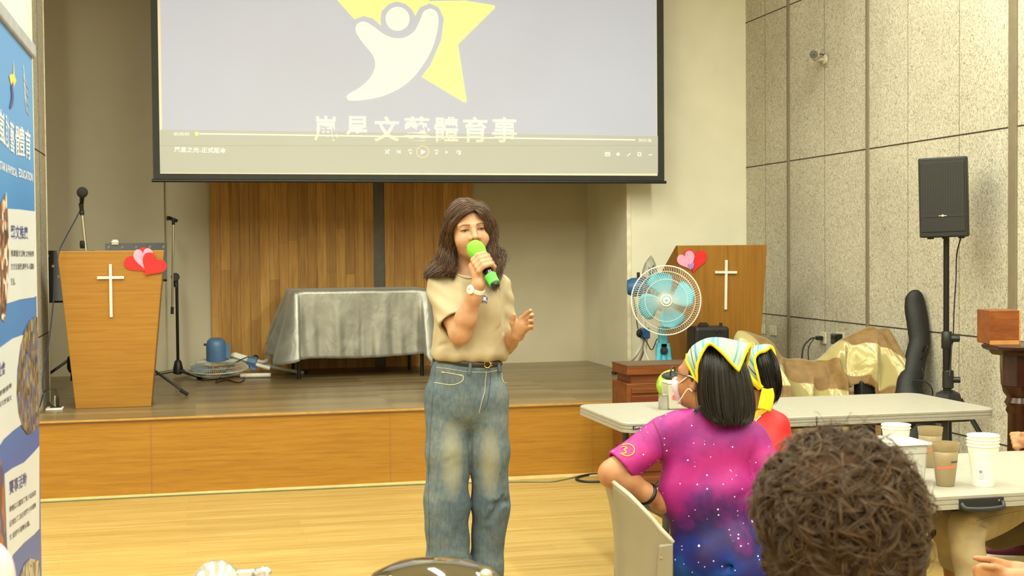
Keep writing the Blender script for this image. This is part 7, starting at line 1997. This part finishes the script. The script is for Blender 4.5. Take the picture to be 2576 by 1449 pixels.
lo, hi = bounds([RC, rHip + hf * 0.45 + hr * 0.16, rHip - hr * 0.12 - hf * 0.05, V(rHip[0], rHip[1], 0.05)], 0.13); lo[2] = 0.003
sdf_obj('body', r_body, lo, hi, 0.006, M_skin2, rp)
def r_shirt(P):
    d = ell(P, Rr_(1915, 1140, 0.0), (0.135, 0.105, 0.14), BX)
    d = smin(d, ell(P, Rr_(1915, 1260, 0.0), (0.145, 0.12, 0.18), BX), 0.06)
    d = smin(d, chain(P, [Rr_(1858, 1072, 0.02), Rr_(1912, 1048, 0.0), Rr_(1952, 1070, -0.01)], [0.052, 0.052, 0.052]), 0.04)
    d = smin(d, cap(P, Rr_(1952, 1074, -0.01), Rr_(1975, 1160, 0.02), 0.05, 0.056), 0.02)
    return d + 0.002 * np.sin((P @ np.float32(hz)) * 40 + (P @ np.float32(hr)) * 25)
M_red_shirt = plain('red sports cloth', (206, 30, 34), 0.6, vary=0.04)
lo, hi = bounds([Rr_(1840, 1040), Rr_(1995, 1240), Rr_(1915, 1200, 0.14), Rr_(1915, 1200, -0.14)], 0.09)
rs_o = sdf_obj('shirt', r_shirt, lo, hi, 0.006, M_red_shirt, rp)
def patch(name, edge_a, edge_b, f, d0, d1, mat, parent, lift=0.0025, n=14, k=8):
    A = spline([(a, b, 0) for a, b in edge_a], n); B_ = spline([(a, b, 0) for a, b in edge_b], n)
    return obj(name, MB().grid([[hit(f, *(A[i] * (1 - t) + B_[i] * t)[:2], d0, d1, lift=lift) for i in range(n)] for t in np.linspace(0, 1, k)]), mat, parent, smooth=True)
patch('orange_panel', [(1868, 1052), (1868, 1080), (1868, 1110)], [(1913, 1045), (1901, 1060), (1893, 1090)], r_shirt, 5.1, 5.6, plain('orange sports cloth', (232, 120, 30), 0.6), rs_o)
obj('white_piping', MB().tube([hit(r_shirt, a, b, 5.1, 5.6, lift=0.003) for a, b, _ in spline([(1914, 1046, 0), (1901, 1060, 0), (1894, 1078, 0), (1892, 1095, 0)], 18)], 0.0025, 6), plain('white piping', (236, 232, 224), 0.6), rs_o, smooth=True)
patch('yellow_collar', [(1893, 1042), (1908, 1030), (1922, 1024)], [(1898, 1058), (1912, 1046), (1930, 1034)], r_shirt, 5.1, 5.7, plain('yellow collar', (232, 176, 40), 0.6), rs_o)
def r_hair(P):
    Q = (P - np.float32(RC)) @ np.float32(RF)
    d = ell(Q, (0, 0.026, 0.026), (0.082, 0.092, 0.090))
    d = smin(d, chain(P, [Rr_(1925, 900, -0.03), Rr_(1938, 945, -0.05), Rr_(1942, 990, -0.05), Rr_(1940, 1012, -0.04)], [0.03, 0.028, 0.024, 0.01], 0.01), 0.03)
    d = smin(d, cap(P, Rr_(1905, 950, 0.0), Rr_(1912, 1000, 0.02), 0.06, 0.045), 0.03)
    return smax(d, -ell(Q, (0.0, -0.12, -0.055), (0.12, 0.12, 0.12)), 0.01)
M_hbase = plain('dark hair underlayer', (20, 17, 16), 0.85, spec=0.15)
rhr = sdf_obj('hair', r_hair, *bounds([RC, Rr_(1935, 1010)], 0.15), 0.006, M_hbase, rp)
rg_ = [[Rr_(1908, 885, -0.08), Rr_(1912, 920, -0.10), Rr_(1922, 960, -0.09), Rr_(1930, 990, -0.08), Rr_(1938, 1008, -0.07)],
      [Rr_(1920, 880, -0.08), Rr_(1930, 915, -0.10), Rr_(1938, 955, -0.09), Rr_(1942, 985, -0.08), Rr_(1944, 1010, -0.07)],
      [Rr_(1932, 884, -0.06), Rr_(1946, 920, -0.07), Rr_(1952, 955, -0.07), Rr_(1954, 985, -0.06), Rr_(1948, 1006, -0.05)],
      [Rr_(1938, 880, -0.07), Rr_(1952, 905, -0.08), Rr_(1958, 935, -0.09), Rr_(1960, 965, -0.08), Rr_(1956, 990, -0.06)],
      [Rr_(1936, 890, -0.03), Rr_(1950, 925, -0.03), Rr_(1956, 958, -0.03), Rr_(1956, 985, -0.03), Rr_(1948, 1002, -0.03)]]
a, b = hair_between(rg_, 900, 18, 0.005, 0.0014, 0.001, 0.15); vs, fs = strands(a, b, 5)
fast_mesh('hair_strands', vs, fs, M_black_hair, rhr)
kt = [Rr_(1872, 905, -0.02), Rr_(1878, 884, 0.0), Rr_(1892, 872, 0.01), Rr_(1912, 867, 0.01), Rr_(1930, 866, 0.0), Rr_(1942, 870, -0.01), Rr_(1948, 885, -0.02)]
kb = [Rr_(1914, 977, -0.095), Rr_(1905, 940, -0.118), Rr_(1898, 905, -0.115), Rr_(1908, 888, -0.105), Rr_(1926, 882, -0.095), Rr_(1938, 872, -0.07), Rr_(1950, 905, -0.06)]
km = [Rr_(1882, 950, -0.085), Rr_(1884, 915, -0.09), Rr_(1892, 886, -0.08), Rr_(1910, 874, -0.06), Rr_(1928, 871, -0.055), Rr_(1941, 870, -0.04), Rr_(1951, 895, -0.04)]
rk = uv_grid('kerchief', sheet(kt, kb, km, 60, 12), M_stripe, rp)
trim([p - FWD * 0.004 for p in kb[:6]], rk, 0.008); trim([p - FWD * 0.004 for p in (kb[5], Rr_(1945, 880, -0.06), kb[6], Rr_(1946, 925, -0.07))], rk, 0.008, 30)
trim([Rr_(1878, 940, -0.09), Rr_(1892, 957, -0.105), Rr_(1905, 968, -0.105), kb[0] - FWD * 0.004], rk, 0.014, 24)
for q in ([(1927, 978), (1922, 1000), (1916, 1030)], [(1935, 978), (1938, 1000), (1930, 1034)]):
    obj('kerchief_tie', MB().tube(spline([Rr_(a, b, -0.12) for a, b in q], 14), 0.016, 8, flat=0.22, xh=hr), M_trim_y, rk, smooth=True)
obj('trousers', MB().tube([rHip - hf * 0.05, rHip + hf * 0.2, rHip + hf * 0.42], [0.15, 0.13, 0.10], 16), plain('dark blue trousers', (40, 42, 56), 0.8), rp, smooth=True)
simple_chair('warm grey plastic chair holding the person in the red shirt', rHip + hf * 0.02, -0.25, 0.70)

# ------------------------------------------------------------------ curly-haired person in front
def C(px, py, d=0.0): return atD(px, py, 2.1 + d)
CC = C(2112, 1290, 0.03)
cHip = C(2115, 1700, 0.05); cHip[2] = 0.56
CF = headframe(PI - 0.35, 0.0, 0.0)
def c_body(P):
    d = head_sdf(P, CC + hz * -0.01, CF)
    d = smin(d, cap(P, CC - hz * 0.08, CC - hz * 0.20, 0.055, 0.065), 0.03)
    d = smin(d, ell(P, CC - hz * 0.40, (0.18, 0.12, 0.22), BX), 0.06)
    d = smin(d, cap(P, cHip, cHip + hz * 0.2, 0.15, 0.14), 0.06)
    for q in (-0.1, 0.1):
        kn = cHip + hf * 0.42 + hr * q * 1.2; d = smin(d, chain(P, [cHip + hr * q, kn, V(kn[0], kn[1], 0.06)], [0.085, 0.06, 0.045]), 0.04)
        sh_ = CC - hz * 0.28 + hr * q * 1.75
        d = smin(d, chain(P, [sh_, sh_ - hz * 0.26 + hf * 0.05, sh_ - hz * 0.28 + hf * 0.28 - hr * q * 0.6], [0.055, 0.045, 0.035]), 0.03)
    return d
cp = thing('person', 'person with short curly brown hair in the foreground, seen from behind', 'person', V(cHip[0], cHip[1], 0))
lo, hi = bounds([CC + hz * 0.05, cHip + hf * 0.48, V(cHip[0], cHip[1], 0.04), CC - hz * 0.3 + hr * 0.2, CC - hz * 0.3 - hr * 0.2], 0.13); lo[2] = 0.003
sdf_obj('body', c_body, lo, hi, 0.009, M_skin2, cp)
def c_shirt(P):
    d = ell(P, CC - hz * 0.42, (0.21, 0.15, 0.24), BX)
    d = smin(d, cap(P, CC - hz * 0.285 - hr * 0.15, CC - hz * 0.285 + hr * 0.15, 0.065), 0.05)
    return smin(d, cap(P, cHip, cHip + hz * 0.1, 0.17, 0.16), 0.06)
sdf_obj('shirt', c_shirt, *bounds([CC - hz * 0.25 - hr * 0.2, CC - hz * 0.25 + hr * 0.2, cHip - hz * 0.08], 0.16), 0.01, plain('dark blue shirt', (44, 48, 74), 0.8), cp)
def c_hair(P):
    Q = P - np.float32(CC)
    X, Y_, Z = Q @ np.float32(hr), Q @ np.float32(hf), Q @ np.float32(hz)
    L = np.stack([X, Y_, Z], 1)
    d = ell(L, (0.0, -0.005, 0.017), (0.121, 0.120, 0.106))
    d = smin(d, ell(L, (0.0, -0.02, -0.07), (0.122, 0.105, 0.075)), 0.05)
    return smax(d, -ell(L, (0.03, 0.16, -0.07), (0.10, 0.10, 0.12)), 0.02)
M_curl = hair_mat('curly brown hair', (48, 34, 22), (76, 55, 36), (106, 78, 50), 0.6, (24, 24, 24))
chr_ = sdf_obj('hair', c_hair, *bounds([CC], 0.20), 0.006, plain('dark hair base', (52, 37, 24), 0.9, spec=0.1, vary=0.3, scale=60), cp)
def curls(n, k, rng):
    # roots over the crown and sides
    dirs = rng.normal(size=(n * 2, 3)); dirs /= np.linalg.norm(dirs, axis=1)[:, None]
    dirs = dirs[(dirs[:, 2] > -0.75) & ~((dirs[:, 1] > 0.35) & (dirs[:, 2] < 0.1))][:n]; n = len(dirs)
    root = dirs * V(0.107, 0.106, 0.096) + V(0, -0.006, 0.010); low = dirs[:, 2] < -0.1
    root[low] += V(0, -0.01, -0.05) * np.minimum(1, (-dirs[low, 2:3] - 0.1) * 3)
    tang = np.cross(dirs, rng.normal(size=(n, 3))); tang /= np.linalg.norm(tang, axis=1)[:, None]
    tang = tang + V(0, 0, -0.9); tang -= dirs * (tang * dirs).sum(1, keepdims=True); tang /= np.linalg.norm(tang, axis=1)[:, None]
    bi = np.cross(dirs, tang)
    L = rng.uniform(0.04, 0.10, n); turns = rng.uniform(0.5, 1.5, n); rad = rng.uniform(0.007, 0.017, n); ph = rng.uniform(0, 6.28, n)
    s = np.linspace(0, 1, k)[None, :, None]
    a = (ph[:, None] + 2 * PI * turns[:, None] * np.linspace(0, 1, k)[None])[:, :, None]
    lift = rng.uniform(0.004, 0.022, n)[:, None, None]
    base = root[:, None] + tang[:, None] * (L[:, None, None] * s) + dirs[:, None] * (lift * np.sin(s * PI * 0.8) - 0.02 * s ** 2)
    C_ = base + rad[:, None, None] * (s ** 0.5) * (np.cos(a) * dirs[:, None] + np.sin(a) * bi[:, None])
    return C_
rng = np.random.default_rng(21)
kc = 18
lock = curls(1350, kc, rng)
parts_, rads = [], []
for j in range(10):
    o = rng.normal(0, 0.0019, (len(lock), 1, 3)); parts_.append(lock + o * np.linspace(0.6, 1.3, kc)[None, :, None])
    rads.append(0.00075 * rng.uniform(0.6, 1.3, (len(lock), 1)) * (1 - 0.7 * np.linspace(0, 1, kc)[None] ** 2))
fz = curls(900, kc, rng); fz = fz + 0.012 * nrm(V(0, -0.2, 0.4)) * np.linspace(0, 1, kc)[None, :, None] + (fz - fz[:, :1]) * 0.10
parts_.append(fz); rads.append(np.full((len(fz), kc), 0.00045))
Cc = np.concatenate(parts_) @ BX.T + CC
vs, fs = strands(Cc, np.concatenate(rads), 3)
fast_mesh('curls', vs, fs, M_curl, chr_)
simple_chair('grey plastic chair under the curly-haired person', cHip + hf * 0.05, -0.23, 0.78)

# ------------------------------------------------------------------ people at the right edge (mostly outside the picture)
def seated(name_label, hip, face, torso_h, shirt_mat, legs, arms, hands, trs_mat, loc_res=0.008, bare=None, head_yaw=0.0, extra=None):
    """hip: point; face: unit facing direction; legs: list of [hip, knee, ankle]; arms: list of chains"""
    t = thing('person', name_label, 'person', V(hip[0], hip[1], 0))
    side = nrm(np.cross(face, hz)); B_ = np.column_stack([-side, -face, hz])
    hc = hip + hz * (torso_h + 0.20) + face * 0.03; tor = hip + hz * torso_h * 0.55
    def body(P):
        d = head_sdf(P, hc, B_ if np.linalg.det(B_) > 0 else np.column_stack([side, -face, hz]))
        d = smin(d, cap(P, hc - hz * 0.07, hc - hz * 0.17, 0.05, 0.055), 0.03)
        d = smin(d, ell(P, tor, (0.15, 0.10, torso_h * 0.55), B_), 0.06); d = smin(d, ell(P, hip, (0.15, 0.12, 0.11), B_), 0.06)
        for q in legs: d = smin(d, chain(P, q, [0.06, 0.032, 0.028]), 0.03)
        for q in arms: d = smin(d, chain(P, q[0], q[1], 0.01), 0.02)
        for q in hands: d = smin(d, q(P), 0.01)
        return d
    pts = [hc + hz * 0.02, hip, V(hip[0], hip[1], 0.05)] + [p for q in legs for p in q] + [p for q in arms for p in q[0]] + [hip + side * 0.1, hip - side * 0.1]
    lo, hi = bounds(pts, 0.12); lo[2] = 0.004
    sdf_obj('body', body, lo, hi, loc_res, M_skin2, t)
    def shirt_f(P):
        d = ell(P, tor, (0.175, 0.125, torso_h * 0.58), B_)
        d = smin(d, cap(P, hip + hz * (torso_h - 0.03) + side * 0.13, hip + hz * (torso_h - 0.03) - side * 0.13, 0.06), 0.05)
        for q in arms:
            ax = nrm(q[0][1] - q[0][0]); e = q[0][0] + (q[0][1] - q[0][0]) * 0.7
            d = smin(d, smax(cap(P, q[0][0], e, 0.062, 0.06), (P - np.float32(e)) @ np.float32(ax), 0.004), 0.02)
        return d
    sdf_obj('shirt', shirt_f, *bounds([tor, tor + hz * torso_h * 0.5, tor - hz * torso_h * 0.5] + [q[0][i] for q in arms for i in (0, 1)], 0.20), 0.010, shirt_mat, t)
    obj('hair', MB().ball(hc + hz * 0.05 - face * 0.03, (0.088, 0.095, 0.085), 20, 12, B_), M_black_hair, t, smooth=True)
    return t, B_
# beige trousers
def A(px, py, d=0.0): return atD(px, py, 4.3 + d)
aHip = V(3.50, 4.80, 0.60)
aK, aA = A(2430, 1334, 0.0), A(2476, 1640, 0.02); aA[2] = 0.08
aK2, aA2 = A(2384, 1326, 0.25), A(2424, 1600, 0.30); aA2[2] = 0.08
faceA = nrm((aK - aHip) * V(1, 1, 0))
M_beige = plain('beige cotton trousers', (176, 160, 128), 0.8, vary=0.04, bump=0.2, scale=18)
M_creamc = plain('pale lit cotton', (150, 138, 110), 0.8, vary=0.03, bump=0.2, scale=16)
M_purple = plain('purple shirt cloth', (130, 24, 100), 0.6, vary=0.15)
sA = aHip + hz * 0.40
armA = ([sA + hf * 0.16, sA + hf * 0.18 - hz * 0.25 - faceA * 0.03, sA + hf * 0.12 - hz * 0.34 + faceA * 0.05], [0.05, 0.042, 0.03])
pa_, BA = seated('person in beige trousers at the near table, only legs in view below the tabletop', aHip, faceA, 0.42, M_purple, [[aHip + hf * -0.08, aK, aA], [aHip + hf * 0.10, aK2, aA2]], [armA], [], M_beige, 0.006)
aw = waves(6, 0.06, 0.16, 0.0022, (1, 1, 1), np.random.default_rng(9))
aHem = A(2410, 1420, 0.27)
def a_trs(P):
    d = chain(P, [aHip + hf * -0.08, aK], [0.085, 0.054])
    d = smin(d, ecap(P, aK, aA + hz * 0.03, 0.056, 0.043, hf, 0.95), 0.02)
    ax = nrm(aHem - aK2)
    d2 = chain(P, [aHip + hf * 0.10, aK2], [0.09, 0.058])
    d2 = smin(d2, smax(cap(P, aK2, aHem + ax * 0.05, 0.060, 0.058), (P - np.float32(aHem)) @ np.float32(ax), 0.004), 0.02)
    d = smin(d, d2, 0.010); d = smin(d, ell(P, aHip, (0.17, 0.14, 0.12), BX), 0.04)
    for p, q, r_ in ((A(2412, 1318, -0.05), A(2474, 1340, -0.04), 0.004), (A(2418, 1338, -0.055), A(2480, 1336, -0.04), 0.004), (A(2428, 1352, -0.055), A(2470, 1358, -0.045), 0.003), (A(2440, 1312, -0.05), A(2500, 1326, -0.0), 0.003)):
        d = smax(d, -cap(P, p, q, r_), 0.016)
    return d + ripple(P, aw)
lo, hi = bounds([aHip, aK, aA, aK2, aHem], 0.16); lo[2] = 0.05
ao = sdf_obj('trousers', a_trs, lo, hi, 0.0055, M_beige, pa_)
obj('trouser_seam', MB().tube([hit(a_trs, a, b, 4.1, 5.0, lift=0.0004) for a, b, _ in spline([(2455, 1312, 0), (2490, 1303, 0), (2530, 1293, 0), (2570, 1285, 0)], 24)], 0.0012, 6), plain('pale beige seam', (168, 156, 128), 0.8), ao, smooth=True)
for q in (aA, aA2): obj('shoe', MB().ball(V(q[0], q[1], 0.045) + faceA * 0.06, (0.125, 0.045, 0.044), 18, 10, np.column_stack([faceA, np.cross(hz, faceA), hz])), plain('grey shoe', (90, 88, 86), 0.6), pa_, smooth=True)
# maroon shoe, beyond the table
bHip = V(3.80, 4.28, 0.57); bK = atD(2506, 1340, 4.95)
shoe_c = atD(2552, 1383, 5.15); bA = shoe_c + V(0.10, 0.03, 0.07)
bK2 = V(3.36, 4.10, 0.55); bA2 = V(3.34, 4.10, 0.08)
faceB = nrm((bK - bHip) * V(1, 1, 0))
hB = atD(2574, 1116, 5.03); hB[2] = 0.775
sB = bHip + hz * 0.40 + V(-0.06, 0.15, 0)
def b_hand(P):
    d = ell(P, hB, (0.036, 0.045, 0.028), BX)
    for k in range(4):
        o = hB - hr * 0.014 - hf * 0.005 + hz * (0.022 - 0.014 * k) + hf * (0.012 - 0.010 * k)
        d = smin(d, chain(P, [o, o - hr * 0.026 - hz * 0.002, o - hr * 0.028 - hz * 0.014 + hr * 0.012], [0.0098, 0.0092, 0.008], 0.003), 0.004)
    return smin(d, chain(P, [hB + hz * 0.01 - hf * 0.02, hB - hr * 0.012 + hz * 0.026 - hf * 0.026], [0.012, 0.009]), 0.008)
armB = ([sB, sB - hz * 0.17 + V(-0.26, 0.06, 0), hB + V(0.04, 0.01, 0.0)], [0.05, 0.042, 0.028])
M_olive = plain('olive brown trousers', (96, 84, 60), 0.8, vary=0.05, bump=0.2, scale=16)
pb_, BB = seated('person in maroon shoes with one hand on the near table, mostly outside the picture', bHip, faceB, 0.42, plain('pale shirt', (180, 176, 164), 0.7), [[bHip + V(0, 0.08, 0), bK, bA], [bHip + V(0, -0.09, 0), bK2, bA2]], [armB], [b_hand], M_olive, 0.005)
def b_trs(P):
    d = chain(P, [bHip + V(0, 0.08, 0), bK, bA + hz * 0.02], [0.095, 0.058, 0.050], 0.02)
    d = smin(d, chain(P, [bHip + V(0, -0.09, 0), bK2, bA2 + hz * 0.02], [0.095, 0.07, 0.05]), 0.02)
    return smin(d, ell(P, bHip, (0.17, 0.14, 0.12), BX), 0.04)
sdf_obj('trousers', b_trs, *bounds([bHip, bK, bA, bK2, bA2], 0.13), 0.007, M_olive, pb_)
xs_ = nrm(-hr + 0.1 * hf); ys_ = np.cross(hz, xs_); SB = np.column_stack([xs_, ys_, hz])
def b_shoe(P):
    Q = (P - np.float32(shoe_c)) @ np.float32(SB)
    d = ell(Q, (0.02, 0, -0.004), (0.10, 0.040, 0.026)); d = smin(d, ell(Q, (-0.045, 0, 0.02), (0.055, 0.038, 0.040)), 0.03)
    d = smax(d, -ell(Q, (-0.055, 0, 0.06), (0.035, 0.027, 0.028)), 0.006)
    return smax(d, -0.016 - Q[:, 2], 0.003)
M_maroon = plain('maroon knit shoe', (84, 20, 52), 0.8, bump=0.3, scale=40)
so = sdf_obj('shoe', b_shoe, *bounds([shoe_c], 0.16), 0.004, M_maroon, pb_)
def b_sole(P):
    Q = (P - np.float32(shoe_c)) @ np.float32(SB)
    d = np.linalg.norm(Q[:, :2] * np.float32([0.36, 1.0]) + np.float32([-0.002, 0]), axis=1) - 0.044
    return smax(smax(d, Q[:, 2] + 0.013, 0.003), -(Q[:, 2] + 0.036) + 0.06 * np.maximum(Q[:, 0], 0), 0.004)
sdf_obj('shoe_sole', b_sole, *bounds([shoe_c], 0.16), 0.004, plain('white foam sole', (206, 200, 186), 0.6), so)
obj('shoe', MB().ball(V(bA2[0], bA2[1], 0.045) + faceB * 0.05, (0.12, 0.045, 0.044), 18, 10, np.column_stack([faceB, np.cross(hz, faceB), hz])), M_maroon, pb_, smooth=True)
# clasped hands
def Hh(px, py, d=0.0): return atD(px, py, 3.72 + d)
hHip = V(2.72, 2.72, 0.52); 
def h_hands(P):
    d = smin(cap(P, Hh(2556, 1436, 0.02), Hh(2512, 1422, 0.015), 0.024, 0.019), ell(P, Hh(2502, 1421, 0.012), (0.040, 0.020, 0.014), BX @ roty(0.30)), 0.015)
    d = smin(d, chain(P, [Hh(2508, 1413, 0.0), Hh(2486, 1407, -0.008), Hh(2466, 1406, -0.012), Hh(2452, 1403.5, -0.016)], [0.0115, 0.0098, 0.0088, 0.0066], 0.003), 0.007)
    e = cap(P, Hh(2560, 1456, -0.035), Hh(2512, 1443, -0.02), 0.024, 0.021)
    e = smin(e, ell(P, Hh(2500, 1441, -0.018), (0.034, 0.020, 0.020), BX @ roty(0.2)), 0.014)
    e = smin(e, chain(P, [Hh(2515, 1432, -0.03), Hh(2496, 1426, -0.038), Hh(2480, 1424, -0.036), Hh(2470, 1421, -0.03)], [0.0110, 0.0094, 0.0086, 0.0068], 0.003), 0.006)
    d = smin(d, e, 0.004)
    for k in range(4):
        y = 1427 + 9.5 * k
        d = smin(d, chain(P, [Hh(2486, y + 3, -0.028), Hh(2462, y, -0.026), Hh(2453 + 2 * k, y + 4, -0.008), Hh(2462, y + 8, 0.012)], [0.0094, 0.0090, 0.0084, 0.0074], 0.003), 0.003)
    return d
sH = hHip + hz * 0.42
faceH = nrm((Hh(2480, 1430) - hHip) * V(1, 1, 0)); sideH = nrm(np.cross(faceH, hz))
arm1 = ([sH + sideH * 0.18, sH + sideH * 0.22 - hz * 0.27 + faceH * 0.08, Hh(2556, 1455, -0.035)], [0.052, 0.044, 0.026])
arm2 = ([sH - sideH * 0.18, sH - sideH * 0.20 - hz * 0.26 + faceH * 0.10, Hh(2556, 1436, 0.02)], [0.052, 0.044, 0.025])
kH = hHip + faceH * 0.42; 
ph_, BH = seated('person with clasped hands at the lower right corner, only the hands in view', hHip, faceH, 0.42, plain('dark green shirt', (40, 66, 44), 0.7), [[hHip + sideH * 0.09, kH + sideH * 0.10 - hz * 0.03, V(*(kH + sideH * 0.1)[:2], 0.07)], [hHip - sideH * 0.09, kH - sideH * 0.10 - hz * 0.03, V(*(kH - sideH * 0.1)[:2], 0.07)]], [arm1, arm2], [h_hands], M_beige, 0.0045)
def h_trs(P):
    d = ell(P, hHip, (0.17, 0.14, 0.12), BX)
    for s_ in (1, -1): d = smin(d, chain(P, [hHip + sideH * 0.09 * s_, kH + sideH * 0.10 * s_ - hz * 0.03, V(*(kH + sideH * 0.1 * s_)[:2], 0.09)], [0.095, 0.07, 0.055]), 0.03)
    return d
lo, hi = bounds([hHip, kH + sideH * 0.1, kH - sideH * 0.1, V(kH[0], kH[1], 0.06)], 0.15); lo[2] = 0.03
sdf_obj('trousers', h_trs, lo, hi, 0.01, plain('dark green trousers', (46, 70, 44), 0.8), ph_)
# pink shoulder at the lower left corner
pH = V(-0.62, 1.98, 0.52)
faceP = V(0.25, 0.97, 0); faceP = nrm(faceP)
shp = atD(-12, 1372, 1.95)
pp_, BP = seated('person in pale pink top at the lower left corner, only a shoulder in view', V(shp[0] - 0.20, shp[1] - 0.02, 0.52), faceP, 0.47, plain('pale pink cloth', (226, 176, 176), 0.8, vary=0.08), [[V(shp[0] - 0.28, shp[1], 0.5), V(shp[0] - 0.28, shp[1] + 0.42, 0.48), V(shp[0] - 0.28, shp[1] + 0.42, 0.07)], [V(shp[0] - 0.12, shp[1], 0.5), V(shp[0] - 0.12, shp[1] + 0.42, 0.48), V(shp[0] - 0.12, shp[1] + 0.42, 0.07)]], [([shp + V(-0.035, 0, -0.045), shp + V(-0.02, 0.0, -0.30), shp + V(-0.10, 0.22, -0.34)], [0.05, 0.042, 0.03])], [], M_beige, 0.009)
for c_, rot_, lab in ((aHip, math.atan2(faceA[1], faceA[0]) - PI / 2, 'grey plastic chair under the person in beige trousers'), (bHip, math.atan2(faceB[1], faceB[0]) - PI / 2, 'grey plastic chair under the person in maroon shoes'), (hHip, math.atan2(faceH[1], faceH[0]) - PI / 2, 'grey plastic chair under the person with clasped hands'), (V(shp[0] - 0.20, shp[1] - 0.02, 0.5), math.atan2(faceP[1], faceP[0]) - PI / 2, 'grey plastic chair under the person in pale pink')):
    simple_chair(lab, c_, rot_, 0.78)
